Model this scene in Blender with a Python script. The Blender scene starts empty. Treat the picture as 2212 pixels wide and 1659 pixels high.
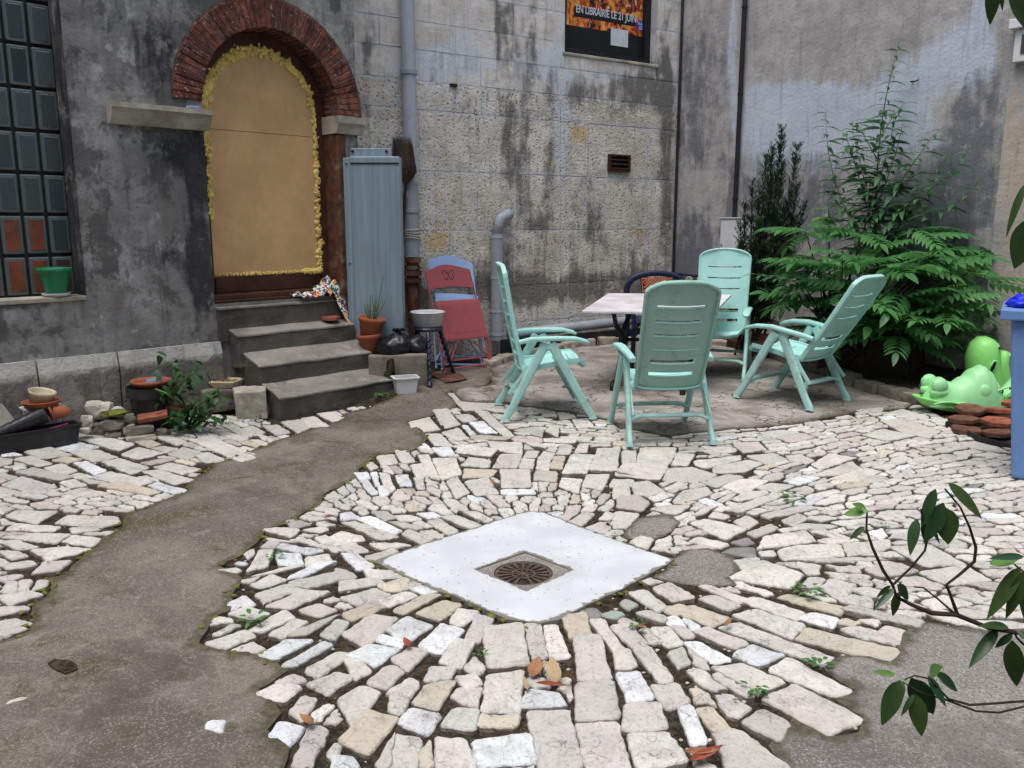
import bpy, bmesh, math, random
import numpy as np
from mathutils import Vector, Matrix, noise as mn
from mathutils.geometry import delaunay_2d_cdt
random.seed(7); rng = np.random.RandomState(7)
sc = bpy.context.scene; col = sc.collection
R = math.radians

# ---------------------------------------------------------------- camera, sky, sun, exposure
PF, PITCH, EYE, CX, CY = 1830.0, R(10.74), 1.55, 1106.0, 829.5
cam_d = bpy.data.cameras.new('camera'); cam = bpy.data.objects.new('camera', cam_d); col.objects.link(cam)
cam_d.sensor_width = 36; cam_d.lens = 36*PF/2212; cam_d.clip_start = 0.05; cam_d.clip_end = 200
cam.location = (0, 0, EYE); cam.rotation_euler = (R(90)-PITCH, 0, 0); sc.camera = cam
w = bpy.data.worlds.new('World'); sc.world = w; w.use_nodes = True
nt = w.node_tree; nt.nodes.clear()
sky = nt.nodes.new('ShaderNodeTexSky'); sky.sky_type = 'NISHITA'; sky.sun_disc = False
SUN_EL, SUN_AZ = R(72), R(215)
sky.sun_elevation = SUN_EL; sky.sun_rotation = SUN_AZ; sky.air_density = 1.0; sky.dust_density = 3.0; sky.ozone_density = 1.0
hs = nt.nodes.new('ShaderNodeHueSaturation'); hs.inputs['Saturation'].default_value = 0.66
bg = nt.nodes.new('ShaderNodeBackground'); bg.inputs['Strength'].default_value = 0.14
wo = nt.nodes.new('ShaderNodeOutputWorld')
nt.links.new(sky.outputs[0], hs.inputs['Color']); nt.links.new(hs.outputs[0], bg.inputs[0]); nt.links.new(bg.outputs[0], wo.inputs[0])
sd = bpy.data.lights.new('sun', 'SUN'); sun = bpy.data.objects.new('sun', sd); col.objects.link(sun)
sd.energy = 1.0; sd.angle = R(40); sd.color = (1.0, 0.975, 0.94)
sun.rotation_euler = (R(90)-SUN_EL, 0, -SUN_AZ+math.pi)
sc.view_settings.view_transform = 'Standard'; sc.view_settings.look = 'None'
sc.view_settings.gamma = 1; sc.view_settings.use_curve_mapping = False; sc.view_settings.exposure = 0.92
try:
    sc.cycles.max_bounces = 6; sc.cycles.transparent_max_bounces = 6; sc.cycles.use_denoising = True
except Exception: pass

# ---------------------------------------------------------------- surveying helpers (2212 x 1659 photo grid -> places in the yard)
cp, sp = math.cos(PITCH), math.sin(PITCH)
def zg(x, y): return .03*max(0.0, math.hypot(x-.1, y-3.6)-.9)+.12*math.exp(-((x+.92)**2+(y-7.25)**2)/.20)
def ray(px, py):
    a = (px-CX)/PF; b = -(py-CY)/PF
    return np.array([a, cp+b*sp, -sp+b*cp])
def gz(px, py, z=0.0):
    r = ray(px, py); t = (z-EYE)/r[2]
    return np.array([0, 0, EYE])+r*t
def gr(px, py, dz=0.0):
    r = ray(px, py); E0 = np.array([0, 0, EYE])
    t0 = (.5+dz-EYE)/r[2]; t1 = (-.02+dz-EYE)/r[2]; n = 40; a = t0
    def f(t): P = E0+r*t; return P[2]-zg(P[0], P[1])-dz
    for k in range(1, n+1):
        b = t0+(t1-t0)*k/n
        if f(b) <= 0: break
        a = b
    for k in range(18):
        c = (a+b)/2
        if f(c) > 0: a = c
        else: b = c
    return E0+r*b
def pixv(X, Y, Z):
    Z = Z-EYE; dep = Y*cp-Z*sp; up = Y*sp+Z*cp
    return CX+PF*X/dep, CY-PF*up/dep
def aty(px, py, y):
    r = ray(px, py); return np.array([0, 0, EYE])+r*(y/r[1])
class Wall:
    def __init__(s, o, az):
        s.o = np.array([o[0], o[1], 0.0]); s.d = np.array([math.sin(az), math.cos(az), 0]); s.n = np.array([s.d[1], -s.d[0], 0])
    def uz(s, px, py, off=0.0):
        r = ray(px, py); o = s.o+s.n*off
        t = np.dot(o-np.array([0, 0, EYE]), s.n)/np.dot(r, s.n); P = np.array([0, 0, EYE])+r*t
        return float(np.dot(P-s.o, s.d)), float(P[2])
    def at(s, u, off=0.0, z=0.0): return s.o+s.d*u+s.n*off+np.array([0, 0, z])
    def T(s, p): return s.at(p[0], p[1], p[2])
    def P(s, px, py, off=0.0):
        u, z = s.uz(px, py, off); return s.at(u, off, z)
    def lo(s, P): d = P-s.o; return float(d@s.d), float(d@s.n)
def vaz(xv): return math.atan((xv-CX)/PF*cp)
L = Wall(gr(470, 885), vaz(2950))
LEND = L.uz(778, 500)[0]
S = Wall(L.at(LEND), vaz(3850))
S = Wall(S.at(0, -.7), vaz(3850))
SEND = S.uz(1455, 500)[0]
W = Wall(S.at(SEND), math.pi+vaz(-220))

# ---------------------------------------------------------------- materials
class N:
    def __init__(s, name, rough=.85, spec=.3):
        s.m = bpy.data.materials.new(name); s.m.use_nodes = True; s.t = s.m.node_tree
        s.b = s.t.nodes['Principled BSDF']; s.b.inputs['Roughness'].default_value = rough
        s.b.inputs['Specular IOR Level'].default_value = spec
        s._obj = None
    def n(s, typ): return s.t.nodes.new('ShaderNode'+typ)
    def ln(s, a, b): s.t.links.new(a, b)
    def put(s, v, sock):
        if isinstance(v, bpy.types.NodeSocket): s.ln(v, sock)
        elif v is not None:
            if isinstance(v, tuple) and len(v) == 3 and sock.type == 'RGBA': v = (*v, 1)
            sock.default_value = v
    def pos(s, scale=(1, 1, 1), obj=False):
        if obj: o = s.n('TexCoord').outputs['Object']
        else: o = s.n('NewGeometry').outputs['Position']
        mp = s.n('Mapping'); s.ln(o, mp.inputs[0]); mp.inputs['Scale'].default_value = scale
        return mp.outputs[0]
    def noise(s, scale, detail=4, vec=None, dist=0.0, rough=.55):
        k = s.n('TexNoise'); k.inputs['Scale'].default_value = scale; k.inputs['Detail'].default_value = detail
        k.inputs['Distortion'].default_value = dist; k.inputs['Roughness'].default_value = rough
        s.ln(vec if vec else s.pos(), k.inputs['Vector']); return k.outputs['Fac']
    def vor(s, scale, vec=None, feature='F1', out='Distance', rnd=1.0):
        k = s.n('TexVoronoi'); k.feature = feature; k.inputs['Scale'].default_value = scale
        k.inputs['Randomness'].default_value = rnd
        s.ln(vec if vec else s.pos(), k.inputs['Vector']); return k.outputs[out]
    def mp(s, v, a, b, c=0.0, d=1.0):
        k = s.n('MapRange'); k.interpolation_type = 'SMOOTHSTEP'; s.put(v, k.inputs[0])
        for i, x in enumerate((a, b, c, d)): k.inputs[i+1].default_value = x
        return k.outputs[0]
    def mix(s, f, a, b, mode='MIX'):
        k = s.n('Mix'); k.data_type = 'RGBA'; k.blend_type = mode
        s.put(f, k.inputs[0]); s.put(a, k.inputs[6]); s.put(b, k.inputs[7]); return k.outputs[2]
    def math(s, op, a, b=None):
        k = s.n('Math'); k.operation = op; s.put(a, k.inputs[0])
        if b is not None: s.put(b, k.inputs[1])
        return k.outputs[0]
    def attr(s, name):
        k = s.n('Attribute'); k.attribute_name = name; return k
    def sep(s, c):
        k = s.n('SeparateColor'); s.ln(c, k.inputs[0]); return k.outputs
    def bump(s, h, strength=.4, dist=.01, prev=None):
        k = s.n('Bump'); k.inputs['Strength'].default_value = strength; k.inputs['Distance'].default_value = dist
        s.ln(h, k.inputs['Height'])
        if prev: s.ln(prev, k.inputs['Normal'])
        return k.outputs[0]
    def done(s, color, bump=None, rough=None, metal=None):
        s.put(color, s.b.inputs['Base Color'])
        if bump: s.ln(bump, s.b.inputs['Normal'])
        if rough is not None: s.put(rough, s.b.inputs['Roughness'])
        if metal is not None: s.put(metal, s.b.inputs['Metallic'])
        return s.m
MAT = {}
def simple(name, c, rough=.7, var=.25, scale=12, bump=.2, bs=60, spec=.3, metal=0.0, dirt=None, dfac=.5, obj=True, sheen=0):
    k = N(name, rough, spec)
    v = k.pos(obj=obj)
    n1 = k.noise(scale, 5, v); n2 = k.noise(scale*7, 3, v)
    d = tuple(x*(1-var) for x in c); l = tuple(min(1, x*(1+var*.6)) for x in c)
    cc = k.mix(k.mp(n1, .3, .7), d, l)
    if dirt: cc = k.mix(k.math('MULTIPLY', k.mp(k.noise(scale*.6, 6, v, .5), .5, .72), dfac), cc, dirt)
    cc = k.mix(k.mp(n2, .35, .7, 0, .18), cc, tuple(x*.6 for x in c))
    MAT[name] = k.done(cc, k.bump(k.noise(bs, 4, v), bump, .004), metal=metal)
    return MAT[name]

def wall_material(name, base, light, dark, blue, ochre, pits=0.0, warm=None, grain=1.0, blot=0.0):
    k = N(name, .93, .15)
    a = k.sep(k.attr('stain').outputs['Color']); R_, G_, B_ = a[0], a[1], a[2]
    st = k.pos((1, 1, .22)); st2 = k.pos((1, 1, .08))
    n_big = k.noise(1.7, 7, None, .15, .62); n_mid = k.noise(6, 7, None, .1, .66); n_f = k.noise(34, 5); n_ff = k.noise(150, 3)
    n_st = k.noise(9, 6, st, .3, .65); n_st2 = k.noise(22, 4, st2)
    c = k.mix(k.mp(n_big, .35, .65), base, light)
    c = k.mix(k.mp(n_mid, .38, .64, 0, .55), c, tuple(x*.7 for x in base))
    if warm: c = k.mix(k.mp(k.noise(2.6, 5, None, .6), .5, .68, 0, .8), c, warm)
    if blot:
        nb_ = k.noise(2.6, 10, k.pos((1, 1, .8)), .25, .70); c = k.mix(k.mp(nb_, .53, .585, 0, blot), c, tuple(x*.42 for x in base)); c = k.mix(k.mp(nb_, .43, .36, 0, blot), c, tuple(x*1.25 for x in light))
        c = k.mix(k.mp(k.noise(9, 9, None, .1, .72), .56, .60, 0, blot*.7), c, tuple(x*.5 for x in base))
    o = k.mp(k.math('ADD', B_, k.math('MULTIPLY', k.math('SUBTRACT', n_mid, .5), 1.6)), .35, .75)
    c = k.mix(o, c, ochre)
    bl = k.mp(k.math('ADD', G_, k.math('MULTIPLY', k.math('SUBTRACT', n_st, .5), 1.9)), .3, .85)
    c = k.mix(k.math('MULTIPLY', bl, .9), c, blue)
    AL = k.attr('stain').outputs['Alpha']
    ja = k.mp(k.math('ADD', AL, k.math('MULTIPLY', k.math('SUBTRACT', k.noise(13, 8, None, .3, .7), .5), 1.5)), .42, .78)
    c = k.mix(k.math('MULTIPLY', ja, .66), c, tuple(.55*x+.45*y for x, y in zip(blue, base)))
    dk = k.math('ADD', R_, k.math('ADD', k.math('MULTIPLY', k.math('SUBTRACT', n_st, .5), 1.5), k.math('MULTIPLY', k.math('SUBTRACT', n_mid, .5), 1.2)))
    c = k.mix(k.math('MULTIPLY', k.mp(dk, .25, .85), .9), c, dark)
    c = k.mix(k.mp(n_st2, .52, .75, 0, .3), c, tuple(x*.55 for x in dark))
    c = k.mix(k.mp(n_f, .55, .75, 0, .35*grain), c, tuple(x*.6 for x in base))
    c = k.mix(k.mp(n_ff, .6, .78, 0, .4*grain), c, light)
    c = k.mix(k.mp(k.noise(4.1, 9, None, .2, .72), .58, .64, 0, .4), c, light)
    b = k.bump(n_mid, .5, .02); b = k.bump(n_f, .55, .008, b)
    if pits:
        v = k.vor(26, k.pos((1, 1, 1)))
        pm = k.math('MULTIPLY', k.mp(v, .12, .34, 0, 1), 1.0)
        c = k.mix(k.math('MULTIPLY', k.mp(v, .14, .28, .85*pits, 0), k.mp(k.noise(5, 4), .42, .6)), c, tuple(x*.30 for x in base))
        c = k.mix(k.mp(k.noise(48, 6, None, .2, .7), .50, .66, 0, .55*pits), c, tuple(x*.5 for x in base))
        b = k.bump(pm, 1.0*pits, .016, b)
        b = k.bump(k.noise(45, 6), 1.0*pits, .016, b)
    MAT[name] = k.done(c, b); return MAT[name]

wall_material('house_plaster', (.205, .203, .197), (.36, .355, .345), (.03, .03, .033), (.42, .44, .46), (.30, .27, .22), warm=(.17, .165, .15), blot=.8)
wall_material('limestone_block', (.64, .59, .51), (.82, .78, .70), (.145, .135, .125), (.60, .64, .70), (.62, .47, .26), pits=.8, warm=(.52, .47, .39), blot=.16)
wall_material('limestone_smooth', (.66, .615, .55), (.82, .79, .73), (.135, .13, .12), (.60, .65, .71), (.62, .48, .28), pits=.12, warm=(.50, .46, .41), blot=.15)
wall_material('mortar', (.46, .46, .45), (.58, .58, .58), (.12, .12, .12), (.58, .62, .68), (.5, .42, .3))
wall_material('yard_plaster', (.38, .365, .355), (.47, .455, .445), (.14, .15, .17), (.50, .56, .65), (.47, .40, .33), grain=.7, blot=.12)
wall_material('plinth_stone', (.20, .19, .165), (.32, .30, .265), (.05, .047, .042), (.50, .49, .46), (.26, .21, .09), pits=.2, blot=.5)

def stone_material():
    k = N('cobble_stone', .8, .25)
    a = k.attr('col'); c = a.outputs['Color']; e = a.outputs['Alpha']
    n1 = k.noise(14, 6, None, .5, .6); n2 = k.noise(70, 5); n3 = k.noise(5, 3)
    st = k.noise(30, 4, k.pos((1, .3, 1)), 1.2)
    c = k.mix(k.mp(n1, .40, .7, 0, .40), c, (.40, .37, .325))
    c = k.mix(k.mp(n3, .48, .68, 0, .45), c, (.42, .41, .41))
    c = k.mix(k.mp(n2, .52, .70, 0, .55), c, (.30, .265, .23))
    c = k.mix(k.mp(st, .57, .63, 0, .22), c, (.24, .20, .16))
    c = k.mix(k.mp(k.noise(230, 2), .62, .7, 0, .45), c, (.13, .11, .09))
    crk = k.n('TexVoronoi'); crk.feature = 'DISTANCE_TO_EDGE'; crk.inputs['Scale'].default_value = 3.8
    nz_ = k.n('TexNoise'); nz_.inputs['Scale'].default_value = 9; nz_.inputs['Detail'].default_value = 5; k.ln(k.pos(), nz_.inputs['Vector'])
    mxx = k.n('Mix'); mxx.data_type = 'RGBA'; mxx.blend_type = 'LINEAR_LIGHT'; mxx.inputs[0].default_value = .22; k.ln(k.pos((1, .6, 1)), mxx.inputs[6]); k.ln(nz_.outputs['Color'], mxx.inputs[7]); k.ln(mxx.outputs[2], crk.inputs['Vector'])
    cr = k.math('MULTIPLY', k.mp(crk.outputs[0], 0.0, .012, 1, 0), k.mp(n3, .42, .6)); c = k.mix(k.math('MULTIPLY', cr, .45), c, (.14, .115, .09))
    ee = k.mp(k.math('ADD', e, k.math('MULTIPLY', k.math('SUBTRACT', n1, .5), 1.3)), .35, .95)
    c = k.mix(k.math('MULTIPLY', ee, .82), c, (.13, .105, .08))
    b = k.bump(n1, .8, .02); b = k.bump(n2, .6, .006, b); b = k.bump(k.math('SUBTRACT', 1.0, cr), .6, .01, b)
    MAT['cobble'] = k.done(c, b)
stone_material()
def concrete_material(name, base, light, dark, moss, mossf, agg, crack=0.0, edge=True):
    k = N(name, .9, .25)
    n1 = k.noise(1.5, 6, None, .6, .6); n2 = k.noise(5, 5, None, .3); sp1 = k.vor(95, None, 'F1', 'Color'); spd = k.vor(95)
    s = k.sep(sp1)
    c = k.mix(k.mp(n1, .38, .62), base, dark); c = k.mix(k.mp(n2, .55, .75, 0, .5), c, light)
    c = k.mix(k.mp(k.noise(3.1, 6, None, .8, .65), .52, .66, 0, mossf), c, moss)
    ag = k.math('MULTIPLY', k.mp(s[0], .45, .6), k.mp(spd, .45, .2))
    c = k.mix(k.math('MULTIPLY', ag, agg), c, k.mix(k.mp(s[1], .40, .60), tuple(x*1.2 for x in light), tuple(x*.38 for x in base)))
    sq = k.sep(k.vor(170, None, 'F1', 'Color')); c = k.mix(k.math('MULTIPLY', k.mp(sq[0], .5, .7), agg*.6), c, k.mix(k.mp(sq[1], .45, .55), tuple(x*1.1 for x in light), tuple(x*.4 for x in base)))
    c = k.mix(k.math('MULTIPLY', k.mp(k.vor(44, None, 'F1', 'Distance'), .15, .10, 0, .55), k.mp(k.noise(16, 5), .56, .66)), c, (.36, .33, .29))
    c = k.mix(k.mp(k.noise(1.3, 9, None, .5, .70), .52, .62, 0, .5), c, tuple(x*.62 for x in dark)); c = k.mix(k.mp(k.noise(15, 8, None, .6, .7), .55, .68, 0, .5), c, light)
    c = k.mix(k.mp(k.noise(210, 2), .55, .7, 0, .5), c, tuple(x*.45 for x in base))
    if edge: eg = k.mp(k.math('ADD', k.attr('col').outputs['Alpha'], k.math('MULTIPLY', k.math('SUBTRACT', k.noise(12, 7, None, .3, .7), .5), 1.5)), .35, .8)
    if edge: c = k.mix(k.math('MULTIPLY', eg, .75), c, k.mix(k.mp(k.noise(40, 4), .4, .6), (.05, .04, .028), (.10, .095, .045)))
    b = k.bump(n2, .4, .03); b = k.bump(k.noise(120, 4), .8, .006, b)
    if crack:
        v = k.n('TexVoronoi'); v.feature = 'DISTANCE_TO_EDGE'; v.inputs['Scale'].default_value = 2.2
        nz = k.n('TexNoise'); nz.inputs['Scale'].default_value = 4; nz.inputs['Detail'].default_value = 6
        k.ln(k.pos(), nz.inputs['Vector'])
        mx = k.n('Mix'); mx.data_type = 'RGBA'; mx.blend_type = 'LINEAR_LIGHT'; mx.inputs[0].default_value = .35
        k.ln(k.pos(), mx.inputs[6]); k.ln(nz.outputs['Color'], mx.inputs[7]); k.ln(mx.outputs[2], v.inputs['Vector'])
        cr = k.mp(v.outputs[0], 0.0, .02, 1, 0)
        c = k.mix(k.math('MULTIPLY', cr, crack), c, (.06, .05, .04)); b = k.bump(k.math('SUBTRACT', 1.0, cr), .6, .02, b)
    MAT[name] = k.done(c, b)
concrete_material('path_concrete', (.205, .180, .152), (.31, .28, .245), (.115, .099, .082), (.080, .072, .032), .9, .6)
concrete_material('patch_concrete', (.25, .235, .215), (.34, .325, .305), (.17, .158, .145), (.15, .13, .10), .25, .95)
concrete_material('terrace_concrete', (.37, .345, .315), (.56, .535, .50), (.19, .165, .14), (.15, .11, .08), .5, .12, 1.0)
concrete_material('drain_concrete', (.27, .25, .225), (.38, .36, .335), (.17, .155, .14), (.12, .10, .08), .3, .8, edge=False)
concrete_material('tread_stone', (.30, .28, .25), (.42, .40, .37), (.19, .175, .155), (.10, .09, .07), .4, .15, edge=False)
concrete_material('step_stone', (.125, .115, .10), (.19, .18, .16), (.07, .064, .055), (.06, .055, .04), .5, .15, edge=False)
def soil():
    k = N('soil', .95, .1)
    n = k.noise(30, 5); c = k.mix(k.mp(n, .35, .7), (.022, .018, .013), (.075, .058, .04))
    c = k.mix(k.mp(k.noise(4, 5), .55, .7, 0, .5), c, (.045, .048, .018))
    c = k.mix(k.mp(k.vor(70), .22, .12, 0, .8), c, (.19, .15, .11))
    MAT['soil'] = k.done(c, k.bump(n, 1.0, .02))
soil()
def slab():
    k = N('white_slab', .8, .25)
    n = k.noise(60, 3); sp_ = k.vor(24, None, 'F1', 'Distance')
    c = k.mix(k.mp(k.noise(3, 5), .35, .7), (.52, .55, .575), (.63, .66, .68))
    c = k.mix(k.mp(k.math('ADD', sp_, k.math('MULTIPLY', n, .06)), .155, .12, 0, .9), c, (.16, .15, .14))
    c = k.mix(k.mp(k.noise(9, 8, None, .3, .7), .62, .70, 0, .5), c, (.42, .40, .38)); c = k.mix(k.mp(k.noise(2.2, 7, None, .2, .65), .50, .68, 0, .35), c, (.44, .44, .43))
    a = k.attr('col').outputs['Alpha']
    e = k.mp(k.math('ADD', a, k.math('MULTIPLY', k.math('SUBTRACT', k.noise(25, 5), .5), 1.2)), .62, .8)
    c = k.mix(e, c, (.20, .185, .16))
    MAT['white_slab'] = k.done(c, k.bump(k.noise(20, 6), .25, .01))
slab()
def brick():
    k = N('arch_brick', .85, .2)
    a = k.attr('col').outputs['Color']
    c = k.mix(k.mp(k.noise(18, 6, None, .4), .35, .7), a, (.055, .028, .024))
    c = k.mix(k.mp(k.noise(26, 6, None, 1.0, .7), .60, .66, 0, .85), c, (.50, .45, .42))
    MAT['arch_brick'] = k.done(c, k.bump(k.noise(40, 5), .6, .01))
brick()
def plastic(name, c, dirt=(.22, .27, .2), df=.35, rough=.42):
    k = N(name, rough, .4); v = k.pos(obj=True)
    cc = k.mix(k.mp(k.noise(3, 4, v), .35, .7), c, tuple(x*.9 for x in c))
    cc = k.mix(k.math('MULTIPLY', k.mp(k.noise(7, 7, v, .8, .7), .48, .75), df), cc, dirt)
    cc = k.mix(k.mp(k.noise(90, 2, v), .66, .74, 0, .35), cc, dirt)
    MAT[name] = k.done(cc, k.bump(k.noise(9, 2, v), .05, .01), k.mp(k.noise(11, 3, v), .3, .7, rough-.08, rough+.2))
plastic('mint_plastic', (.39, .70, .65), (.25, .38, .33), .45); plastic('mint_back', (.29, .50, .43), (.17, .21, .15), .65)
plastic('mint_leg', (.37, .62, .58), (.22, .26, .20), .65)
plastic('navy_plastic', (.012, .018, .06), (.05, .05, .06), .3); plastic('blue_bin', (.15, .28, .58), (.20, .30, .50), .5, .5)
plastic('royal_blue', (.004, .02, .62), (.01, .02, .3), .2, .35)
plastic('green_toy', (.28, .74, .20), (.20, .35, .12), .35, .38); plastic('mint_toy', (.33, .73, .34), (.22, .4, .2), .35, .38)
plastic('green_pot', (.01, .20, .09), (.02, .07, .04), .5, .35); plastic('white_plastic', (.66, .67, .68), (.35, .33, .28), .4, .4)
plastic('black_plastic', (.018, .018, .02), (.06, .055, .05), .5, .45); plastic('bag_plastic', (.012, .014, .018), (.03, .03, .03), .2, .22)
plastic('grey_pvc', (.33, .36, .40), (.18, .17, .16), .45, .5); plastic('grey_pvc_light', (.42, .46, .52), (.24, .25, .26), .45, .5)
plastic('cream_pot', (.55, .48, .33), (.25, .21, .14), .4, .5); plastic('cream_tray', (.75, .66, .48), (.4, .33, .2), .25, .35)
plastic('red_metal', (.33, .075, .085), (.17, .06, .06), .5, .55); plastic('sky_metal', (.30, .45, .75), (.25, .3, .4), .4, .5)
plastic('terracotta', (.36, .11, .05), (.16, .08, .05), .6, .75); plastic('orange_plastic', (.80, .24, .07), (.4, .15, .08), .3, .5)
plastic('white_paint', (.72, .73, .74), (.4, .4, .38), .3, .5); plastic('pink_plastic', (.6, .03, .2), (.2, .02, .08), .3, .4)
plastic('black_metal', (.012, .013, .016), (.05, .035, .025), .5, .5); plastic('navy_paint', (.015, .022, .055), (.05, .05, .06), .4, .3)
simple('brown_wood', (.075, .03, .018), .55, .35, 5, .2); simple('dark_wood', (.05, .026, .017), .7, .4, 6, .4)
simple('red_tile', (.30, .10, .06), .85, .4, 15, .5, dirt=(.12, .09, .06)); simple('dark_tile', (.15, .07, .045), .9, .4, 15, .5, dirt=(.07, .06, .04))
simple('rust', (.13, .055, .03), .85, .45, 14, .6, 40, dirt=(.32, .27, .22), obj=False); simple('rust_dark', (.05, .018, .01), .8, .4, 20, .5)
simple('board_tan', (.66, .42, .20), .7, .14, 2.2, .15, 30, dirt=(.48, .28, .12)); simple('foam', (.92, .68, .20), .8, .30, 9, .8, 35)
simple('glass_inner', (.035, .045, .055), .3, .4, 4, .1); simple('glass_orange', (.30, .06, .015), .3, .4, 3, .1); simple('glass_mortar', (.05, .05, .046), .8)
simple('rubble', (.40, .35, .28), .9, .45, 9, .9, 30, dirt=(.14, .12, .09)); simple('pale_rock', (.58, .54, .46), .9, .35, 8, .9, 30)
simple('kerb_stone', (.20, .18, .15), .9, .4, 10, .9, 30, dirt=(.09, .085, .06)); simple('moss', (.14, .16, .03), .95, .5, 22, 1.0, 60)
simple('bark', (.045, .032, .026), .85, .4, 20, .6); simple('green_stem', (.10, .17, .05), .7, .3, 9); simple('planter_wood', (.055, .036, .024), .85, .4, 4, .5)
simple('ledge_stone', (.45, .42, .34), .9, .3, 7, .6, 30, dirt=(.10, .09, .075)); simple('iron_grate', (.10, .07, .055), .7, .4, 30, .6, 80, dirt=(.20, .16, .12))
simple('black_void', (.004, .004, .004), .9); simple('frame_black', (.012, .015, .02), .4, .2); simple('paper', (.62, .68, .72), .7, .1)
simple('twigs', (.11, .075, .055), .9, .4, 40); simple('string', (.6, .55, .45), .9); simple('marble', (.66, .64, .66), .45, .2, 5, .15, 40, dirt=(.3, .28, .28))
simple('butts', (.42, .20, .09), .9, .5, 60); simple('dry_leaf', (.33, .16, .08), .7, .4, 20, .3); simple('red_leaf', (.30, .07, .04), .6, .4, 20)
simple('tan_leaf', (.42, .31, .18), .7, .3, 20, .2)
simple('brick_mortar', (.10, .075, .065), .95, .5, 20, .8, 50, dirt=(.30, .27, .25))
def galvanised():
    k = N('galvanised', .42, .5); v = k.pos((9, 9, .25)); n = k.noise(3, 5, v)
    c = k.mix(k.mp(n, .3, .7), (.23, .31, .36), (.33, .42, .48)); c = k.mix(k.mp(k.noise(2.4, 5), .5, .7, 0, .5), c, (.22, .27, .30))
    MAT['galvanised'] = k.done(c, k.bump(k.noise(8, 3), .08, .01), None, .35)
galvanised()
def leafm(name, top, tip, trans=.3, rough=.45):
    k = N(name, rough, .4); v = k.pos(obj=True)
    oi = k.n('ObjectInfo').outputs['Random']
    c = k.mix(oi, top, tip); c = k.mix(k.mp(k.noise(30, 3, v), .35, .7, 0, .4), c, tuple(x*.55 for x in top))
    k.b.inputs['Transmission Weight'].default_value = 0
    tr = k.n('BsdfTranslucent'); k.ln(c, tr.inputs[0]); ms = k.n('MixShader'); ms.inputs[0].default_value = trans
    out = [q for q in k.t.nodes if q.type == 'OUTPUT_MATERIAL'][0]
    k.done(c); k.ln(k.b.outputs[0], ms.inputs[1]); k.ln(tr.outputs[0], ms.inputs[2]); k.ln(ms.outputs[0], out.inputs[0])
    MAT[name] = k.m
leafm('sumac_leaf', (.065, .21, .065), (.12, .33, .10), .42); leafm('young_leaf', (.13, .30, .05), (.17, .36, .07))
leafm('butterfly_leaf', (.07, .18, .085), (.12, .28, .12), .42); leafm('laurel_leaf', (.02, .075, .03), (.07, .12, .03), .25, .3)
leafm('conifer_leaf', (.035, .065, .03), (.07, .10, .05), .2, .7); leafm('weed_leaf', (.06, .20, .04), (.10, .27, .06)); leafm('pot_leaf', (.03, .10, .03), (.06, .17, .05))
def cloth():
    k = N('floral_cloth', .9, .1); v = k.pos(obj=True)
    nzc = k.n('TexNoise'); nzc.inputs['Scale'].default_value = 20; k.ln(v, nzc.inputs['Vector']); mc = k.n('Mix'); mc.data_type = 'RGBA'; mc.blend_type = 'LINEAR_LIGHT'; mc.inputs[0].default_value = .06; k.ln(v, mc.inputs[6]); k.ln(nzc.outputs['Color'], mc.inputs[7]); v = mc.outputs[2]
    vo = k.vor(36, v, 'F1', 'Color'); s = k.sep(vo); d = k.vor(36, v)
    c = k.mix(k.mp(s[0], .3, .31), (.75, .76, .78), (.02, .05, .25)); c = k.mix(k.mp(s[1], .55, .56), c, (.03, .10, .05))
    c = k.mix(k.mp(s[2], .74, .75), c, (.75, .45, .05)); c = k.mix(k.mp(s[0], .87, .88), c, (.65, .08, .04))
    c = k.mix(k.mp(d, .60, .64), c, (.78, .79, .8)); MAT['floral_cloth'] = k.done(c)
cloth()
def poster():
    k = N('poster_print', .35, .4)
    n = k.noise(7, 5, k.pos((1, 1, .8)), 1.6, .6); n2 = k.noise(11, 4, k.pos((1, 1, .5)), 1.5)
    c = k.mix(k.mp(n, .42, .52), (.02, .012, .01), (.55, .09, .02)); c = k.mix(k.mp(n, .53, .62), c, (.80, .36, .06))
    c = k.mix(k.mp(n2, .60, .68), c, (.80, .74, .50)); c = k.mix(k.mp(n2, .36, .30), c, (.03, .10, .10))
    MAT['poster_print'] = k.done(c)
poster()
def glassb():
    k = N('glass_block', .12, .8); v = k.pos((1, 1, 1))
    rib = k.n('TexWave'); rib.inputs['Scale'].default_value = 40; rib.bands_direction = 'X'; k.ln(k.pos(obj=True), rib.inputs['Vector'])
    MAT['glass_block'] = k.done(k.mix(k.n('ObjectInfo').outputs['Random'], (.03, .04, .045), (.085, .105, .11)), k.bump(rib.outputs['Fac'], .5, .004))
    k2 = N('glass_block_orange', .15, .7)
    c = k2.mix(k2.mp(k2.noise(3.3, 3), .35, .65), (.06, .04, .035), (.26, .075, .035))
    rib = k2.n('TexWave'); rib.inputs['Scale'].default_value = 40; k2.ln(k2.pos(obj=True), rib.inputs['Vector'])
    MAT['glass_block_orange'] = k2.done(c, k2.bump(rib.outputs['Fac'], .5, .004))
    k3 = N('glass_edge', .15, .8); MAT['glass_edge'] = k3.done((.10, .125, .12))
glassb()

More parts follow.
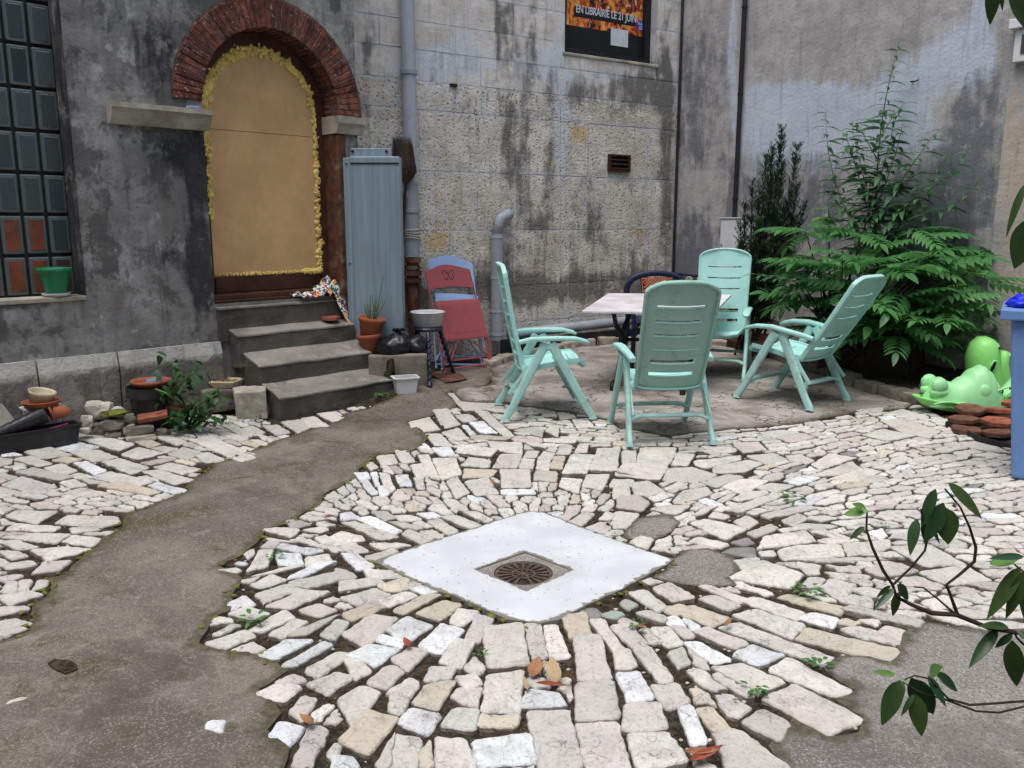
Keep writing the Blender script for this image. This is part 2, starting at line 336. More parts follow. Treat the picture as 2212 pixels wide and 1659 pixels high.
# ---------------------------------------------------------------- mesh helpers
ORG = {}
def tag(o, label=None, cat=None, group=None, kind=None):
    if label: o['label'] = label
    if cat: o['category'] = cat
    if group: o['group'] = group
    if kind: o['kind'] = kind
    return o
def thing(name, label, cat, loc=(0, 0, 0), group=None, rz=0):
    o = bpy.data.objects.new(name, None); col.objects.link(o); o.empty_display_size = .1
    o.location = [float(q) for q in loc]; o.rotation_euler[2] = rz; ORG[o.name] = np.array([float(q) for q in loc]); return tag(o, label, cat, group)
class MB:
    def __init__(s, T=None): s.V = []; s.F = []; s.C = []; s.T = T
    def v(s, p, c=None):
        s.V.append(tuple(s.T(p)) if s.T else tuple(p)); s.C.append(c); return len(s.V)-1
    def f(s, *i): s.F.append(tuple(i))
    def box(s, x0, x1, y0, y1, z0, z1, c=None, tp=0.0):
        m = [(x0, y0, z0), (x1, y0, z0), (x1, y1, z0), (x0, y1, z0), (x0+tp, y0+tp, z1), (x1-tp, y0+tp, z1), (x1-tp, y1-tp, z1), (x0+tp, y1-tp, z1)]
        i = [s.v(q, c) for q in m]
        for q in ((0, 3, 2, 1), (4, 5, 6, 7), (0, 1, 5, 4), (1, 2, 6, 5), (2, 3, 7, 6), (3, 0, 4, 7)): s.f(*[i[j] for j in q])
    def hexa(s, pts):
        i = [s.v(q) for q in pts]
        for q in ((0, 3, 2, 1), (4, 5, 6, 7), (0, 1, 5, 4), (1, 2, 6, 5), (2, 3, 7, 6), (3, 0, 4, 7)): s.f(*[i[j] for j in q])
    def loft(s, path, sizes, seg=8, power=2.0, caps=True, up=(0, 0, 1)):
        path = [np.array(p, float) for p in path]; rings = []; n = len(path); up = np.array(up, float); prevx = None
        for k in range(n):
            t = path[min(k+1, n-1)]-path[max(k-1, 0)]; t = t/(np.linalg.norm(t)+1e-9)
            x = np.cross(up, t)
            if np.linalg.norm(x) < .15: x = np.cross(np.array([0, 1, 0.]) if abs(t[1]) < .9 else np.array([1., 0, 0]), t)
            x /= np.linalg.norm(x)
            if prevx is not None and x@prevx < 0: x = -x
            if prevx is not None and x@prevx < .7:
                x = prevx-t*(prevx@t); x /= np.linalg.norm(x)+1e-9
            prevx = x; y = np.cross(t, x)
            a, b = (sizes[k] if isinstance(sizes[k], (tuple, list)) else (sizes[k], sizes[k])) if isinstance(sizes, list) else (sizes, sizes)
            r = []
            for j in range(seg):
                an = 2*math.pi*j/seg; ca, sa = math.cos(an), math.sin(an)
                cx_ = math.copysign(abs(ca)**(2/power), ca); sy_ = math.copysign(abs(sa)**(2/power), sa)
                r.append(s.v(path[k]+x*a*cx_+y*b*sy_))
            rings.append(r)
        for k in range(n-1):
            for j in range(seg):
                j2 = (j+1) % seg; s.f(rings[k][j], rings[k][j2], rings[k+1][j2], rings[k+1][j])
        if caps: s.F.append(tuple(rings[0][::-1])); s.F.append(tuple(rings[-1]))
    def tube(s, path, r, seg=8, caps=True): s.loft(path, r, seg, 2.0, caps)
    def lathe(s, prof, c=(0, 0, 0), seg=24, tilt=None, sy=1.0):
        rings = []; c = np.array(c, float)
        for (r, z) in prof:
            rr = []
            for j in range(seg):
                a = 2*math.pi*j/seg; p = Vector((r*math.cos(a), sy*r*math.sin(a), z))
                if tilt: p = tilt @ p
                rr.append(s.v(c+np.array(p)))
            rings.append(rr)
        for k in range(len(rings)-1):
            for j in range(seg):
                j2 = (j+1) % seg; s.f(rings[k][j], rings[k][j2], rings[k+1][j2], rings[k+1][j])
        if prof[0][0] > 1e-4: s.F.append(tuple(rings[0][::-1]))
        if prof[-1][0] > 1e-4: s.F.append(tuple(rings[-1]))
    def blob(s, c, r, seed=0, amp=.22, freq=1.3, sub=2, flat=None, rz=0.0):
        bm = bmesh.new(); bmesh.ops.create_icosphere(bm, subdivisions=sub, radius=1)
        base = len(s.V); ca, sa = math.cos(rz), math.sin(rz)
        for q in bm.verts:
            p = Vector(q.co); k = 1+amp*mn.noise(p*freq+Vector((seed*3.1, seed*1.7, seed)))*2+amp*.35*mn.noise(p*freq*3+Vector((seed, 5, 9)))
            p = p*k
            if flat: p = Vector([math.copysign(min(abs(t), flat), t) for t in p])
            x, y, z = p.x*r[0], p.y*r[1], p.z*r[2]
            s.v((c[0]+x*ca-y*sa, c[1]+x*sa+y*ca, c[2]+z))
        for q in bm.faces: s.F.append(tuple(base+t.index for t in q.verts))
        bm.free()
    def build(s, name, mat, parent=None, smooth=False, bevel=0.0, seg=2, solid=0.0, sub=0, origin=None, autos=None, C=None):
        org = np.zeros(3)
        if parent is not None: org = ORG.get(parent.name, np.zeros(3))
        elif origin is not None: org = np.array(origin, float)
        me = bpy.data.meshes.new(name)
        me.from_pydata([(a-org[0], b-org[1], c-org[2]) for a, b, c in s.V] if not getattr(s, 'local', False) else s.V, [], s.F)
        if any(c is not None for c in s.C):
            at = me.color_attributes.new(C or 'col', 'FLOAT_COLOR', 'POINT')
            arr = np.array([(1, 1, 1, 0) if c is None else (tuple(c)+(0,))[:4] for c in s.C], np.float32).ravel()
            at.data.foreach_set('color', arr)
        me.materials.append(MAT[mat] if isinstance(mat, str) else mat)
        bm = bmesh.new(); bm.from_mesh(me); bmesh.ops.recalc_face_normals(bm, faces=bm.faces); bm.to_mesh(me); bm.free()
        if smooth: me.shade_smooth()
        o = bpy.data.objects.new(name, me); col.objects.link(o)
        if parent is not None:
            o.parent = parent; ORG[o.name] = org
        else: o.location = [float(q) for q in org]; ORG[o.name] = org
        if solid:
            m = o.modifiers.new('thickness', 'SOLIDIFY'); m.thickness = solid; m.offset = 0
        if bevel:
            m = o.modifiers.new('bevel', 'BEVEL'); m.width = bevel; m.segments = seg; m.limit_method = 'ANGLE'; m.angle_limit = R(35)
        if sub:
            m = o.modifiers.new('sub', 'SUBSURF'); m.levels = sub; m.render_levels = sub
        return o
def local_mb(T=None):
    m = MB(T); m.local = True; return m
def copy_tree(o, parent=None):
    c = o.copy(); col.objects.link(c); c.parent = parent; ORG[c.name] = ORG.get(o.name, np.zeros(3))
    for ch in list(o.children): copy_tree(ch, c)
    return c
def nz(p, f=1.0, s=0.0): return mn.noise(Vector((p[0]*f+s, p[1]*f-s, (p[2] if len(p) > 2 else 0)*f+s*.7)))
# ---------------------------------------------------------------- ground
def inpoly(X, Y, poly):
    r = np.zeros(X.shape, bool); n = len(poly)
    for i in range(n):
        x1, y1 = poly[i]; x2, y2 = poly[(i+1) % n]
        if y1 == y2: continue
        c = ((y1 > Y) != (y2 > Y)) & (X < (x2-x1)*(Y-y1)/(y2-y1)+x1); r ^= c
    return r
def zgv(X, Y): return .03*np.maximum(0, np.hypot(X-.1, Y-3.6)-.9)+.12*np.exp(-((X+.92)**2+(Y-7.25)**2)/.20)
def grid_sheet(name, mat, x0, x1, y0, y1, step, zf, **k):
    m = MB(); nx = int((x1-x0)/step)+1; ny = int((y1-y0)/step)+1
    for j in range(ny):
        for i in range(nx):
            x = x0+(x1-x0)*i/(nx-1); y = y0+(y1-y0)*j/(ny-1); m.V.append((x, y, zf(x, y))); m.C.append(None)
    for j in range(ny-1):
        for i in range(nx-1): a = j*nx+i; m.f(a, a+1, a+nx+1, a+nx)
    return m.build(name, mat, smooth=True, **k)
o = grid_sheet('ground', 'soil', -20, 20, -8, 32, 1.0, lambda x, y: zg(x, y)-.12); tag(o, kind='structure')
yard = grid_sheet('cobbled_yard', 'soil', -5, 5.6, 1.2, 11.2, .04, lambda x, y: zg(x, y)-.011+.008*nz((x, y, 0), 6)+.006*nz((x, y, 3), 20))
tag(yard, kind='structure')

PATH = [(850, 862), (905, 822), (940, 802), (1060, 780), (1075, 800), (1050, 832), (975, 845), (985, 880), (890, 912), (925, 950), (890, 975), (812, 982), (765, 1035), (700, 1072), (688, 1095), (630, 1125), (575, 1150), (535, 1190), (480, 1222), (520, 1250), (502, 1290), (492, 1322), (455, 1335), (440, 1390), (520, 1412), (605, 1425), (622, 1445), (555, 1488), (600, 1540), (578, 1570), (622, 1610), (600, 1720), (-300, 1720), (-300, 1420), (0, 1387), (20, 1378), (65, 1362), (60, 1330), (100, 1290), (105, 1250), (150, 1238), (190, 1192), (240, 1157), (285, 1107), (400, 1064), (420, 1032), (470, 1002), (560, 967), (640, 937), (720, 914), (745, 895)]
def B1(x, y): return (x/3, 1106+y/3)
def B2(x, y): return (737.3+x/3, 1106+y/3)
def B3(x, y): return (1474.7+x/3, 1106+y/3)
def M1(x, y): return (x/3, 518.4+y/3)
def M2(x, y): return (737.3+x/3, 518.4+y/3)
def M3(x, y): return (1474.7+x/3, 518.4+y/3)
def K3(x, y): return (1324.9+x*.40104, 864.1+y*.40104)
PATCH = [B3(*q) for q in [(1550, 708), (1430, 790), (1388, 870), (1412, 922), (1345, 972), (1200, 935), (1000, 935), (950, 960), (918, 1015), (1090, 1155), (960, 1205), (1180, 1330), (1130, 1425), (930, 1455), (700, 1330), (685, 1400), (560, 1530), (700, 1700), (700, 1800), (3000, 1800), (3000, 700), (1960, 782)]]
PATCH2 = [(1412, 1250), (1452, 1213), (1475, 1190), (1530, 1186), (1585, 1206), (1598, 1233), (1575, 1250), (1585, 1266), (1540, 1270), (1475, 1264)]
PATCH3 = [(1340, 1160), (1375, 1120), (1440, 1110), (1470, 1130), (1440, 1160), (1390, 1175)]
TERR = [(1062, 792), (1120, 772), (1250, 750), (1400, 737), (1560, 747), (1640, 770), (1740, 792), (1830, 832), (1900, 857), (1975, 870), (1960, 885), (1850, 892), (1745, 914), (1640, 927), (1560, 930), (1450, 945), (1340, 925), (1290, 902), (1180, 885), (1085, 872), (1000, 868), (975, 845), (1060, 832)]
SLABP = [(1134, 1107.5), (1172, 1109), (1260, 1143), (1360, 1180), (1454, 1212), (1440, 1224), (1330, 1283), (1204, 1343), (1170, 1351), (1094, 1342), (985, 1292), (937, 1278), (860, 1242), (806, 1216), (900, 1183), (1020, 1145)]
def outline(pxpoly, step=.03, amp=.010, seed=0, f=9.):
    P = [gr(*q)[:2] for q in pxpoly]; out = []
    for i in range(len(P)):
        a, b = P[i], P[(i+1) % len(P)]; n = max(1, int(np.linalg.norm(b-a)/step))
        for k in range(n): out.append(a+(b-a)*k/n)
    return [q+amp*np.array([nz((q[0], q[1], seed), f), nz((q[1], q[0], seed+7), f)]) for q in out]
def sheet(name, mat, pts, zoff, gridstep=.12, skirt=.05, rough=.004, hole=None, edgealpha=False, parent=None, **k):
    n = len(pts); V = [Vector((float(p[0]), float(p[1]))) for p in pts]; E_ = [(i, (i+1) % n) for i in range(n)]
    fs = [list(range(n))]
    A = np.array([[p[0], p[1]] for p in pts]); x0, y0 = A.min(0); x1, y1 = A.max(0)
    gx, gy = np.meshgrid(np.arange(x0, x1, gridstep), np.arange(y0, y1, gridstep)); ok = inpoly(gx, gy, [tuple(q) for q in A])
    for a, b in zip(gx[ok], gy[ok]):
        d = np.hypot(A[:, 0]-a, A[:, 1]-b).min()
        if d > gridstep*.5: V.append(Vector((a+rng.uniform(-.2, .2)*gridstep, b+rng.uniform(-.2, .2)*gridstep)))
    vo, eo, fo, ov, oe, of_ = delaunay_2d_cdt(V, E_, fs, 1, 1e-5)
    m = MB()
    for i, q in enumerate(vo):
        al = 1.0 if any(t < n for t in ov[i]) else 0.0
        m.v((q.x, q.y, zg(q.x, q.y)+zoff+rough*nz((q.x, q.y, 1), 5)), (1, 1, 1, al) if edgealpha else None)
    for q in fo: m.f(*q)
    bidx = {}
    for i, src in enumerate(ov):
        for t in src:
            if t < n: bidx[t] = i
    lo_ = {}
    for t, i in bidx.items():
        p = m.V[i]; lo_[t] = m.v((p[0], p[1], p[2]-skirt), (1, 1, 1, 1) if edgealpha else None)
    for t in range(n):
        t2 = (t+1) % n
        if t in bidx and t2 in bidx and bidx[t] != bidx[t2]: m.f(bidx[t], lo_[t], lo_[t2], bidx[t2])
    return m.build(name, mat, parent, **k)
path = sheet('path', 'path_concrete', outline(PATH, .03, .035, f=7), .003, .08, rough=.010, edgealpha=True); tag(path, kind='structure')
pt = sheet('concrete_patch', 'patch_concrete', outline(PATCH, .03, .025, f=8), .004, .08, edgealpha=True); tag(pt, kind='structure')
pt = sheet('concrete_patch', 'patch_concrete', outline(PATCH2, .02, .02), .004, .05, edgealpha=True); tag(pt, kind='structure')
pt = sheet('concrete_patch', 'patch_concrete', outline(PATCH3, .02, .02), .003, .05, edgealpha=True); tag(pt, kind='structure')
tr = sheet('terrace', 'terrace_concrete', outline(TERR, .03, .05, f=5), .010, .09, edgealpha=True); tag(tr, kind='structure')

# ---- cobbles: the large ones surveyed one by one, the rest laid between them
QUADS = {}
QUADS[B2] = """235,485 410,432 520,480 330,530 y;0,450 230,430 270,465 0,510 n;150,370 330,388 385,432 190,435 n;0,558 215,500 320,545 120,606 n;235,570 420,515 490,542 310,612 n;440,498 530,485 618,528 545,540 w;345,632 540,540 640,545 425,652 y;490,655 660,575 778,600 640,702 y;10,660 200,585 285,625 80,705 y;10,780 190,665 365,690 160,870 p;700,710 760,635 890,655 790,735 n;290,770 430,685 588,745 430,838 w;230,840 260,795 400,830 380,885 w;500,870 650,725 795,760 650,920 w;800,830 870,672 985,690 900,842 n;30,930 180,860 370,895 220,1000 w;330,960 440,890 560,910 430,1040 n;640,970 740,832 862,850 780,1012 n;925,760 1170,735 1212,985 940,1003 n;1190,742 1290,735 1335,930 1235,945 n;1312,742 1400,735 1480,935 1352,950 n;1432,685 1580,655 1620,798 1482,820 y;1612,710 1700,705 1825,880 1762,900 n;1745,745 1870,735 1985,860 1882,880 n;160,1100 300,992 430,1008 300,1140 n;20,960 120,965 193,1035 90,1085 n;545,1095 580,1010 730,1010 700,1080 n;800,1010 870,942 932,1005 880,1052 n;940,1060 1180,1022 1150,1305 910,1285 n;905,1318 1148,1325 1118,1400 900,1388 y;470,1240 548,1118 735,1098 630,1288 y;300,1160 450,1078 503,1110 430,1218 n;312,1192 438,1205 390,1300 315,1290 n;-20,1210 130,1128 250,1165 70,1395 n;745,1082 870,1060 908,1135 800,1148 n;708,1202 752,1150 905,1145 868,1275 n;652,1388 730,1282 890,1290 860,1415 n;1165,1270 1215,1158 1400,1175 1450,1262 w;1505,815 1680,808 1745,1080 1540,1098 n;1765,908 1870,902 1912,1010 1785,1022 n;1895,900 2010,892 2145,1080 2062,1108 n;1785,1045 1930,1037 2023,1200 1860,1228 w;1525,1128 1758,1102 1803,1338 1525,1360 n;1207,1292 1475,1287 1560,1655 1290,1680 n;1530,1375 1790,1365 1870,1659 1592,1680 n;1840,1255 2055,1240 2112,1395 1832,1418 n;2007,1128 2185,1112 2258,1225 2122,1275 n;1855,1455 2110,1445 2240,1620 1930,1680 n;850,1502 1208,1447 1263,1622 900,1662 w;612,1462 808,1482 858,1665 620,1680 n;512,1560 575,1502 590,1640 512,1650 y;345,1445 518,1472 490,1659 322,1680 n;-8,1480 150,1288 365,1345 180,1562 y;370,1362 452,1272 640,1312 560,1440 w;228,1640 300,1502 340,1455 315,1655 n;-60,1592 60,1590 118,1659 -40,1690 w;105,52 200,30 383,110 330,138 w;0,10 60,0 130,45 0,55 w;200,5 290,0 350,42 280,60 n;105,118 290,122 362,162 250,188 n;0,132 130,160 150,190 30,195 n;-30,202 70,188 173,250 60,270 n;395,152 440,120 600,180 520,213 n;335,28 450,22 518,50 400,65 n;560,66 640,52 758,125 690,150 n;650,38 760,32 908,90 860,123 n;490,12 590,2 643,28 560,42 w;790,3 880,0 978,48 930,68 n;195,207 370,200 440,213 270,238 n;160,290 330,245 368,262 212,318 n;0,278 100,272 213,352 100,372 w;-30,372 70,402 98,430 -20,448 n;1282,15 1400,-5 1440,5 1360,48 w;1472,70 1560,12 1640,20 1560,88 n;1670,48 1720,2 1770,20 1740,52 n;1742,75 1800,8 1925,15 1850,108 n;1870,200 1930,162 2020,180 1980,238 n;1862,520 1980,507 2108,610 2040,643 n;2022,490 2130,462 2288,558 2140,580 n;2083,622 2200,592 2300,648 2140,663 y;1917,660 2000,647 2108,690 2070,718 n;1547,640 1640,622 1698,660 1640,698 d;1692,682 1760,652 1823,667 1770,703 g;1800,592 1850,567 1918,600 1860,633 g;1783,690 1850,687 1918,725 1832,733 p;2082,690 2160,672 2238,730 2160,743 w;1932,767 1985,757 2070,848 2002,850 n;2003,752 2130,747 2212,848 2110,878 n;2140,742 2230,745 2290,800 2225,815 n;2122,917 2212,882 2258,978 2182,1018 n"""
QUADS[B1] = """1855,60 1920,47 2008,80 1900,108 n;1712,120 1830,107 1938,120 1880,168 n;1972,120 2080,102 2128,117 2080,138 n;2052,72 2110,62 2168,85 2090,98 n;1722,170 1790,175 1878,195 1762,188 n;1697,230 1745,197 1808,207 1770,238 n;1792,230 1820,207 2083,250 1980,273 w;1607,385 1680,252 1773,257 1730,358 n;1582,270 1640,242 1648,270 1610,298 n;1792,267 1940,267 1963,338 1810,343 w;1987,290 2120,272 2148,310 1992,353 n;2042,172 2120,157 2218,220 2102,213 n;2132,167 2212,125 2288,190 2210,208 n;1647,408 1870,352 1943,357 1720,400 n;1527,335 1560,322 1598,335 1570,343 w;1432,385 1520,372 1563,385 1530,403 n;1867,428 2040,342 2173,332 1955,428 w;1632,470 1760,407 1853,440 1700,488 n;1657,530 1860,467 1978,510 1700,558 n;1875,462 2190,388 2258,430 1998,500 n;1732,610 1960,512 2123,522 1900,623 n;1472,600 1580,547 1653,600 1490,638 w;1482,668 1600,622 1743,660 1640,698 n;1622,765 1830,642 1908,690 1700,778 n;1942,642 2060,597 2178,640 2060,688 n;1747,800 1910,705 1993,722 1840,820 n;1862,800 2012,727 2188,672 2000,787 n;1392,790 1500,732 1553,747 1430,798 n;1342,855 1590,772 1648,812 1460,893 n;1512,898 1640,847 1713,890 1650,918 n;1682,928 1850,832 2023,832 1802,948 w;1837,990 2080,852 2148,870 1932,998 w;1992,1010 2180,912 2268,930 2060,1065 n;2082,790 2180,702 2258,722 2170,828 n;1992,1110 2180,1042 2288,1070 2130,1178 n;1792,1110 1900,1062 1978,1100 1880,1128 p;1662,1190 1790,1122 1948,1142 1840,1238 n;1882,1290 1960,1202 2053,1212 1960,1348 n;1747,1450 1800,1367 1978,1392 1850,1528 w;1892,1650 2000,1402 2128,1422 2010,1680 n;2122,1560 2170,1502 2208,1530 2160,1598 n;42,25 100,-10 370,-8 230,72 n;362,70 450,17 750,30 778,70 650,103 n;47,120 110,82 383,102 330,133 n;22,170 200,142 448,142 350,198 n;407,195 480,152 658,167 590,218 n;467,110 630,107 638,125 472,143 n;0,62 30,52 108,80 20,88 n;0,202 120,192 238,238 120,253 n;212,252 430,227 588,245 320,318 n;212,400 290,327 458,322 370,388 n;0,262 100,257 178,290 80,318 n;0,347 200,327 228,350 60,378 n;0,422 100,402 148,410 40,448 n;12,520 50,457 113,452 100,518 n;122,510 132,457 208,452 180,508 n;217,495 245,442 318,442 290,483 n;0,552 200,522 273,547 60,608 n;0,627 170,617 183,640 0,678 n;0,707 110,692 198,730 0,763 n;0,1230 160,1192 168,1210 0,1273 n;1332,1402 1360,1372 1458,1362 1430,1438 w"""
QUADS[B3] = """332,680 470,642 783,740 692,823 n;247,760 370,727 968,940 890,988 n;757,690 840,652 1008,690 962,748 w;747,840 810,762 1408,890 1345,963 y;12,850 110,842 303,950 192,978 w;332,930 440,872 648,930 482,998 w;197,1010 380,982 653,1100 502,1168 n;562,1030 690,942 1098,1160 960,1193 n;527,1210 728,1112 1178,1330 932,1448 n;387,1370 520,1287 688,1380 622,1498 n;87,1290 190,1272 318,1420 202,1428 y;202,1440 368,1432 698,1680 292,1700 n;1042,640 1100,617 1548,710 1500,753 n;627,555 700,532 1043,620 1000,663 y;372,580 480,552 788,650 722,698 n;112,490 180,482 408,560 352,588 n;112,570 200,552 368,610 292,648 n;-38,650 60,602 298,680 180,738 y;82,790 160,757 418,850 332,893 n;0,702 60,717 108,750 62,773 w;892,500 962,442 1118,480 1032,578 n;772,480 820,432 918,442 882,488 n;302,430 510,322 778,400 692,488 n;332,320 490,302 495,368 392,373 n;737,330 888,342 880,398 812,408 n;497,240 530,162 790,127 853,193 n;622,252 760,217 1013,217 1038,288 660,312 n;262,260 320,227 458,232 468,293 d;322,195 420,167 458,197 402,213 d;52,80 150,57 408,112 272,178 n;42,190 112,162 293,210 232,233 n;422,140 560,82 618,102 482,163 n;332,60 420,22 488,60 422,108 n;172,35 210,7 298,30 272,53 n;642,50 750,12 808,40 722,88 n;722,90 800,72 998,90 882,118 n;812,40 900,27 998,45 892,63 n;832,140 900,117 1048,160 962,163 n;882,180 1050,162 1138,190 962,208 n;972,62 1190,37 1288,55 1082,88 n;1202,130 1290,112 1328,150 1282,178 w;1102,500 1200,492 1368,540 1202,558 n;1032,590 1100,542 1228,572 1220,623 n;1542,582 1700,542 1878,600 1642,638 n;1562,652 1700,642 1958,758 1752,718 n;1012,725 1050,702 1148,730 1092,748 y;1202,820 1310,747 1428,770 1392,868 p;1032,770 1130,752 1258,790 1182,828 n;-30,1285 68,1272 153,1480 52,1500 w;1042,212 1330,192 1338,248 1082,288 n;1342,232 1600,213 1828,330 1562,343 n;1532,390 1830,337 1998,440 1720,478 n;1190,380 1400,340 1520,395 1300,430 n"""
QUADS[M2] = """695,997 930,982 1058,1088 802,1108 g2;442,1185 570,1157 638,1230 462,1248 n;597,1112 690,1107 768,1190 662,1213 n;737,1137 830,1127 878,1165 792,1183 n;652,1247 760,1222 828,1288 742,1298 n;782,1202 810,1197 868,1255 832,1263 w;832,1187 920,1177 1008,1258 902,1258 w;867,1112 950,1117 1118,1265 1050,1268 n;547,1257 640,1252 723,1338 602,1328 n;592,1347 700,1342 733,1383 642,1398 w;847,1267 1098,1282 1050,1298 852,1293 y;742,1380 772,1332 1008,1362 960,1408 n;727,1335 930,1312 938,1333 762,1343 n;952,1312 1168,1317 1168,1383 982,1358 n;1112,1292 1298,1292 1290,1318 1132,1313 p;1317,1292 1528,1292 1500,1323 1322,1313 n;1422,1277 1618,1282 1600,1303 1442,1298 n;227,1400 340,1392 363,1448 262,1458 n;347,1367 420,1357 478,1438 392,1448 n;497,1402 568,1397 638,1555 580,1548 n;592,1422 740,1422 778,1518 652,1555 n;447,1467 530,1457 568,1528 492,1538 n;777,1470 832,1412 968,1432 950,1478 n;987,1480 1032,1387 1168,1392 1140,1478 n;1182,1410 1202,1367 1278,1367 1260,1408 n;1272,1418 1312,1372 1383,1382 1360,1418 n;1397,1390 1422,1337 1498,1337 1480,1388 n;1512,1380 1542,1327 1598,1332 1590,1378 p;1152,1478 1172,1417 1253,1422 1240,1483 n;1262,1488 1272,1432 1353,1432 1340,1498 n;1347,1478 1382,1412 1448,1412 1430,1488 y;792,1548 802,1487 1008,1492 960,1538 y;802,1568 950,1547 1018,1648 872,1653 n;682,1572 750,1542 828,1638 742,1678 n;1032,1487 1218,1492 1228,1598 1042,1598 n;1252,1558 1262,1502 1398,1512 1390,1568 n;1412,1598 1432,1542 1558,1547 1530,1648 n;1432,1518 1492,1392 1638,1397 1590,1518 n;1607,1488 1662,1357 1808,1357 1760,1498 n;1562,1598 1592,1522 1738,1517 1690,1618 n;1822,1402 1880,1392 1908,1440 1842,1448 n;1922,1438 1962,1347 2168,1352 2130,1448 n;1792,1508 1832,1462 2108,1462 2058,1548 n;1742,1598 1762,1552 1888,1562 1850,1598 n;2092,1538 2130,1502 2220,1500 2222,1568 y;1322,1240 1350,1217 1408,1227 1400,1283 n;1122,1232 1210,1217 1308,1232 1298,1273 n;82,1512 170,1512 188,1548 122,1558 w;192,1517 230,1512 248,1588 222,1598 w;122,1572 170,1562 238,1648 192,1658 w;247,1522 310,1532 348,1618 292,1648 n;352,1532 430,1527 458,1598 382,1598 w;472,1547 530,1542 538,1618 492,1618 n;232,1602 270,1602 308,1655 250,1660 w;1042,1622 1238,1622 1248,1650 1052,1653 w;1500,1170 1590,1160 1640,1210 1530,1220 n;1400,1120 1500,1110 1520,1150 1420,1160 n"""
QUADS[M1] = """452,1285 490,1217 738,1270 560,1298 n;352,1340 490,1302 638,1348 502,1378 w;147,1370 320,1347 458,1395 262,1418 n;567,1302 700,1282 868,1330 762,1373 n;462,1380 640,1362 758,1408 602,1438 n;787,1390 900,1347 1058,1390 902,1428 n;862,1302 960,1287 1038,1318 962,1338 y;972,1262 1060,1242 1208,1308 1140,1328 n;982,1350 1060,1337 1158,1355 1082,1378 n;1092,1390 1190,1347 1308,1378 1212,1428 n;1227,1305 1370,1282 1688,1405 1558,1438 n;1262,1392 1350,1377 1478,1428 1332,1443 n;2,1387 90,1382 138,1400 22,1408 w;0,1427 80,1427 70,1458 0,1468 n;92,1427 200,1402 338,1448 242,1468 n;342,1430 430,1407 528,1425 442,1448 y;287,1480 400,1452 498,1498 392,1528 n;482,1452 560,1437 688,1498 612,1528 w;662,1440 780,1417 968,1473 842,1518 n;917,1442 1050,1422 1148,1427 982,1458 y;997,1470 1110,1442 1298,1488 1182,1518 n;922,1502 1040,1492 1253,1560 1122,1588 n;107,1512 220,1482 468,1540 380,1563 n;592,1550 720,1512 988,1568 862,1598 n;392,1572 480,1552 558,1590 452,1603 n;642,1602 780,1572 1038,1638 950,1658 y;12,1590 150,1542 368,1598 252,1648 n;962,1592 1030,1572 1208,1625 1122,1648 w;412,1640 530,1602 708,1645 562,1668 n;1362,1242 1420,1227 1608,1285 1550,1308 n;1442,1210 1500,1192 1638,1265 1592,1283 n;1547,1227 1640,1207 1718,1248 1652,1268 n;1702,1202 1800,1197 1878,1245 1792,1263 n;1822,1182 1950,1167 2018,1208 1930,1248 n;1952,1162 2040,1152 2128,1208 2012,1218 n;2052,1122 2180,1107 2238,1150 2160,1188 n;260,1240 470,1215 480,1250 440,1285 260,1290 n"""
QUADS[K3] = """0,262 35,262 20,380 -40,360 n;148,255 330,258 335,285 300,345 125,343 n;45,292 122,292 120,340 50,342 n;338,292 438,292 400,355 320,350 n;15,372 60,345 290,365 240,430 15,400 n;300,375 420,368 555,405 470,445 270,430 n;480,250 650,260 655,278 600,290 490,262 n;440,330 680,300 680,325 510,368 450,355 n;540,365 720,328 800,350 700,395 545,400 n;0,428 105,430 100,462 0,462 n;105,450 190,438 275,490 190,520 110,505 n;0,470 85,468 90,520 0,532 n;25,520 130,512 193,550 155,592 22,575 n;325,545 370,495 500,475 530,505 430,540 n;205,590 290,572 410,580 330,620 n;0,610 30,600 135,612 75,690 0,690 n;465,440 620,405 700,420 560,475 n;590,465 690,430 830,440 700,510 n;650,540 700,500 820,495 830,515 690,550 n;460,545 500,533 590,565 520,572 w;620,600 870,492 960,500 700,610 n;770,470 850,448 970,465 880,500 n;800,620 1010,570 1115,580 850,638 n;720,300 870,290 935,320 830,345 n;930,300 1010,292 1080,325 1040,342 960,330 n;1070,345 1160,290 1305,310 1120,370 n;1060,415 1280,340 1330,375 1200,410 n;1170,425 1340,370 1440,385 1310,440 n;920,440 1020,410 1110,425 1000,462 w;1330,435 1400,405 1480,420 1430,445 n;640,235 780,230 820,268 700,285 p;790,180 900,165 1000,175 870,205 n;880,205 1010,180 1090,205 960,235 p;940,160 1010,140 1060,155 980,172 n;1030,120 1110,115 1140,140 1040,150 n;1440,115 1560,102 1760,170 1700,205 1560,180 n;1345,190 1450,158 1620,195 1480,225 n;1290,60 1440,48 1450,62 1320,80 n;1190,85 1250,75 1300,95 1210,105 n;1430,92 1500,90 1530,105 1460,115 w;1860,225 2010,215 2130,290 1930,262 n;1490,70 1560,52 1690,85 1700,110 n;1700,105 1810,108 1800,140 1750,135 n"""
COLS = {'n': (.585, .568, .525), 'w': (.72, .75, .78), 'y': (.56, .50, .40), 'p': (.55, .49, .465), 'd': (.20, .205, .205), 'g': (.30, .36, .32), 'g2': (.47, .45, .43)}
COBP = [(-400, 1720), (-400, 900), (0, 925), (180, 905), (470, 895), (600, 912), (760, 880), (850, 868), (960, 845), (1080, 860), (1330, 912), (1560, 925), (1740, 908), (1850, 885), (1975, 870), (2045, 905), (2130, 950), (2300, 1000), (2700, 1000), (2700, 1720)]
GX0, GY0, GS = -4.6, 1.7, .0125; GNX, GNY = int(9.8/GS), int(7.4/GS)
gxx, gyy = np.meshgrid(GX0+GS*np.arange(GNX), GY0+GS*np.arange(GNY))
gpx, gpy = pixv(gxx, gyy, zgv(gxx, gyy))
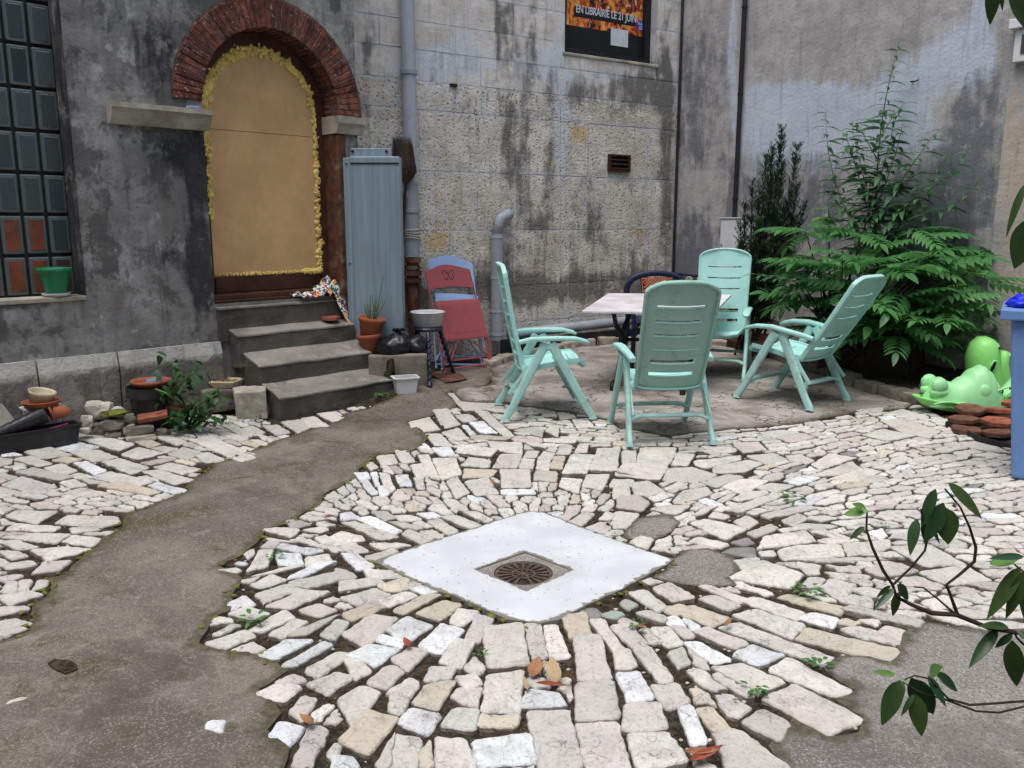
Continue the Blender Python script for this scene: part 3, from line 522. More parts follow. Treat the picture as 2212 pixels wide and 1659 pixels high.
lab = np.full(gxx.shape, -1, np.int32)
free = inpoly(gpx, gpy, COBP)
for pl in (PATH, PATCH, PATCH2, PATCH3, TERR, SLABP): free &= ~inpoly(gpx, gpy, pl)
d_ = (gxx-L.o[0])*L.n[0]+(gyy-L.o[1])*L.n[1]; free &= d_ > .03
free &= (gpx > -140) & (gpx < 2350)
stones = []
for F_, txt in QUADS.items():
    for q in txt.split(';'):
        parts = q.split(); c = parts[-1]; pts = []
        for xy in parts[:-1]:
            a, b = xy.split(','); g = gr(*F_(float(a), float(b))); pts.append((g[0], g[1]))
        A = np.array(pts)
        area = .5*sum(A[i][0]*A[(i+1) % len(A)][1]-A[(i+1) % len(A)][0]*A[i][1] for i in range(len(A)))
        if area < 0: A = A[::-1]
        if abs(area) < .0006: continue
        stones.append((A, c, True))
        cen = A.mean(0); A = cen+(A-cen)*(1+.018/np.sqrt(abs(area))); stones[-1] = (A, c, True); Ag = cen+(A-cen)*(1+.014/np.sqrt(abs(area)))
        i0, i1 = max(0, int((Ag[:, 0].min()-GX0)/GS)-1), int((Ag[:, 0].max()-GX0)/GS)+2
        j0, j1 = max(0, int((Ag[:, 1].min()-GY0)/GS)-1), int((Ag[:, 1].max()-GY0)/GS)+2
        if i1 <= 0 or j1 <= 0: continue
        sl = (slice(j0, j1), slice(i0, i1)); free[sl] &= ~inpoly(gxx[sl], gyy[sl], [tuple(t) for t in Ag])
ANC = [(100, 1050, 100, 24), (300, 950, 100, 35), (600, 950, 100, 40), (100, 1250, 100, -6), (640, 1150, 100, 5), (590, 1300, 100, -28), (680, 1180, 100, 25), (560, 1370, 100, -30), (700, 1480, 80, -60), (820, 1560, 40, -80), (1100, 1500, 0, 100), (1280, 1450, 25, 100), (1400, 1380, 60, 80), (1560, 1400, 100, 45), (1600, 1300, 100, 28), (1900, 1250, 100, 6), (2100, 1200, 100, 3), (1700, 1050, 100, -30), (1900, 1000, 100, -26), (2100, 1020, 100, -14), (1700, 1150, 100, -10), (1100, 1000, 60, 30), (820, 1050, 60, 90), (950, 1080, 60, 60), (1300, 1000, 100, -5), (1420, 1100, 100, -50), (1250, 1060, -25, 100), (1500, 960, 100, -8), (1350, 940, 100, 5), (800, 1130, 100, 35)]
an = []
for (x, y, dx, dy) in ANC:
    a = gr(x, y); b = gr(x+dx*.3, y+dy*.3); an.append((a[0], a[1], math.atan2(b[1]-a[1], b[0]-a[0])))
an = np.array(an)
def field(x, y):
    w_ = 1/((an[:, 0]-x)**2+(an[:, 1]-y)**2+.02)**2
    return .5*math.atan2((w_*np.sin(2*an[:, 2])).sum(), (w_*np.cos(2*an[:, 2])).sum())
# seeds
fj, fi = np.nonzero(free); seeds = []
order = rng.permutation(len(fj)); occ = np.zeros(free.shape, bool)
for t in order[:60000]:
    j, i = fj[t], fi[t]
    if occ[j, i]: continue
    x, y = gxx[j, i], gyy[j, i]
    a = .098*rng.uniform(.62, 1.6); b = .050*rng.uniform(.72, 1.3)
    th = field(x, y)+rng.normal(0, .10)
    seeds.append([x, y, th, a, b]); rr = int(1.75*max(a*.62, b)/GS)
    J0, J1, I0, I1 = max(0, j-rr), j+rr+1, max(0, i-rr), i+rr+1
    dx = gxx[J0:J1, I0:I1]-x; dy = gyy[J0:J1, I0:I1]-y; u = dx*math.cos(th)+dy*math.sin(th); v = -dx*math.sin(th)+dy*math.cos(th)
    occ[J0:J1, I0:I1] |= ((np.abs(u)/(a*1.25))**3+(np.abs(v)/(b*1.25))**3) < 1
seeds = np.array(seeds); NS = len(seeds)
for it in range(7):
    best = np.full(free.shape, 1e9, np.float32); lab[:] = -1
    for s_ in range(NS):
        x, y, th, a, b = seeds[s_]; ri = int(2.6*a/GS); i = int((x-GX0)/GS); j = int((y-GY0)/GS)
        J0, J1, I0, I1 = max(0, j-ri), min(GNY, j+ri+1), max(0, i-ri), min(GNX, i+ri+1)
        dx = gxx[J0:J1, I0:I1]-x; dy = gyy[J0:J1, I0:I1]-y; c, sn = math.cos(th), math.sin(th)
        u = np.abs(dx*c+dy*sn)/a; v = np.abs(-dx*sn+dy*c)/b; d = (u**4+v**4).astype(np.float32)
        bb = best[J0:J1, I0:I1]; mk = (d < bb) & (d < 24); bb[mk] = d[mk]; lab[J0:J1, I0:I1][mk] = s_
    lab[~free] = -1
    v_ = lab >= 0; l = lab[v_]; cnt = np.bincount(l, minlength=NS)+1e-9
    cx_ = np.bincount(l, gxx[v_], NS)/cnt; cy_ = np.bincount(l, gyy[v_], NS)/cnt; okk = cnt > 3
    if it < 6:
        seeds[okk, 0] = cx_[okk]; seeds[okk, 1] = cy_[okk]
        keep = cnt > 6; seeds = seeds[keep]; NS = len(seeds)
        if it % 2 == 1:
            for q in seeds: q[2] = .7*q[2]+.3*field(q[0], q[1]) if abs(math.sin(q[2]-field(q[0], q[1]))) < .3 else field(q[0], q[1])
KA = 24
for s_ in range(NS):
    if cnt[s_] < 12: continue
    x, y, th, a, b = seeds[s_]; pts = []
    i = int(round((x-GX0)/GS)); j = int(round((y-GY0)/GS))
    if not (0 <= i < GNX and 0 <= j < GNY) or lab[j, i] != s_: continue
    for k in range(KA):
        an_ = 2*math.pi*(k+.5)/KA; du, dv = a*math.cos(an_), b*math.sin(an_)
        l_ = math.hypot(du, dv); du, dv = du/l_, dv/l_; ex = du*math.cos(th)-dv*math.sin(th); ey = du*math.sin(th)+dv*math.cos(th)
        t = .006
        while t < .40:
            ii = int(round((x+ex*t-GX0)/GS)); jj = int(round((y+ey*t-GY0)/GS))
            if not (0 <= ii < GNX and 0 <= jj < GNY) or lab[jj, ii] != s_: break
            t += .006
        g = .0055*rng.uniform(.4, 1.7)
        t = max(.012, t-g-.002); pts.append((x+ex*t, y+ey*t))
    A = np.array(pts); rad = np.hypot(A[:, 0]-x, A[:, 1]-y)
    if np.sort(rad)[3] < .021 or cnt[s_] < 26: continue
    Asm = .86*A+.07*np.roll(A, 1, 0)+.07*np.roll(A, -1, 0)
    r_ = rng.uniform(); c = 'w' if r_ < .035 else 'y' if r_ < .09 else 'p' if r_ < .15 else 'd' if r_ < .158 else 'n'
    stones.append((Asm, c, False))
def refine(A, seed, traced):
    if traced:
        out = []
        for i in range(len(A)):
            p, a, b = A[i], A[i-1], A[(i+1) % len(A)]; k1 = min(.25, .012/np.linalg.norm(a-p)); k2 = min(.25, .012/np.linalg.norm(b-p))
            out += [p+(a-p)*k1, p+(b-p)*k2]
        A = np.array(out)
    out = []
    for i in range(len(A)):
        a, b = A[i], A[(i+1) % len(A)]; n = max(1, int(round(np.linalg.norm(b-a)/.022)))
        for k in range(n): out.append(a+(b-a)*k/n)
    A = np.array(out); am = .0062 if traced else .0055
    return np.array([q+am*np.array([nz((q[0], q[1], seed), 45)+.8*nz((q[0], q[1], seed), 17), nz((q[1], q[0], seed+5), 45)+.8*nz((q[1], q[0], seed), 17)]) for q in A])
def stone_mesh(m, A, c, idx, org=(0, 0)):
    cen = A.mean(0); n = len(A); size = math.sqrt(max(1e-4, .5*abs(np.dot(A[:, 0], np.roll(A[:, 1], 1))-np.dot(A[:, 1], np.roll(A[:, 0], 1)))))
    base = np.array(COLS[c]); j = rng.normal(0, .06); hue = rng.normal(0, .012, 3); cc = np.clip(base*(1+j*1.6)+hue*base, .03, .84)
    cc = tuple(float(t) for t in cc); h = rng.uniform(.0, .010) if c != 'd' else 0; tx, ty = rng.normal(0, .018, 2); dirt = rng.uniform(.0, .3)
    def Z(x, y, dz, a_=.004): return zg(x, y)+h+dz+tx*(x-cen[0])+ty*(y-cen[1])+a_*nz((x, y, idx), 26)
    rings = []
    for (k, dz, al) in ((1.0, -.045, 1.0), (1.0, -.006, .75), (None, .0, .10+dirt*.6), (.60, .001, dirt), ):
        r = []
        for p in A:
            if k is None:
                d = p-cen; l = np.linalg.norm(d); q = cen+d*max(.5, 1-.006/l)
            else: q = cen+(p-cen)*k
            r.append(m.v((q[0], q[1], Z(q[0], q[1], dz)), cc+(al,)))
        rings.append(r)
    for a, b in zip(rings[:-1], rings[1:]):
        for i in range(n): i2 = (i+1) % n; m.f(a[i], a[i2], b[i2], b[i])
    cv = m.v((cen[0], cen[1], Z(cen[0], cen[1], .003)), cc+(dirt*.5,))
    for i in range(n): m.f(rings[-1][i], rings[-1][(i+1) % n], cv)
vis = []
for k, (A, c, t) in enumerate(stones):
    px, py = pixv(A[:, 0], A[:, 1], zgv(A[:, 0], A[:, 1])); inside = (px.mean() > -10) and (px.mean() < 2222) and (py.mean() < 1670)
    ar = .5*abs(np.dot(px, np.roll(py, 1))-np.dot(py, np.roll(px, 1))); vis.append(-ar if inside else 0)
order = np.argsort(vis); big = set(int(q) for q in order[:298]); rest = MB(); rest_n = 0
for k, (A, c, t) in enumerate(stones):
    A = refine(A, k, t)
    if k in big:
        m = MB(); stone_mesh(m, A, c, k); m.build('cobblestone', 'cobble', yard, smooth=False)
    else: stone_mesh(rest, A, c, k)
rest.build('cobblestones', 'cobble', yard); tag(bpy.data.objects['cobblestones'], kind='stuff')
print('stones', len(stones), 'auto', NS)
# loose chips of stone in the soil joints
chips = MB()
for k in range(900):
    j, i = fj[rng.randint(len(fj))], fi[rng.randint(len(fi))]; t = rng.randint(len(fj)); x, y = gxx[fj[t], fi[t]], gyy[fj[t], fi[t]]
    r = rng.uniform(.003, .010); chips.blob((x, y, zg(x, y)-.004), (r, r*.8, r*.6), k, .3, 1.5, 1)
o = chips.build('gravel', 'pale_rock', smooth=False); tag(o, kind='stuff')

HOLE = [(104, 1437), (118, 1428), (150, 1431), (170, 1440), (165, 1452), (140, 1460), (118, 1453)]
ho = sheet('pothole', 'soil', outline(HOLE, .01, .012, 5, 20), .010, .03, skirt=.004); tag(ho, kind='structure')
lit = MB()
for k in range(420):
    t = rng.randint(len(fj)); x, y = gxx[fj[t], fi[t]]+rng.normal(0, .05), gyy[fj[t], fi[t]]+rng.normal(0, .05); a_ = rng.uniform(0, 6.28); r = rng.uniform(.004, .013); z = zg(x, y)+.014
    q = [(x+r*math.cos(a_+b)*(1 if i % 2 else .45), y+r*math.sin(a_+b)*(1 if i % 2 else .45), z+rng.uniform(0, .004)) for i, b in enumerate((0, 1.57, 3.14, 4.71))]
    lit.F.append(tuple(lit.v(p) for p in q))
o = lit.build('leaf_litter', 'dry_leaf', solid=.001); tag(o, kind='stuff')

# ---- the white slab with its drain
P0 = gr(1134, 1236)
slab = thing('drain_slab', 'white painted concrete slab with round iron drain grate in the cobbles', 'drain', P0)
RECP = [(1029, 1233), (1134, 1196), (1234, 1234), (1137, 1279)]
op = outline(SLABP, .022, .007, 3, 14); ip = [gr(*q)[:2] for q in RECP]; ipf = []
for i in range(4):
    a, b = ip[i], ip[(i+1) % 4]
    for k in range(8): ipf.append(a+(b-a)*k/8+.003*np.array([nz((a[0]+k, a[1], 2), 8), nz((a[1]+k, b[0], 4), 8)]))
nO, nI = len(op), len(ipf); V = [Vector((float(q[0]), float(q[1]))) for q in op]+[Vector((float(q[0]), float(q[1]))) for q in ipf]
E_ = [(i, (i+1) % nO) for i in range(nO)]+[(nO+i, nO+(i+1) % nI) for i in range(nI)]
gA = np.array([[q.x, q.y] for q in V]); gx, gy = np.meshgrid(np.arange(gA[:, 0].min(), gA[:, 0].max(), .05), np.arange(gA[:, 1].min(), gA[:, 1].max(), .05))
ok = inpoly(gx, gy, [tuple(q) for q in gA[:nO]]) & ~inpoly(gx, gy, [tuple(q) for q in gA[nO:]])
for a, b in zip(gx[ok], gy[ok]):
    if np.hypot(gA[:, 0]-a, gA[:, 1]-b).min() > .03: V.append(Vector((float(a), float(b))))
vo, eo, fo, ov, oe, of_ = delaunay_2d_cdt(V, E_, [], 0, 1e-5)
m = MB(); zt = .013
ipt = [tuple(q) for q in ipf]; opt = [tuple(q) for q in op]
for i, q in enumerate(vo):
    ed = 1.0 if any(t < nO+nI for t in ov[i]) else 0.0
    m.v((q.x, q.y, zg(q.x, q.y)+zt+.002*nz((q.x, q.y, 3), 4)-(.004 if ed else 0)), (1, 1, 1, ed))
for q in fo:
    cx0 = np.mean([vo[t].x for t in q]); cy0 = np.mean([vo[t].y for t in q])
    c1 = inpoly(np.array([cx0]), np.array([cy0]), opt)[0]; c2 = inpoly(np.array([cx0]), np.array([cy0]), ipt)[0]
    if c1 and not c2: m.f(*q)
mp_ = {}
for i, src in enumerate(ov):
    for t in src:
        if t < nO+nI: mp_[t] = i
for (b0, n_, dp) in ((0, nO, .06), (nO, nI, .035)):
    low = {t: m.v((m.V[mp_[t]][0], m.V[mp_[t]][1], m.V[mp_[t]][2]-dp), (1, 1, 1, 1)) for t in range(b0, b0+n_) if t in mp_}
    for k in range(n_):
        t, t2 = b0+k, b0+(k+1) % n_
        if t in low and t2 in low: m.f(mp_[t], mp_[t2], low[t2], low[t])
m.build('slab', 'white_slab', slab)
gc = gr(1130.6, 1237.7); GR = float(np.linalg.norm(gr(1193, 1237.7)-gr(1068, 1237.7))/2); zz = zg(gc[0], gc[1])+.001
m = MB(); prev = None; NSEG = 48
ring = [(gc[0]+GR*1.02*math.cos(2*math.pi*k/NSEG), gc[1]+GR*1.02*math.sin(2*math.pi*k/NSEG)) for k in range(NSEG)]
inner = [m.v((x, y, zz)) for x, y in ring]; outer = []
ipo = np.array(ip); icen = ipo.mean(0)
def raypoly(ang):
    d = np.array([math.cos(ang), math.sin(ang)]); best = 9
    for i in range(4):
        a, b = ipo[i], ipo[(i+1) % 4]; M_ = np.array([d, a-b]).T
        t, s2 = np.linalg.solve(M_, a-gc[:2])
        if t > 0 and -1e-6 <= s2 <= 1+1e-6: best = min(best, t)
    return gc[:2]+d*(best+.01)
for k in range(NSEG): q = raypoly(2*math.pi*k/NSEG); outer.append(m.v((q[0], q[1], zz+.002)))
dn = [m.v((x, y, zz-.06)) for x, y in ring]
for k in range(NSEG): k2 = (k+1) % NSEG; m.f(inner[k], inner[k2], outer[k2], outer[k]); m.f(inner[k], inner[k2], dn[k2], dn[k])
m.build('recess', 'drain_concrete', slab)
m = MB(); m.lathe([(GR*1.05, -.06), (.001, -.07)], (gc[0], gc[1], zz)); m.build('drain_hole', 'black_void', slab)
grate = local_mb(); zt = zz-.004
def G(r, a, z=0): return (gc[0]+r*math.cos(a), gc[1]+r*math.sin(a), zt+z)
g0 = MB(); NS2 = 18
def ringband(m, r0, r1, z0, z1, n=54):
    a = [[m.v(G(r, 2*math.pi*k/n, z)) for k in range(n)] for r, z in ((r0, z0), (r0, z1), (r1, z1), (r1, z0))]
    for i in range(4):
        p, q = a[i], a[(i+1) % 4]
        for k in range(n): k2 = (k+1) % n; m.f(p[k], p[k2], q[k2], q[k])
ringband(g0, GR*.90, GR*.985, -.014, 0); ringband(g0, GR*.34, GR*.42, -.012, .001); ringband(g0, .0005, GR*.09, -.012, .002)
for k in range(NS2):
    a = 2*math.pi*(k+.5)/NS2
    if abs(a-1.5*math.pi) < .30: continue
    w0, w1 = GR*.028, GR*.075
    for (r0, r1, wa, wb) in ((GR*.40, GR*.55, w0, w0*1.2), (GR*.55, GR*.93, w0*1.2, w1)):
        q = [G(r0, a-wa/r0, -.012), G(r1, a-wb/r1, -.012), G(r1, a+wb/r1, -.012), G(r0, a+wa/r0, -.012)]
        g0.hexa(q+[(x, y, z+.013) for x, y, z in q])
for k in range(9):
    a = 2*math.pi*(k+.5)/9; wa = GR*.035
    q = [G(GR*.07, a-.35, -.012), G(GR*.36, a-wa*1.1/(GR*.36), -.012), G(GR*.36, a+wa*1.1/(GR*.36), -.012), G(GR*.07, a+.35, -.012)]
    g0.hexa(q+[(x, y, z+.013) for x, y, z in q])
g0.build('grate', 'iron_grate', slab)
# ---------------------------------------------------------------- walls
def stains(blobs):
    A = [(b[0], b[1], b[2], b[3], 'RGB'.index(b[4]), b[5]) for b in blobs]
    def f(P, base=(0, 0, 0)):
        px, py = pixv(P[0], P[1], P[2]); c = list(base)
        for (x, y, rx, ry, ch, s_) in A:
            q = ((px-x)/rx)**2+((py-y)/ry)**2
            if q < 6: c[ch] += s_*math.exp(-q**1.5*.8)
        return tuple(max(-.6, min(1.2, t)) for t in c)
    return f
def lines(a, b, step, keys):
    n = max(1, int(round((b-a)/step))); xs = [a+(b-a)*i/n for i in range(n+1)]
    for k in keys:
        if a < k < b:
            j = min(range(len(xs)), key=lambda i: abs(xs[i]-k))
            if 0 < j < len(xs)-1: xs[j] = k
    return sorted(set(xs))
def wall_sheet(Wl, name, mat, us, zs, skip, st, parent, amp=.006, off=0.0, depth=None, base=(0, 0, 0), fq=2.2):
    m = MB(); idx = {}
    for j, z in enumerate(zs):
        for i, u in enumerate(us):
            P = Wl.at(u, off, z); d = amp*(nz(P, fq)+.5*nz(P, fq*3.1))
            idx[i, j] = m.v(P+Wl.n*d, st(P, base)+(0,))
    inc = {}
    for j in range(len(zs)-1):
        for i in range(len(us)-1):
            if skip and skip(.5*(us[i]+us[i+1]), .5*(zs[j]+zs[j+1])): continue
            inc[i, j] = 1; m.f(idx[i, j], idx[i+1, j], idx[i+1, j+1], idx[i, j+1])
    if depth:
        back = {}
        def B(i, j):
            if (i, j) not in back:
                v = m.V[idx[i, j]]; back[i, j] = m.v(np.array(v)-Wl.n*depth, m.C[idx[i, j]])
            return back[i, j]
        for (i, j) in inc:
            for (di, dj, a, b) in ((-1, 0, (i, j), (i, j+1)), (1, 0, (i+1, j), (i+1, j+1)), (0, -1, (i, j), (i+1, j)), (0, 1, (i, j+1), (i+1, j+1))):
                if (i+di, j+dj) not in inc: m.f(idx[a], idx[b], B(*b), B(*a))
    return m.build(name, mat, parent, smooth=False, C='stain')

# --- left: rendered house wall
ARC_U, ARC_Z, R_IN, R_OUT = .642, 2.45, .60, .826
WIN_U, WIN_Z = -.905, 1.05
lst = stains([(250, 300, 60, 330, 'R', -.25), (200, 60, 70, 90, 'R', -.2), (300, 110, 90, 60, 'R', .45), (330, 40, 60, 40, 'R', .25), (290, 190, 60, 20, 'R', .35), (360, 150, 60, 70, 'R', .3), (400, 330, 60, 55, 'R', .95), (430, 450, 28, 120, 'R', 1.0), (440, 620, 26, 90, 'R', .85), (415, 560, 40, 60, 'R', .5),
    (330, 560, 60, 40, 'R', .45), (345, 510, 40, 50, 'R', .35), (230, 600, 60, 30, 'R', .25), (300, 420, 40, 90, 'G', .25), (190, 400, 30, 200, 'G', .2), (250, 560, 60, 60, 'G', .2), (180, 250, 25, 200, 'R', -.2), (250, 20, 60, 60, 'G', .35),
    (300, 680, 200, 50, 'R', .1), (100, 720, 150, 60, 'R', .05), (760, 110, 30, 90, 'R', .15), (745, 60, 60, 40, 'R', .2), (280, 200, 50, 20, 'G', .35), (440, 300, 15, 30, 'R', .6), (405, 390, 40, 12, 'G', .5), (425, 545, 40, 10, 'G', .5), (770, 200, 12, 60, 'G', .3)])
house = thing('house_wall', 'dark grey rendered wall with boarded up arched doorway under red brick arch', 'wall', L.at(.6))
def lskip(u, z):
    if -4.2 < u < WIN_U and z > WIN_Z: return True
    if .034 < u < 1.24 and .93 < z < ARC_Z: return True
    if z >= ARC_Z and math.hypot(u-ARC_U, z-ARC_Z) < R_IN+.09: return True
    return False
us = lines(-8.5, LEND, .09, [WIN_U, .034, 1.24]); zs = lines(-.15, 8.5, .07, [.93, WIN_Z, ARC_Z])
wall_sheet(L, 'plaster', 'house_plaster', us, zs, lskip, lst, house, .007)
# end face (returns to the stone wall) and thickness
m = MB(L.T)
def wbox(m, Wl, st, u0, u1, o0, o1, z0, z1, base=(0, 0, 0), n=(1, 1, 1)):
    # box with subdivided faces carrying stains
    for fx, a, b in ((0, (o0, o1), (z0, z1)), (1, (u0, u1), (z0, z1)), (2, (u0, u1), (o0, o1))):
        for side in (0, 1):
            na = max(1, int(abs(a[1]-a[0])/.12)); nb = max(1, int(abs(b[1]-b[0])/.12)); g = []
            for j in range(nb+1):
                row = []
                for i in range(na+1):
                    p = a[0]+(a[1]-a[0])*i/na; q = b[0]+(b[1]-b[0])*j/nb
                    c3 = ((u0, u1)[side], p, q) if fx == 0 else (p, (o0, o1)[side], q) if fx == 1 else (p, q, (z0, z1)[side])
                    P = Wl.at(c3[0], c3[1], c3[2]); row.append(m.v(P, st(P, base)+(0,)))
                g.append(row)
            for j in range(nb):
                for i in range(na): m.f(g[j][i], g[j][i+1], g[j+1][i+1], g[j+1][i])
m = MB(); wbox(m, L, lst, LEND-.004, LEND+.004, -1.6, 0, -.15, 8.5)
wbox(m, L, lst, 1.242, LEND-.006, -.42, -.012, -.15, 8.4, (.2, 0, 0)); wbox(m, L, lst, WIN_U+.002, .030, -.42, -.012, -.15, 8.4, (.15, 0, 0)); wbox(m, L, lst, -8.5, WIN_U, -.42, -.012, -.15, WIN_Z-.003, (-.2, .3, 0))
wbox(m, L, lst, WIN_U-.006, WIN_U+.0015, -.2, -.014, WIN_Z, 8.3, (.75, 0, 0))
m.build('wall_core', 'house_plaster', house, C='stain')
m = MB(); wbox(m, L, lst, .034, 1.24, -.9, -.46, -.1, 3.3); m.build('inner_wall', 'black_void', house, C='stain')
# brick arch, brick by brick
nb = 46
for k in range(nb):
    a0 = math.pi*k/nb; a1 = math.pi*(k+1)/nb; g = .0045; j = rng.uniform(-.003, .004)
    m = MB(L.T); r0 = R_IN+rng.uniform(-.004, .006); r1 = R_OUT+rng.uniform(-.008, .006); o = .014+rng.uniform(-.005, .007)
    pts = []
    for off in (-.33, o):
        for (r, a) in ((r0, a0+g/r0/2), (r1, a0+g/r1/2+j*.3), (r1, a1-g/r1/2+j*.3), (r0, a1-g/r0/2)):
            pts.append((ARC_U-r*math.cos(a), off, ARC_Z+r*math.sin(a)))
    t = rng.uniform(); cc = (.20, .065, .045) if t < .5 else (.13, .045, .035) if t < .8 else (.26, .095, .06)
    m.hexa(pts); m.C = [cc+(0,)]*len(m.V); m.build('brick', 'arch_brick', house, bevel=.006, seg=1)
m = MB(L.T); n = 40
A = [[m.v((ARC_U-r*math.cos(math.pi*k/n), off, ARC_Z+r*math.sin(math.pi*k/n)), (.3, 0, 0, 0)) for k in range(n+1)] for r, off in ((R_IN+.006, .010), (R_OUT+.012, .006), (R_OUT+.012, -.4), (R_IN+.012, -.34))]
for q in range(4):
    for k in range(n): a, b = A[q], A[(q+1) % 4]; m.f(a[k], a[k+1], b[k+1], b[k])
m.build('mortar_bed', 'brick_mortar', house)
# stone ledge on the left of the arch, capital on the right
def profile_block(m, u0, u1, prof, n=10, taper=0.0):
    # prof: (off, z) polygon extruded along u with slight wobble
    rings = []
    for i in range(n+1):
        t = i/n; u = u0+(u1-u0)*t
        rings.append([m.v((u+.004*nz((u, z, o), 30), o+.004*nz((u*2, z, o), 20), z+.004*nz((u, z*3, o), 20))) for (o, z) in prof])
    k = len(prof)
    for i in range(n):
        for j in range(k): m.f(rings[i][j], rings[i][(j+1) % k], rings[i+1][(j+1) % k], rings[i+1][j])
    m.F.append(tuple(rings[0][::-1])); m.F.append(tuple(rings[-1]))
u0, zl = L.uz(240, 218, .1); u1, zl2 = L.uz(450, 236, .1)
m = MB(L.T); profile_block(m, u0, .06, [(-.05, zl-.14), (.045, zl-.14), (.075, zl-.10), (.095, zl-.055), (.10, zl-.04), (.125, zl-.035), (.125, zl), (-.05, zl+.012)], 14)
m.build('stone_ledge', 'ledge_stone', house)
m = MB(L.T); profile_block(m, 1.20, LEND+.04, [(-.30, 2.30), (.03, 2.30), (.05, 2.35), (.075, 2.385), (.075, 2.44), (-.30, 2.445)], 5); m.build('capital', 'ledge_stone', house)
m = MB(L.T); m.box(1.215, 1.30, -.36, .014, .93, 2.30); m.build('door_jamb', 'rust', house, bevel=.012)
# doorway: frame > board, foam
D0 = -.21
fr = MB(L.T)
def archring(m, r0, r1, o0, o1, z0=None, n=28, cu=ARC_U, cz=ARC_Z):
    pa = [(math.pi, )]; pts = []
    angs = [0]+[math.pi*k/n for k in range(n+1)]+[math.pi]
    prof = []
    for i, a in enumerate(angs):
        low = (i == 0 or i == len(angs)-1)
        row = []
        for (r, o) in ((r0, o0), (r1, o0), (r1, o1), (r0, o1)):
            row.append(m.v((cu-r*math.cos(a), o, (z0 if low else cz+r*math.sin(a)))))
        prof.append(row)
    for i in range(len(prof)-1):
        for j in range(4): m.f(prof[i][j], prof[i][(j+1) % 4], prof[i+1][(j+1) % 4], prof[i+1][j])
    m.F.append(tuple(prof[0][::-1])); m.F.append(tuple(prof[-1]))
archring(fr, .50, .60, D0-.06, D0+.02, .95)
fr.box(ARC_U-.49, ARC_U+.49, D0-.05, D0+.015, .995, 1.13)
door = fr.build('door_frame', 'brown_wood', house, bevel=.006)
m = MB(L.T); m.box(ARC_U-.60, ARC_U+.56, D0-.05, -.03, .955, .992); m.box(ARC_U-.61, ARC_U+.60, -.13, -.012, .93, .955); m.build('door_sill', 'brown_wood', door, bevel=.006)
def board(z0, z1):
    m = MB(L.T); n = 24; r = .515; top = []
    if z1 > ARC_Z: pts = [(ARC_U-r, z0)]+[(ARC_U-r*math.cos(math.pi*k/n), ARC_Z-.02+r*math.sin(math.pi*k/n)) for k in range(n+1)]+[(ARC_U+r, z0)]
    else: pts = [(ARC_U-r, z0), (ARC_U-r, z1), (ARC_U+r, z1), (ARC_U+r, z0)]
    a = [m.v((u, D0+.004, z)) for u, z in pts]; b = [m.v((u, D0-.02, z)) for u, z in pts]
    m.F.append(tuple(a)); m.F.append(tuple(b[::-1]))
    for k in range(len(pts)): k2 = (k+1) % len(pts); m.f(a[k], a[k2], b[k2], b[k])
    return m
board(1.12, 2.275).build('board', 'board_tan', door); board(2.279, 3).build('board', 'board_tan', door)
fm = MB(L.T)
pth = [(ARC_U-.495, 1.6+.05*k) for k in range(17)]+[(ARC_U-.492*math.cos(math.pi*k/44), ARC_Z-.02+.492*math.sin(math.pi*k/44)) for k in range(45)]+[(ARC_U+.492, ARC_Z-.05*k) for k in range(1, 27)]+[(ARC_U+.48-.03*k, 1.138) for k in range(33)]
for i, (u, z) in enumerate(pth):
    big = 1.0+.5*nz((u, z, 1), 3); r = (.023 if z > 1.2 else .013)*big
    if z < 1.2 and u > ARC_U+.3: r *= 2.2
    for k in range(6): fm.blob((u+rng.normal(0, .011*big*(1 if z > 1.2 else .4)), D0+.010, z+rng.normal(0, .018 if z > 1.2 else .005)), (r*rng.uniform(.4, .9), r*.6, r*rng.uniform(.4, 1.1)), i*3+k, .30, 1.9, 2)
for k in range(24):
    t = math.pi*rng.uniform(.08, .6); fm.blob((ARC_U-.455*math.cos(t)+rng.normal(0, .008), D0+.008, ARC_Z-.02+.455*math.sin(t)), (.02, .012, .028), k, .4, 1.6, 1)
fm.build('foam_seal', 'foam', door, smooth=True)
# plinth stones under the render
pz = .635; cuts = [-4.2, -2.6, -1.95, L.uz(81, 830)[0], L.uz(255, 800)[0], .06]
for k in range(5):
    m = MB(); a, b = cuts[k]+.006, cuts[k+1]-.006
    uu = lines(a, b, .09, []); zz_ = lines(-.1, pz, .09, [])
    g = {}
    for j, z in enumerate(zz_):
        for i, u in enumerate(uu):
            P = L.at(u, 0, z); e = min(1, min(u-a, b-u)/.02) if min(u-a, b-u) < .02 else 1
            o = .045+.014*nz(P, 5)+.006*nz(P, 17)-(.02 if z > pz-.01 else 0)-(.012 if e < 1 else 0)
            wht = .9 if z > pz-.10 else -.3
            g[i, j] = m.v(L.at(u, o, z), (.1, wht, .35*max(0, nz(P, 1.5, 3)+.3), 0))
    for j in range(len(zz_)-1):
        for i in range(len(uu)-1): m.f(g[i, j], g[i+1, j], g[i+1, j+1], g[i, j+1])
    bk = {}
    def Bk(i, j):
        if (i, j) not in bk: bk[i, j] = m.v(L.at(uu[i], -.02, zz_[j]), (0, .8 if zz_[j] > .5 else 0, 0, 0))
        return bk[i, j]
    ni, nj = len(uu)-1, len(zz_)-1
    for i in range(ni): m.f(g[i, nj], g[i+1, nj], Bk(i+1, nj), Bk(i, nj))
    for j in range(nj): m.f(g[0, j], g[0, j+1], Bk(0, j+1), Bk(0, j)); m.f(g[ni, j], g[ni, j+1], Bk(ni, j+1), Bk(ni, j))
    m.build('plinth_block', 'plinth_stone', house, C='stain')
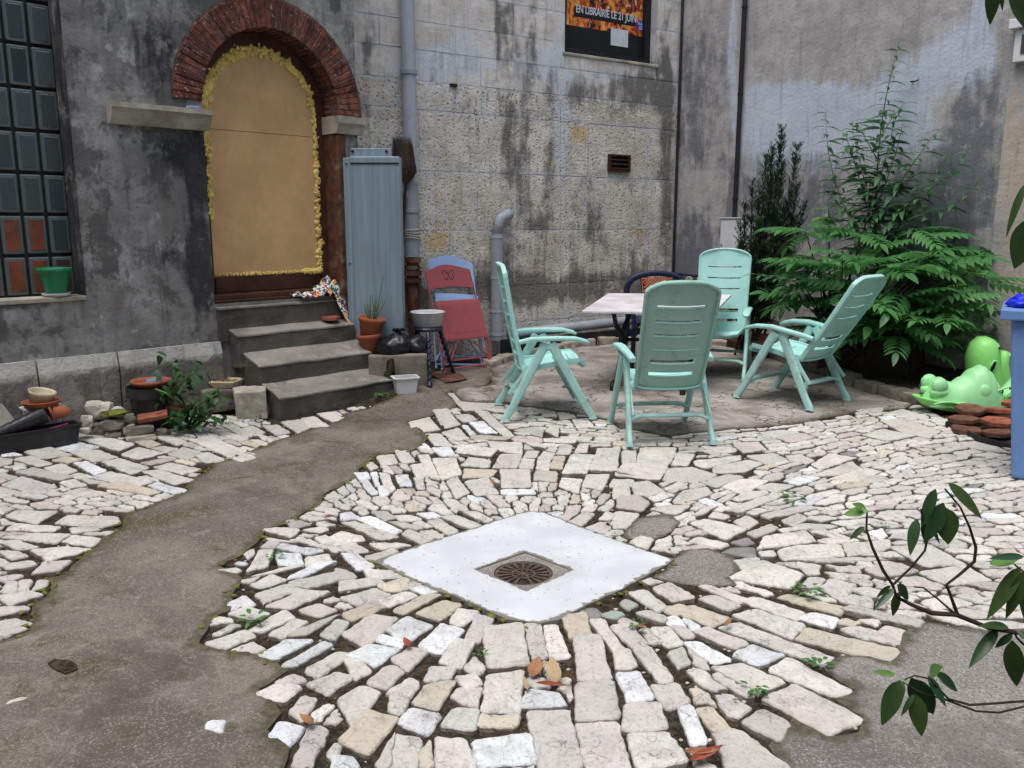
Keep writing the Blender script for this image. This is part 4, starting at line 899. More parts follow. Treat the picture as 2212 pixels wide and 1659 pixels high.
# glass block window
GOFF = -.20
wn = MB(L.T); wn.box(-4.2, WIN_U, GOFF-.10, GOFF-.02, WIN_Z, 8.3); win = wn.build('window', 'glass_mortar', house)
m = MB(L.T); m.box(-4.2, WIN_U-.002, GOFF-.02, .012, WIN_Z-.03, WIN_Z+.002); m.build('sill', 'ledge_stone', win, bevel=.006)
ur = L.uz(150, 500, GOFF)[0]; ul = L.uz(103, 500, GOFF)[0]; zt_ = L.uz(127, 463, GOFF)[1]; zb_ = L.uz(127, 547, GOFF)[1]
pu = (L.uz(148, 500, GOFF)[0]-L.uz(98, 500, GOFF)[0]); pz_ = L.uz(127, 375, GOFF)[1]-zt_; bw = pu*.88; bh = pz_*.92
for c in range(6):
    for r in range(-2, 16):
        ub = ur-c*pu; za = zb_+r*pz_
        if za < WIN_Z: 
            if za+bh < WIN_Z+.05: continue
        z0 = max(za, WIN_Z+.01)
        gb = MB(L.T); gb.box(ub-bw, ub, GOFF-.02, GOFF+.012, z0, za+bh)
        orange = (r < 0) or (r == 0) ; orange = orange and not (c == 0 and r == 0 and False)
        pb = gb.build('glass_block', 'glass_edge', win, bevel=.01, seg=2)
        m = MB(L.T); m.box(ub-bw+.022, ub-.022, GOFF+.008, GOFF+.0155, z0+.022, za+bh-.022); m.build('pane', 'glass_block_orange' if orange and c > 0 or (orange and r < 0) else 'glass_block', win, bevel=.003)

# --- centre: limestone block wall
sst = stains([(960, 60, 120, 90, 'G', .22), (950, 200, 120, 70, 'G', .2), (1160, 200, 60, 90, 'G', .3), (1120, 420, 30, 170, 'R', .2), (1190, 180, 10, 180, 'R', .35), (1150, 60, 12, 120, 'R', .4), (1400, 170, 50, 60, 'R', .5), (1020, 640, 300, 40, 'R', .35), (1240, 520, 14, 140, 'R', .4), (930, 60, 90, 50, 'B', .15), (960, 130, 110, 40, 'G', .6), (850, 150, 40, 150, 'G', .15), (1010, 70, 50, 60, 'G', .35), (790, 230, 12, 140, 'R', .6), (800, 60, 22, 60, 'R', .5), (1085, 250, 9, 260, 'R', .45), (1075, 80, 8, 90, 'R', .5),
    (1105, 80, 14, 80, 'R', .55), (1120, 300, 30, 110, 'R', .5), (1140, 120, 24, 110, 'R', .3), (1180, 360, 14, 190, 'R', .4), (1160, 540, 30, 90, 'R', .5), (1100, 330, 8, 200, 'R', .4), (1110, 600, 50, 70, 'R', .35), (1100, 140, 60, 20, 'G', .5), (1180, 120, 30, 40, 'G', .5),
    (1212, 230, 16, 190, 'G', .9), (1330, 210, 110, 60, 'R', .55), (1300, 165, 120, 22, 'G', .6), (1250, 200, 30, 40, 'R', .35), (1440, 330, 16, 260, 'R', .9), (1275, 410, 14, 90, 'R', .5), (1290, 500, 30, 60, 'R', .45), (1400, 560, 60, 90, 'R', .3),
    (1255, 290, 25, 20, 'B', .9), (945, 515, 40, 25, 'B', .8), (1350, 500, 40, 12, 'B', .6), (920, 560, 60, 40, 'B', .3), (1230, 620, 200, 30, 'R', .5), (1020, 600, 60, 60, 'R', .3), (885, 560, 30, 120, 'R', .5), (1340, 620, 120, 60, 'R', .3), (960, 330, 60, 80, 'G', .15), (840, 60, 30, 50, 'R', -.2), (955, 420, 8, 60, 'B', .5), (1060, 570, 40, 60, 'R', .2)])
stone = thing('stone_wall', 'pale limestone block wall streaked grey with black framed shop window high up', 'wall', S.at(2.2))
w0u, w0z = S.uz(1220, 112); w1u = S.uz(1418, 131)[0]
us = lines(-.25, SEND, .11, [w0u, w1u]); zs = lines(-.15, 8.5, .11, [w0z])
wall_sheet(S, 'mortar', 'mortar', us, zs, lambda u, z: w0u < u < w1u and w0z < z < w0z+1.5, sst, stone, .003, -.004, .3)
cz = [8.4, 7.8, 7.2, 6.6, 6.0, 5.4]+[S.uz(990, y)[1] for y in (-250, -190, -90, -12, 58, 118, 182, 243, 371, 497, 622, 705)]+[-.1]
vj = {6: [860, 1000, 1130, 1290, 1420], 7: [900, 1050, 1190, 1330], 8: [820, 985, 1075, 1200, 1330], 9: [870, 1010, 1110, 1205, 1310, 1400], 10: [820, 984, 1075, 1140, 1211], 11: [905, 1038, 1110, 1211], 12: [860, 984, 1040, 1130, 1211], 13: [905, 1034, 1112, 1211, 1271, 1400],
      14: [961, 1031, 1115, 1211, 1262, 1305, 1408], 15: [971, 1108, 1211, 1281, 1350, 1401], 16: [930, 1010, 1090, 1150, 1230, 1300, 1380], 17: [900, 980, 1075, 1160, 1250, 1340]}
vent_u0, vent_z1 = S.uz(1312, 333); vent_u1, vent_z0 = S.uz(1357, 373)
rows_px = {}
for r in range(len(cz)-1):
    z1, z0 = cz[r], cz[r+1]; yy = pixv(*S.at(1.2, 0, (z0+z1)/2))[1]
    if r in vj: cut = [-.25]+[S.uz(x, yy)[0] for x in vj[r]]+[SEND]
    else: cut = [-.25]+list(np.cumsum([.5+.4*((r*7+q*3) % 5)/5 for q in range(12)])-.2*(r % 2)); cut = [c for c in cut if c < SEND-.15]+[SEND]
    for k in range(len(cut)-1):
        a, b = cut[k]+.001, cut[k+1]-.001; za, zb = z0+.001, z1-.0015
        segs = [(a, b, za, zb)]
        if za < w0z+1.5 and zb > w0z:   # cut round the window
            segs = []
            if a < w0u: segs.append((a, min(b, w0u-.004), za, zb))
            if b > w1u: segs.append((max(a, w1u+.004), b, za, zb))
            if za < w0z and b > w0u and a < w1u: segs.append((max(a, w0u), min(b, w1u), za, w0z-.004))
        for (a_, b_, zc, zd) in segs:
            if b_-a_ < .05 or zd-zc < .04: continue
            smooth_bay = (S.uz(1211, 190)[0] < (a_+b_)/2 and zc > S.uz(1300, 225)[1]) or zc > S.uz(990, 235)[1]
            m = MB(); uu = lines(a_, b_, .07, []); zq = lines(zc, zd, .07, []); g = {}; ni, nj = len(uu)-1, len(zq)-1
            bo = rng.uniform(-.0015, .002); t_ = (rng.normal(.03, .09), rng.normal(0, .08), rng.normal(.02, .13))
            for j, z in enumerate(zq):
                for i, u in enumerate(uu):
                    P = S.at(u, 0, z); ed = i in (0, ni) or j in (0, nj); rr_ = 0 if ed else 1
                    cr = .012 if (i in (0, ni) and j in (0, nj)) else 0
                    du = (.0005+.005*abs(nz(P, 9)))*(1 if i == 0 else -1 if i == ni else 0); dz = (.0005+.005*abs(nz(P, 8, 4)))*(1 if j == 0 else -1 if j == nj else 0)
                    o = bo+((.004+.008*nz(P, 7)+.006*nz(P, 19)) if rr_ else .001+.005*nz(P, 12))*(.45 if smooth_bay else 1)
                    g[i, j] = m.v(S.at(u+du, o, z+dz), sst(P, t_)+(0 if rr_ else 1.0,))
            for j in range(nj):
                for i in range(ni): m.f(g[i, j], g[i+1, j], g[i+1, j+1], g[i, j+1])
            ringi = [(i, 0) for i in range(ni)]+[(ni, j) for j in range(nj)]+[(i, nj) for i in range(ni, 0, -1)]+[(0, j) for j in range(nj, 0, -1)]
            fr_ = [m.v(m.V[g[q]], m.C[g[q]]) for q in ringi]; bk = [m.v(np.array(m.V[g[q]])-S.n*.05, m.C[g[q]]) for q in ringi]
            for q in range(len(ringi)): q2 = (q+1) % len(ringi); m.f(fr_[q], fr_[q2], bk[q2], bk[q])
            m.build('stone_block', 'limestone_smooth' if smooth_bay else 'limestone_block', stone, smooth=True, C='stain')
# shop window: frame > glass, poster, paper
m = MB(S.T); d0 = -.16
for (a, b, c, d) in ((w0u, w1u, w0z, w0z+.075), (w0u, w0u+.045, w0z+.076, w0z+1.5), (w1u-.085, w1u, w0z+.076, w0z+1.5), (w0u+.046, w1u-.086, w0z+1.42, w0z+1.5)): m.box(a, b, d0-.04, d0+.05, c, d)
shop = m.build('window', 'frame_black', stone, bevel=.004)
m = MB(S.T); m.box(w0u+.04, w1u-.08, d0-.02, d0-.012, w0z+.07, w0z+1.43); m.build('glass', 'frame_black', shop)
m = MB(S.T); m.box(w0u-.05, w1u+.05, -.62, -.60, w0z-.1, w0z+1.6); m.build('back_panel', 'black_void', shop)
pL, pzb = S.uz(1222, 48, d0); pR = S.uz(1395, 66, d0)[0]
m = MB(S.T); m.box(pL+.02, pR, d0-.0115, d0-.009, pzb-.02, w0z+1.40); post = m.build('poster', 'poster_print', shop)
ta, tz1 = S.uz(1241, 12, d0); tb = S.uz(1375, 30, d0)[0]; tz0 = S.uz(1243, 35, d0)[1]
m = MB(S.T); m.box(ta, tb, d0-.0088, d0-.0075, tz0, tz1); m.build('title_band', 'frame_black', shop)
def wall_text(txt, Wl, u, z, off, size, width, mat, parent, name):
    cu = bpy.data.curves.new(name, 'FONT'); cu.body = txt; cu.size = size; cu.extrude = .0006; cu.offset = size*.018
    o = bpy.data.objects.new('tmp', cu); col.objects.link(o); dg = bpy.context.evaluated_depsgraph_get(); me = bpy.data.meshes.new_from_object(o.evaluated_get(dg))
    col.objects.unlink(o); bpy.data.objects.remove(o)
    xs = [q.co.x for q in me.vertices]; ys = [q.co.y for q in me.vertices]; k = width/(max(xs)-min(xs)); x0 = min(xs); y0 = min(ys); org = ORG[parent.name]
    for q in me.vertices:
        P = Wl.at(u+(q.co.x-x0)*k, off+q.co.z, z+(q.co.y-y0)); q.co = Vector(P-org)
    me.materials.append(MAT[mat]); me.name = name; t = bpy.data.objects.new(name, me); col.objects.link(t); t.parent = parent; ORG[t.name] = org; return t
wall_text('EN LIBRAIRIE LE 21 JUIN', S, ta+.03, tz0+.018, d0-.0065, (tz1-tz0)*1.05, tb-ta-.03, 'paper', shop, 'lettering')
lu, lz = S.uz(1378, 60, d0)
m = MB(S.T); m.box(lu, lu+.09, d0-.0088, d0-.0078, lz-.02, lz+.085); m.build('logo_patch', 'royal_blue', shop)
wall_text('KA', S, lu+.012, lz+.035, d0-.007, .05, .066, 'paper', shop, 'lettering'); wall_text('ZE', S, lu+.012, lz-.013, d0-.007, .05, .066, 'paper', shop, 'lettering')
a, b = S.uz(1320, 97, d0); c, d = S.uz(1358, 66, d0)
m = MB(S.T); m.box(a, c, d0-.0088, d0-.007, b, d); m.build('paper_sheet', 'paper', shop)
m = MB(S.T); m.box(w0u-.03, w1u+.02, -.05, .022, w0z-.035, w0z-.002); m.build('sill', 'ledge_stone', shop, bevel=.008)
# rusty vent
m = MB(S.T)
for (a, b, c, d) in ((vent_u0, vent_u1, vent_z0, vent_z0+.022), (vent_u0, vent_u1, vent_z1-.022, vent_z1), (vent_u0, vent_u0+.03, vent_z0+.023, vent_z1-.023), (vent_u1-.03, vent_u1, vent_z0+.023, vent_z1-.023)): m.box(a, b, .002, .045, c, d)
vent = m.build('vent', 'rust_dark', stone, bevel=.003)
m = MB(S.T); m.box(vent_u0+.02, vent_u1-.02, .012, .022, vent_z0+.02, vent_z1-.02); m.build('vent_back', 'black_void', vent)
for k in range(3):
    z = vent_z0+.032+k*(vent_z1-vent_z0-.05)/3; m = MB(S.T); m.hexa([(vent_u0+.03, .026, z+.012), (vent_u1-.03, .026, z+.012), (vent_u1-.03, .044, z), (vent_u0+.03, .044, z), (vent_u0+.03, .026, z+.018), (vent_u1-.03, .026, z+.018), (vent_u1-.03, .044, z+.006), (vent_u0+.03, .044, z+.006)])
    m.build('slat', 'rust_dark', vent)
m = MB(S.T); u, z = S.uz(978, 185); m.box(u-.04, u+.04, .0, .03, z-.012, z+.014); m.build('iron_bracket', 'rust_dark', stone)

# --- right: rendered yard wall
wst = stains([(2130, 90, 12, 60, 'G', .5), (2090, 130, 12, 50, 'G', .4), (1620, 150, 20, 60, 'G', .2), (1500, 60, 50, 110, 'R', .25), (1540, 150, 60, 100, 'R', .45), (1480, 260, 40, 120, 'R', .5), (1583, 130, 9, 170, 'G', 1.1), (1520, 300, 60, 60, 'R', .3), (1500, 520, 60, 70, 'R', .8), (1480, 590, 60, 40, 'R', .7), (1580, 380, 10, 160, 'R', .4), (1510, 420, 40, 60, 'G', .3), (1540, 30, 60, 40, 'G', .15),
    (1650, 260, 60, 70, 'G', .85), (1740, 240, 70, 60, 'G', .8), (1850, 240, 110, 60, 'G', .85), (1700, 215, 90, 40, 'G', .5), (1970, 180, 70, 60, 'G', .8), (2060, 110, 60, 70, 'G', .85), (2120, 50, 30, 110, 'G', .8), (2110, 130, 30, 90, 'G', .5), (1820, 120, 60, 20, 'G', .4), (1640, 340, 60, 80, 'G', .45), (1900, 330, 150, 70, 'G', .35), (1750, 340, 100, 60, 'G', .4),
    (1900, 420, 260, 110, 'R', .30), (1700, 420, 120, 120, 'R', .25), (1960, 300, 160, 60, 'G', .3), (2100, 260, 60, 110, 'R', .65), (2080, 400, 80, 120, 'R', .45), (2160, 200, 22, 90, 'R', .4), (2000, 480, 120, 120, 'R', .4), (1800, 480, 200, 110, 'R', .25), (1640, 470, 60, 110, 'R', .35), (2040, 620, 120, 100, 'R', .45), (2100, 440, 50, 8, 'G', .9), (1900, 660, 250, 120, 'R', .3), (1960, 260, 60, 30, 'G', .3), (2130, 600, 30, 120, 'G', .2), (1700, 100, 120, 80, 'R', -.3), (1850, 80, 150, 80, 'R', -.3)])
yardw = thing('yard_wall', 'tall beige rendered wall with bluish damp stains behind the bushes', 'wall', W.at(2.2))
WE = W.uz(2172, 300)[0]
us = lines(0, WE, .10, []); zs = lines(-.15, 8.5, .10, [])
wall_sheet(W, 'render', 'yard_plaster', us, zs, None, wst, yardw, .007, 0, .35)
wst2 = stains([(2190, 350, 30, 120, 'B', .6), (2200, 650, 40, 120, 'B', .4), (2150, 750, 40, 60, 'R', .5), (2150, 420, 12, 200, 'G', .45), (2150, 650, 20, 120, 'R', .2)])
us = lines(WE+.002, 7.5, .10, []); wall_sheet(W, 'side_render', 'yard_plaster', us, zs, None, wst2, yardw, .010, .045, .35, (0, 0, .35))
a, z0 = W.uz(2192, 137, .06); b, z1 = W.uz(2200, 60, .06)
m = MB(W.T); m.box(a, a+1.2, .046, .11, z0, z1-.02); wf = m.build('window', 'white_paint', yardw, bevel=.006)
m = MB(W.T); m.box(a-.04, a+1.24, .046, .15, z1-.018, z1+.06); m.build('lintel_trim', 'white_paint', wf, bevel=.006)
m = MB(W.T); m.box(a+.06, a+1.14, .105, .116, z0+.06, z1-.07); m.build('pane', 'glass_block', wf)
u, z = W.uz(1980, 176); m = MB(W.T); m.tube([(u-.03, 0, z), (u-.03, .04, z), (u+.01, .05, z-.005), (u+.03, .02, z+.01)], .007, 6); m.build('iron_hook', 'rust_dark', yardw)
# rubble footing showing below the corner render
rb = 0
for row in range(4):
    u = .02; z = .60+row*.095
    while u < .98:
        wd = rng.uniform(.10, .24); m = MB(); P = W.at(u+wd/2, .015, z); m.blob(P, (wd*.52, .05, .052), rb, .22, 1.3, 1, flat=.8, rz=math.atan2(W.d[1], W.d[0])); rb += 1; m.build('rubble_stone', 'rubble', yardw); u += wd+.008

# the other side of the courtyard, behind the camera (never in view, added to close the yard and cut frontal light)
m = MB(); m.box(-9, 9, -3.8, -3.4, -.2, 8.5); o = m.build('unseen_yard_wall', 'yard_plaster'); tag(o, kind='structure')
m = MB(); m.box(-9, -8.6, -3.4, 3.2, -.2, 8.5); o = m.build('unseen_yard_wall', 'yard_plaster'); tag(o, kind='structure')
m = MB(); m.box(8.2, 8.6, -3.4, 4.0, -.2, 8.5); o = m.build('unseen_yard_wall', 'yard_plaster'); tag(o, kind='structure')
# ---------------------------------------------------------------- things in the yard
def rbox(m, c, size, rz=0, tilt=(0, 0), cuts=3, amp=.008, bev=.012, fq=9, seed=0, T=None):
    bm = bmesh.new(); bmesh.ops.create_cube(bm, size=1)
    for q in bm.verts: q.co = Vector((q.co.x*size[0], q.co.y*size[1], q.co.z*size[2]))
    if bev: bmesh.ops.bevel(bm, geom=list(bm.edges), offset=bev, segments=2, profile=.6, affect='EDGES')
    if cuts: bmesh.ops.subdivide_edges(bm, edges=[e for e in bm.edges if e.calc_length() > .05], cuts=cuts, use_grid_fill=True)
    Rm = Matrix.Rotation(rz, 3, 'Z') @ Matrix.Rotation(tilt[0], 3, 'X') @ Matrix.Rotation(tilt[1], 3, 'Y')
    base = len(m.V)
    for q in bm.verts:
        p = q.co.copy(); d = Vector((nz(p, fq, seed), nz(p, fq, seed+9), nz(p, fq, seed+17)))*amp+Vector((nz(p, fq*3, seed), nz(p, fq*3, seed+9), nz(p, fq*3, seed+17)))*amp*.4
        p = Rm @ (p+d); P = (c[0]+p.x, c[1]+p.y, c[2]+p.z); m.v(T(P) if T else P)
    for q in bm.faces: m.F.append(tuple(base+t.index for t in q.verts))
    bm.free()
LAZ = math.atan2(L.d[1], L.d[0]); SAZ = math.atan2(S.d[1], S.d[0]); WAZ = math.atan2(W.d[1], W.d[0])
def at3(P, dz=0): return np.array([P[0], P[1], zg(P[0], P[1])+dz])

# steps
st = thing('stone_steps', 'worn dark stone steps climbing to the boarded arched doorway', 'steps', L.at(.7, .3, .06))
for i, (ua, ub, oa, ob, za, zf_, zb_) in enumerate([(.205, 1.28, .0, .61, -.05, .247, .315), (.18, 1.24, 0, .37, .20, .468, .545), (.135, 1.225, 0, .15, .42, .69, .745), (.045, 1.215, -.105, .018, .62, .898, .915)]):
    sl = (zb_-zf_)/(.22 if i < 3 else .1); mid_ = (za+zf_)/2
    def TS(p, sl=sl, mid_=mid_, ob=ob): return L.T((p[0], p[1], p[2]+(sl*(ob-p[1]) if p[2] > mid_ else 0)))
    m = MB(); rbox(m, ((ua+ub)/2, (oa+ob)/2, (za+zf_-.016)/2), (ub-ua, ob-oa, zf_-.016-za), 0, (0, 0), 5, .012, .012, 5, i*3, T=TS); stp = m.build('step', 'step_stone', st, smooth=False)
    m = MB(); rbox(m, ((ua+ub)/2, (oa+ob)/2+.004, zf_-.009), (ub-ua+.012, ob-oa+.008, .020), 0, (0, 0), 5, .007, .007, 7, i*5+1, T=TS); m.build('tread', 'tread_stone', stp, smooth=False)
m = MB(); rbox(m, L.at(1.245, -.03, .70), (.06, .06, .42), LAZ, (0, 0), 3, .02, .02, 5, 4); m.build('side_pier', 'step_stone', st)
# things on the steps: floral cloth
c0 = L.at(1.02, .01, .92)
m = MB(); nu, nv = 34, 22; gidx = {}
for j in range(nv):
    for i in range(nu):
        s_, t_ = i/(nu-1), j/(nv-1); u = .74+.50*s_+.02*math.sin(t_*9); fold = .03*math.sin(s_*17+t_*5)+.022*math.sin(s_*31-t_*9)+.02*nz((s_*3, t_*3, 1), 2)
        env = math.sin(math.pi*min(1, max(0, t_)))*(.02+.12*math.exp(-((s_-.72)/.2)**2)); z = .925+env+abs(fold)*(.6+.5*s_); o = -.13+.19*t_+.02*nz((s_*4, t_*4, 5), 1)
        if s_ > .70:   # the tail drops over the end of the landing
            k = (s_-.70)/.30; u = .74+.50*.70+.50*.30*min(1, k*1.1); drop = max(0, t_-.45)*k; z -= drop*.75; o += drop*.12
        gidx[i, j] = m.v(L.at(u, o, z+.003))
for j in range(nv-1):
    for i in range(nu-1): m.f(gidx[i, j], gidx[i+1, j], gidx[i+1, j+1], gidx[i, j+1])
o = m.build('cloth', 'floral_cloth', smooth=True, solid=.004, origin=c0); tag(o, 'crumpled floral print cloth lying on the doorway landing', 'cloth')
def hextile(m, c, r, h, rz=0, tilt=(0, 0), seed=0):
    Rm = Matrix.Rotation(rz, 3, 'Z') @ Matrix.Rotation(tilt[0], 3, 'X') @ Matrix.Rotation(tilt[1], 3, 'Y')
    rings = []
    for (k, z) in ((.96, -h/2), (1.0, -h/2+.004), (1.0, h/2-.004), (.965, h/2)):
        rr = []
        for j in range(12):
            a = math.pi/3*(j//2)+(0.10 if j % 2 else -.10); p = Rm @ Vector((r*k*math.cos(a)*(1+.03*nz((j, seed, 1), 2)), r*k*math.sin(a), z+.003*nz((j, seed, 3), 3))); rr.append(m.v((c[0]+p.x, c[1]+p.y, c[2]+p.z)))
        rings.append(rr)
    for a, b in zip(rings[:-1], rings[1:]):
        for j in range(12): m.f(a[j], a[(j+1) % 12], b[(j+1) % 12], b[j])
    m.F.append(tuple(rings[0][::-1])); m.F.append(tuple(rings[-1]))
P = L.P(713, 682, .06); m = MB(); hextile(m, (P[0], P[1], .745), .085, .032, .2, seed=3); o = m.build('floor_tile', 'red_tile', bevel=.003, origin=(P[0], P[1], .70)); tag(o, 'single red hexagonal floor tile lying on the second highest step', 'tile')

# green pot and saucer on the sill
P = L.at(*L.uz(122, 640, -.06)[:1], -.06, WIN_Z+.003)
t = thing('flower_pot', 'green plastic flower pot on white saucer on the window sill', 'flower pot', P)
m = MB(); m.lathe([(.06, .014), (.075, .06), (.09, .13), (.098, .165), (.108, .168), (.112, .195), (.107, .197), (.10, .18), (.085, .12), (.08, .12), (.0, .12)], P, 32); m.build('pot', 'green_pot', t, smooth=True)
P2 = P; m = MB(); m.lathe([(.05, 0), (.075, .003), (.093, .022), (.09, .024), (.07, .010), (0, .010)], P, 32); m.build('saucer', 'white_plastic', t, smooth=True)
# blue clip on the ledge
P = L.P(416, 229, .09); m = MB(); rbox(m, (P[0], P[1], L.uz(240, 218, .1)[1]+.012), (.085, .03, .022), LAZ, cuts=0, bev=.005); o = m.build('lighter', MAT['sky_metal'], origin=P); tag(o, 'small bright blue lighter lying on the stone ledge beside the arch', 'lighter')

# galvanised cabinet
BY = 7.40; BX0, BX1 = aty(748, 500, BY)[0], aty(866, 500, BY)[0]
zb = .30; zt = aty(800, 338, BY)[2]
def lean(p): return p
t = thing('metal_cabinet', 'tall galvanised sheet metal casing standing beside the doorway', 'cabinet', (-1.2, 7.3, zb))
m = MB(); m.box(BX0+.05, BX1, BY, BY+.16, zb, zt); m.build('front_panel', 'galvanised', t, bevel=.006)
m = MB(); m.box(BX0-.01, BX0+.049, BY+.012, BY+.14, zb, zt-.01); m.build('side_panel', 'galvanised', t, bevel=.004)
m = MB(); m.box(BX0+.04, BX1-.08, BY+.10, BY+.12, zt, zt+.075); m.build('wall_flange', 'galvanised', t, bevel=.003)
for (x, y, z, r) in [(BX0+.06, BY+.088, zt+.05, .012), (BX1-.12, BY+.088, zt+.05, .012)]+[(BX0+.02, BY+.003, z, .008) for z in (zt-.06, zt-.9, zt-1.5)]+[(BX0+.08+k*.085, BY-.008, zt-.055, .006) for k in range(5)]:
    m = MB(); m.tube([(x, y, z), (x, y+.012, z)], r, 8); m.build('screw', 'rust_dark', t)
m = MB(); m.box(BX0+.055, BX1-.004, BY-.006, BY-.001, zt-.062, zt-.05); m.build('seam', 'black_metal', t)

# downpipe on the stone wall
def px_on(off, px, py): return S.P(px, py, off)
base = S.P(897, 740, .10)
t = thing('downpipe', 'grey rainwater downpipe running down the stone wall behind the casing', 'pipe', base)
dpu = S.uz(884, 200, .10)[0]
def su(py, off=.10, u=None):
    # z on the wall at the height of image row py near the downpipe
    return S.uz(888, py, off)[1]
m = MB(S.T); m.tube([(dpu, .10, 8.2), (dpu, .10, su(158)), (dpu, .10, su(395))], .068, 16); m.build('upper_pipe', 'grey_pvc_light', t, smooth=False)
m = MB(S.T); m.tube([(dpu, .10, su(395)), (dpu, .10, su(555))], .072, 16); m.build('lower_pipe', 'grey_pvc', t)
for py, r in ((157, .082), (455, .082), (500, .080), (395, .076)):
    m = MB(S.T); z = su(py); m.tube([(dpu, .10, z-.022), (dpu, .10, z+.022)], r, 16); m.build('collar', 'grey_pvc', t, bevel=.004)
m = MB(S.T)
for k in range(4): z = su(496+k*6); m.tube([(dpu+.084*math.cos(a), .10+.084*math.sin(a), z+.008*math.sin(a*2+k)) for a in np.linspace(0, 2*math.pi, 17)], .005, 5)
m.build('string_tie', 'string', t)
a = S.uz(866, 398, .10); m = MB(S.T); m.tube([(a[0]-.02, .10, a[1]+.04), (a[0]+.0, .10, a[1]-.04), (a[0]+.07, .10, su(425)), (dpu-.01, .10, su(448))], .045, 12); m.build('branch_pipe', 'grey_pvc', t)
m = MB(S.T); m.tube([(dpu, .10, su(556)), (dpu, .10, su(700)), (dpu, .10, su(830))], .060, 16)
for py, r in ((562, .082), (578, .07), (590, .085), (606, .078)): z = su(py); m.tube([(dpu, .10, z-.022), (dpu, .10, z+.022)], r, 16)
m.build('cast_iron_pipe', 'rust', t)
# twig broom
P = S.P(872, 350, .16); t = thing('twig_broom', 'brown twig broom standing bristles up behind the metal casing', 'broom', S.P(866, 640, .16))
m = MB(); top = S.P(868, 300, .16); bot = S.P(878, 395, .16); ax = (top-bot)
for k in range(900):
    a = rng.uniform(0, 6.28); rr = rng.uniform(0, 1)**.5; h = rng.uniform(.35, 1.06)
    p0 = bot+np.array([.018*math.cos(a)*rr, .018*math.sin(a)*rr, 0]); wd = .105*math.sin(min(1, h*1.15)*math.pi*.62); p2 = bot+ax*h+np.array([wd*math.cos(a)*rr, .6*wd*math.sin(a)*rr, 0]); p1 = (p0+p2)/2+np.array([wd*.55*math.cos(a)*rr, .03*math.sin(a)*rr, -.02]); m.tube([p0, p1, p2], [.003, .003, .0015], 3, False)
m.build('bristles', 'twigs', t); tag(bpy.data.objects['bristles'], kind='stuff')
m = MB(); m.tube([bot+np.array([0, 0, .06]), S.P(862, 640, .12)], .014, 8); m.build('handle', 'dark_wood', t)

# stub pipe and waste pipe along the foot of the stone wall
t = thing('drain_pipe', 'grey plastic pipe bending out of the stone wall behind the side on chair', 'pipe', S.P(1072, 730, .10))
u1, zt1 = S.uz(1073, 505, .10); zb1 = S.uz(1073, 735, .10)[1]; ue, ze = S.uz(1095, 462, .03)
m = MB(S.T); m.tube([(ue+.02, -.02, ze), (ue-.005, .07, ze-.005), (u1+.05, .10, ze-.05), (u1, .10, zt1-.02)], .058, 14); m.build('elbow', 'grey_pvc', t, smooth=True)
m = MB(S.T); m.tube([(u1, .10, zt1), (u1, .10, zb1)], .066, 16); m.build('pipe', 'grey_pvc', t, smooth=False)
for py in (512, 600, 672, 722): m = MB(S.T); z = S.uz(1073, py, .10)[1]; m.tube([(u1, .10, z-.012), (u1, .10, z+.012)], .071, 16); m.build('collar', 'grey_pvc_light', t)
a = S.P(1100, 722, .12); b = S.P(1470, 680, .12); m = MB(); m.tube([a, (a+b)/2, b], .055, 14); o = m.build('waste_pipe', 'grey_pvc', smooth=True, origin=a); tag(o, 'grey pipe lying level along the foot of the stone wall', 'pipe')
m = MB(); q0 = S.P(1080, 735, .22); q1 = S.P(1420, 705, .22); m.hexa([q0+np.array([0, 0, -.30]), q1+np.array([0, 0, -.3]), q1+np.array([0.03, .05, -.3]), q0+np.array([.03, .05, -.3]), q0, q1, q1+np.array([.03, .05, 0]), q0+np.array([.03, .05, 0])]); o = m.build('edging_board', 'black_metal', origin=q0); tag(o, 'black edging board below the level pipe at the wall foot', 'board')
# dark pipes in the right hand corner
m = MB(); m.tube([W.at(.05, .035, 8), W.at(.05, .035, W.uz(1447, 590)[1]), W.at(.05, .035, .25)], .017, 8); o = m.build('thin_black_pipe', 'black_metal', origin=W.at(.05, .035, .3)); tag(o, 'thin black pipe running down the corner where two walls meet', 'pipe')
wu = W.uz(1600, 200, .04)[0]; m = MB(); m.tube([W.at(wu, .045, 8), W.at(wu, .045, W.uz(1590, 470)[1]), W.at(wu, .045, .2)], .027, 10)
for py in (205, 20, 430): z = W.uz(1600, py)[1]; m.tube([W.at(wu, .045, z-.01), W.at(wu, .045, z+.01)], .034, 10)
o = m.build('black_downpipe', 'black_metal', origin=W.at(wu, .045, .2)); tag(o, 'straight black downpipe on the rendered wall left of the conifer', 'pipe')
m = MB(); z = W.uz(1460, 591)[1]; m.tube([W.at(.06, .03, z), W.at(.75, .03, z-.015)], .014, 8); o = m.build('water_pipe', 'navy_paint', origin=W.at(.06, .03, z)); tag(o, 'thin dark blue horizontal pipe on the blackened render', 'pipe')
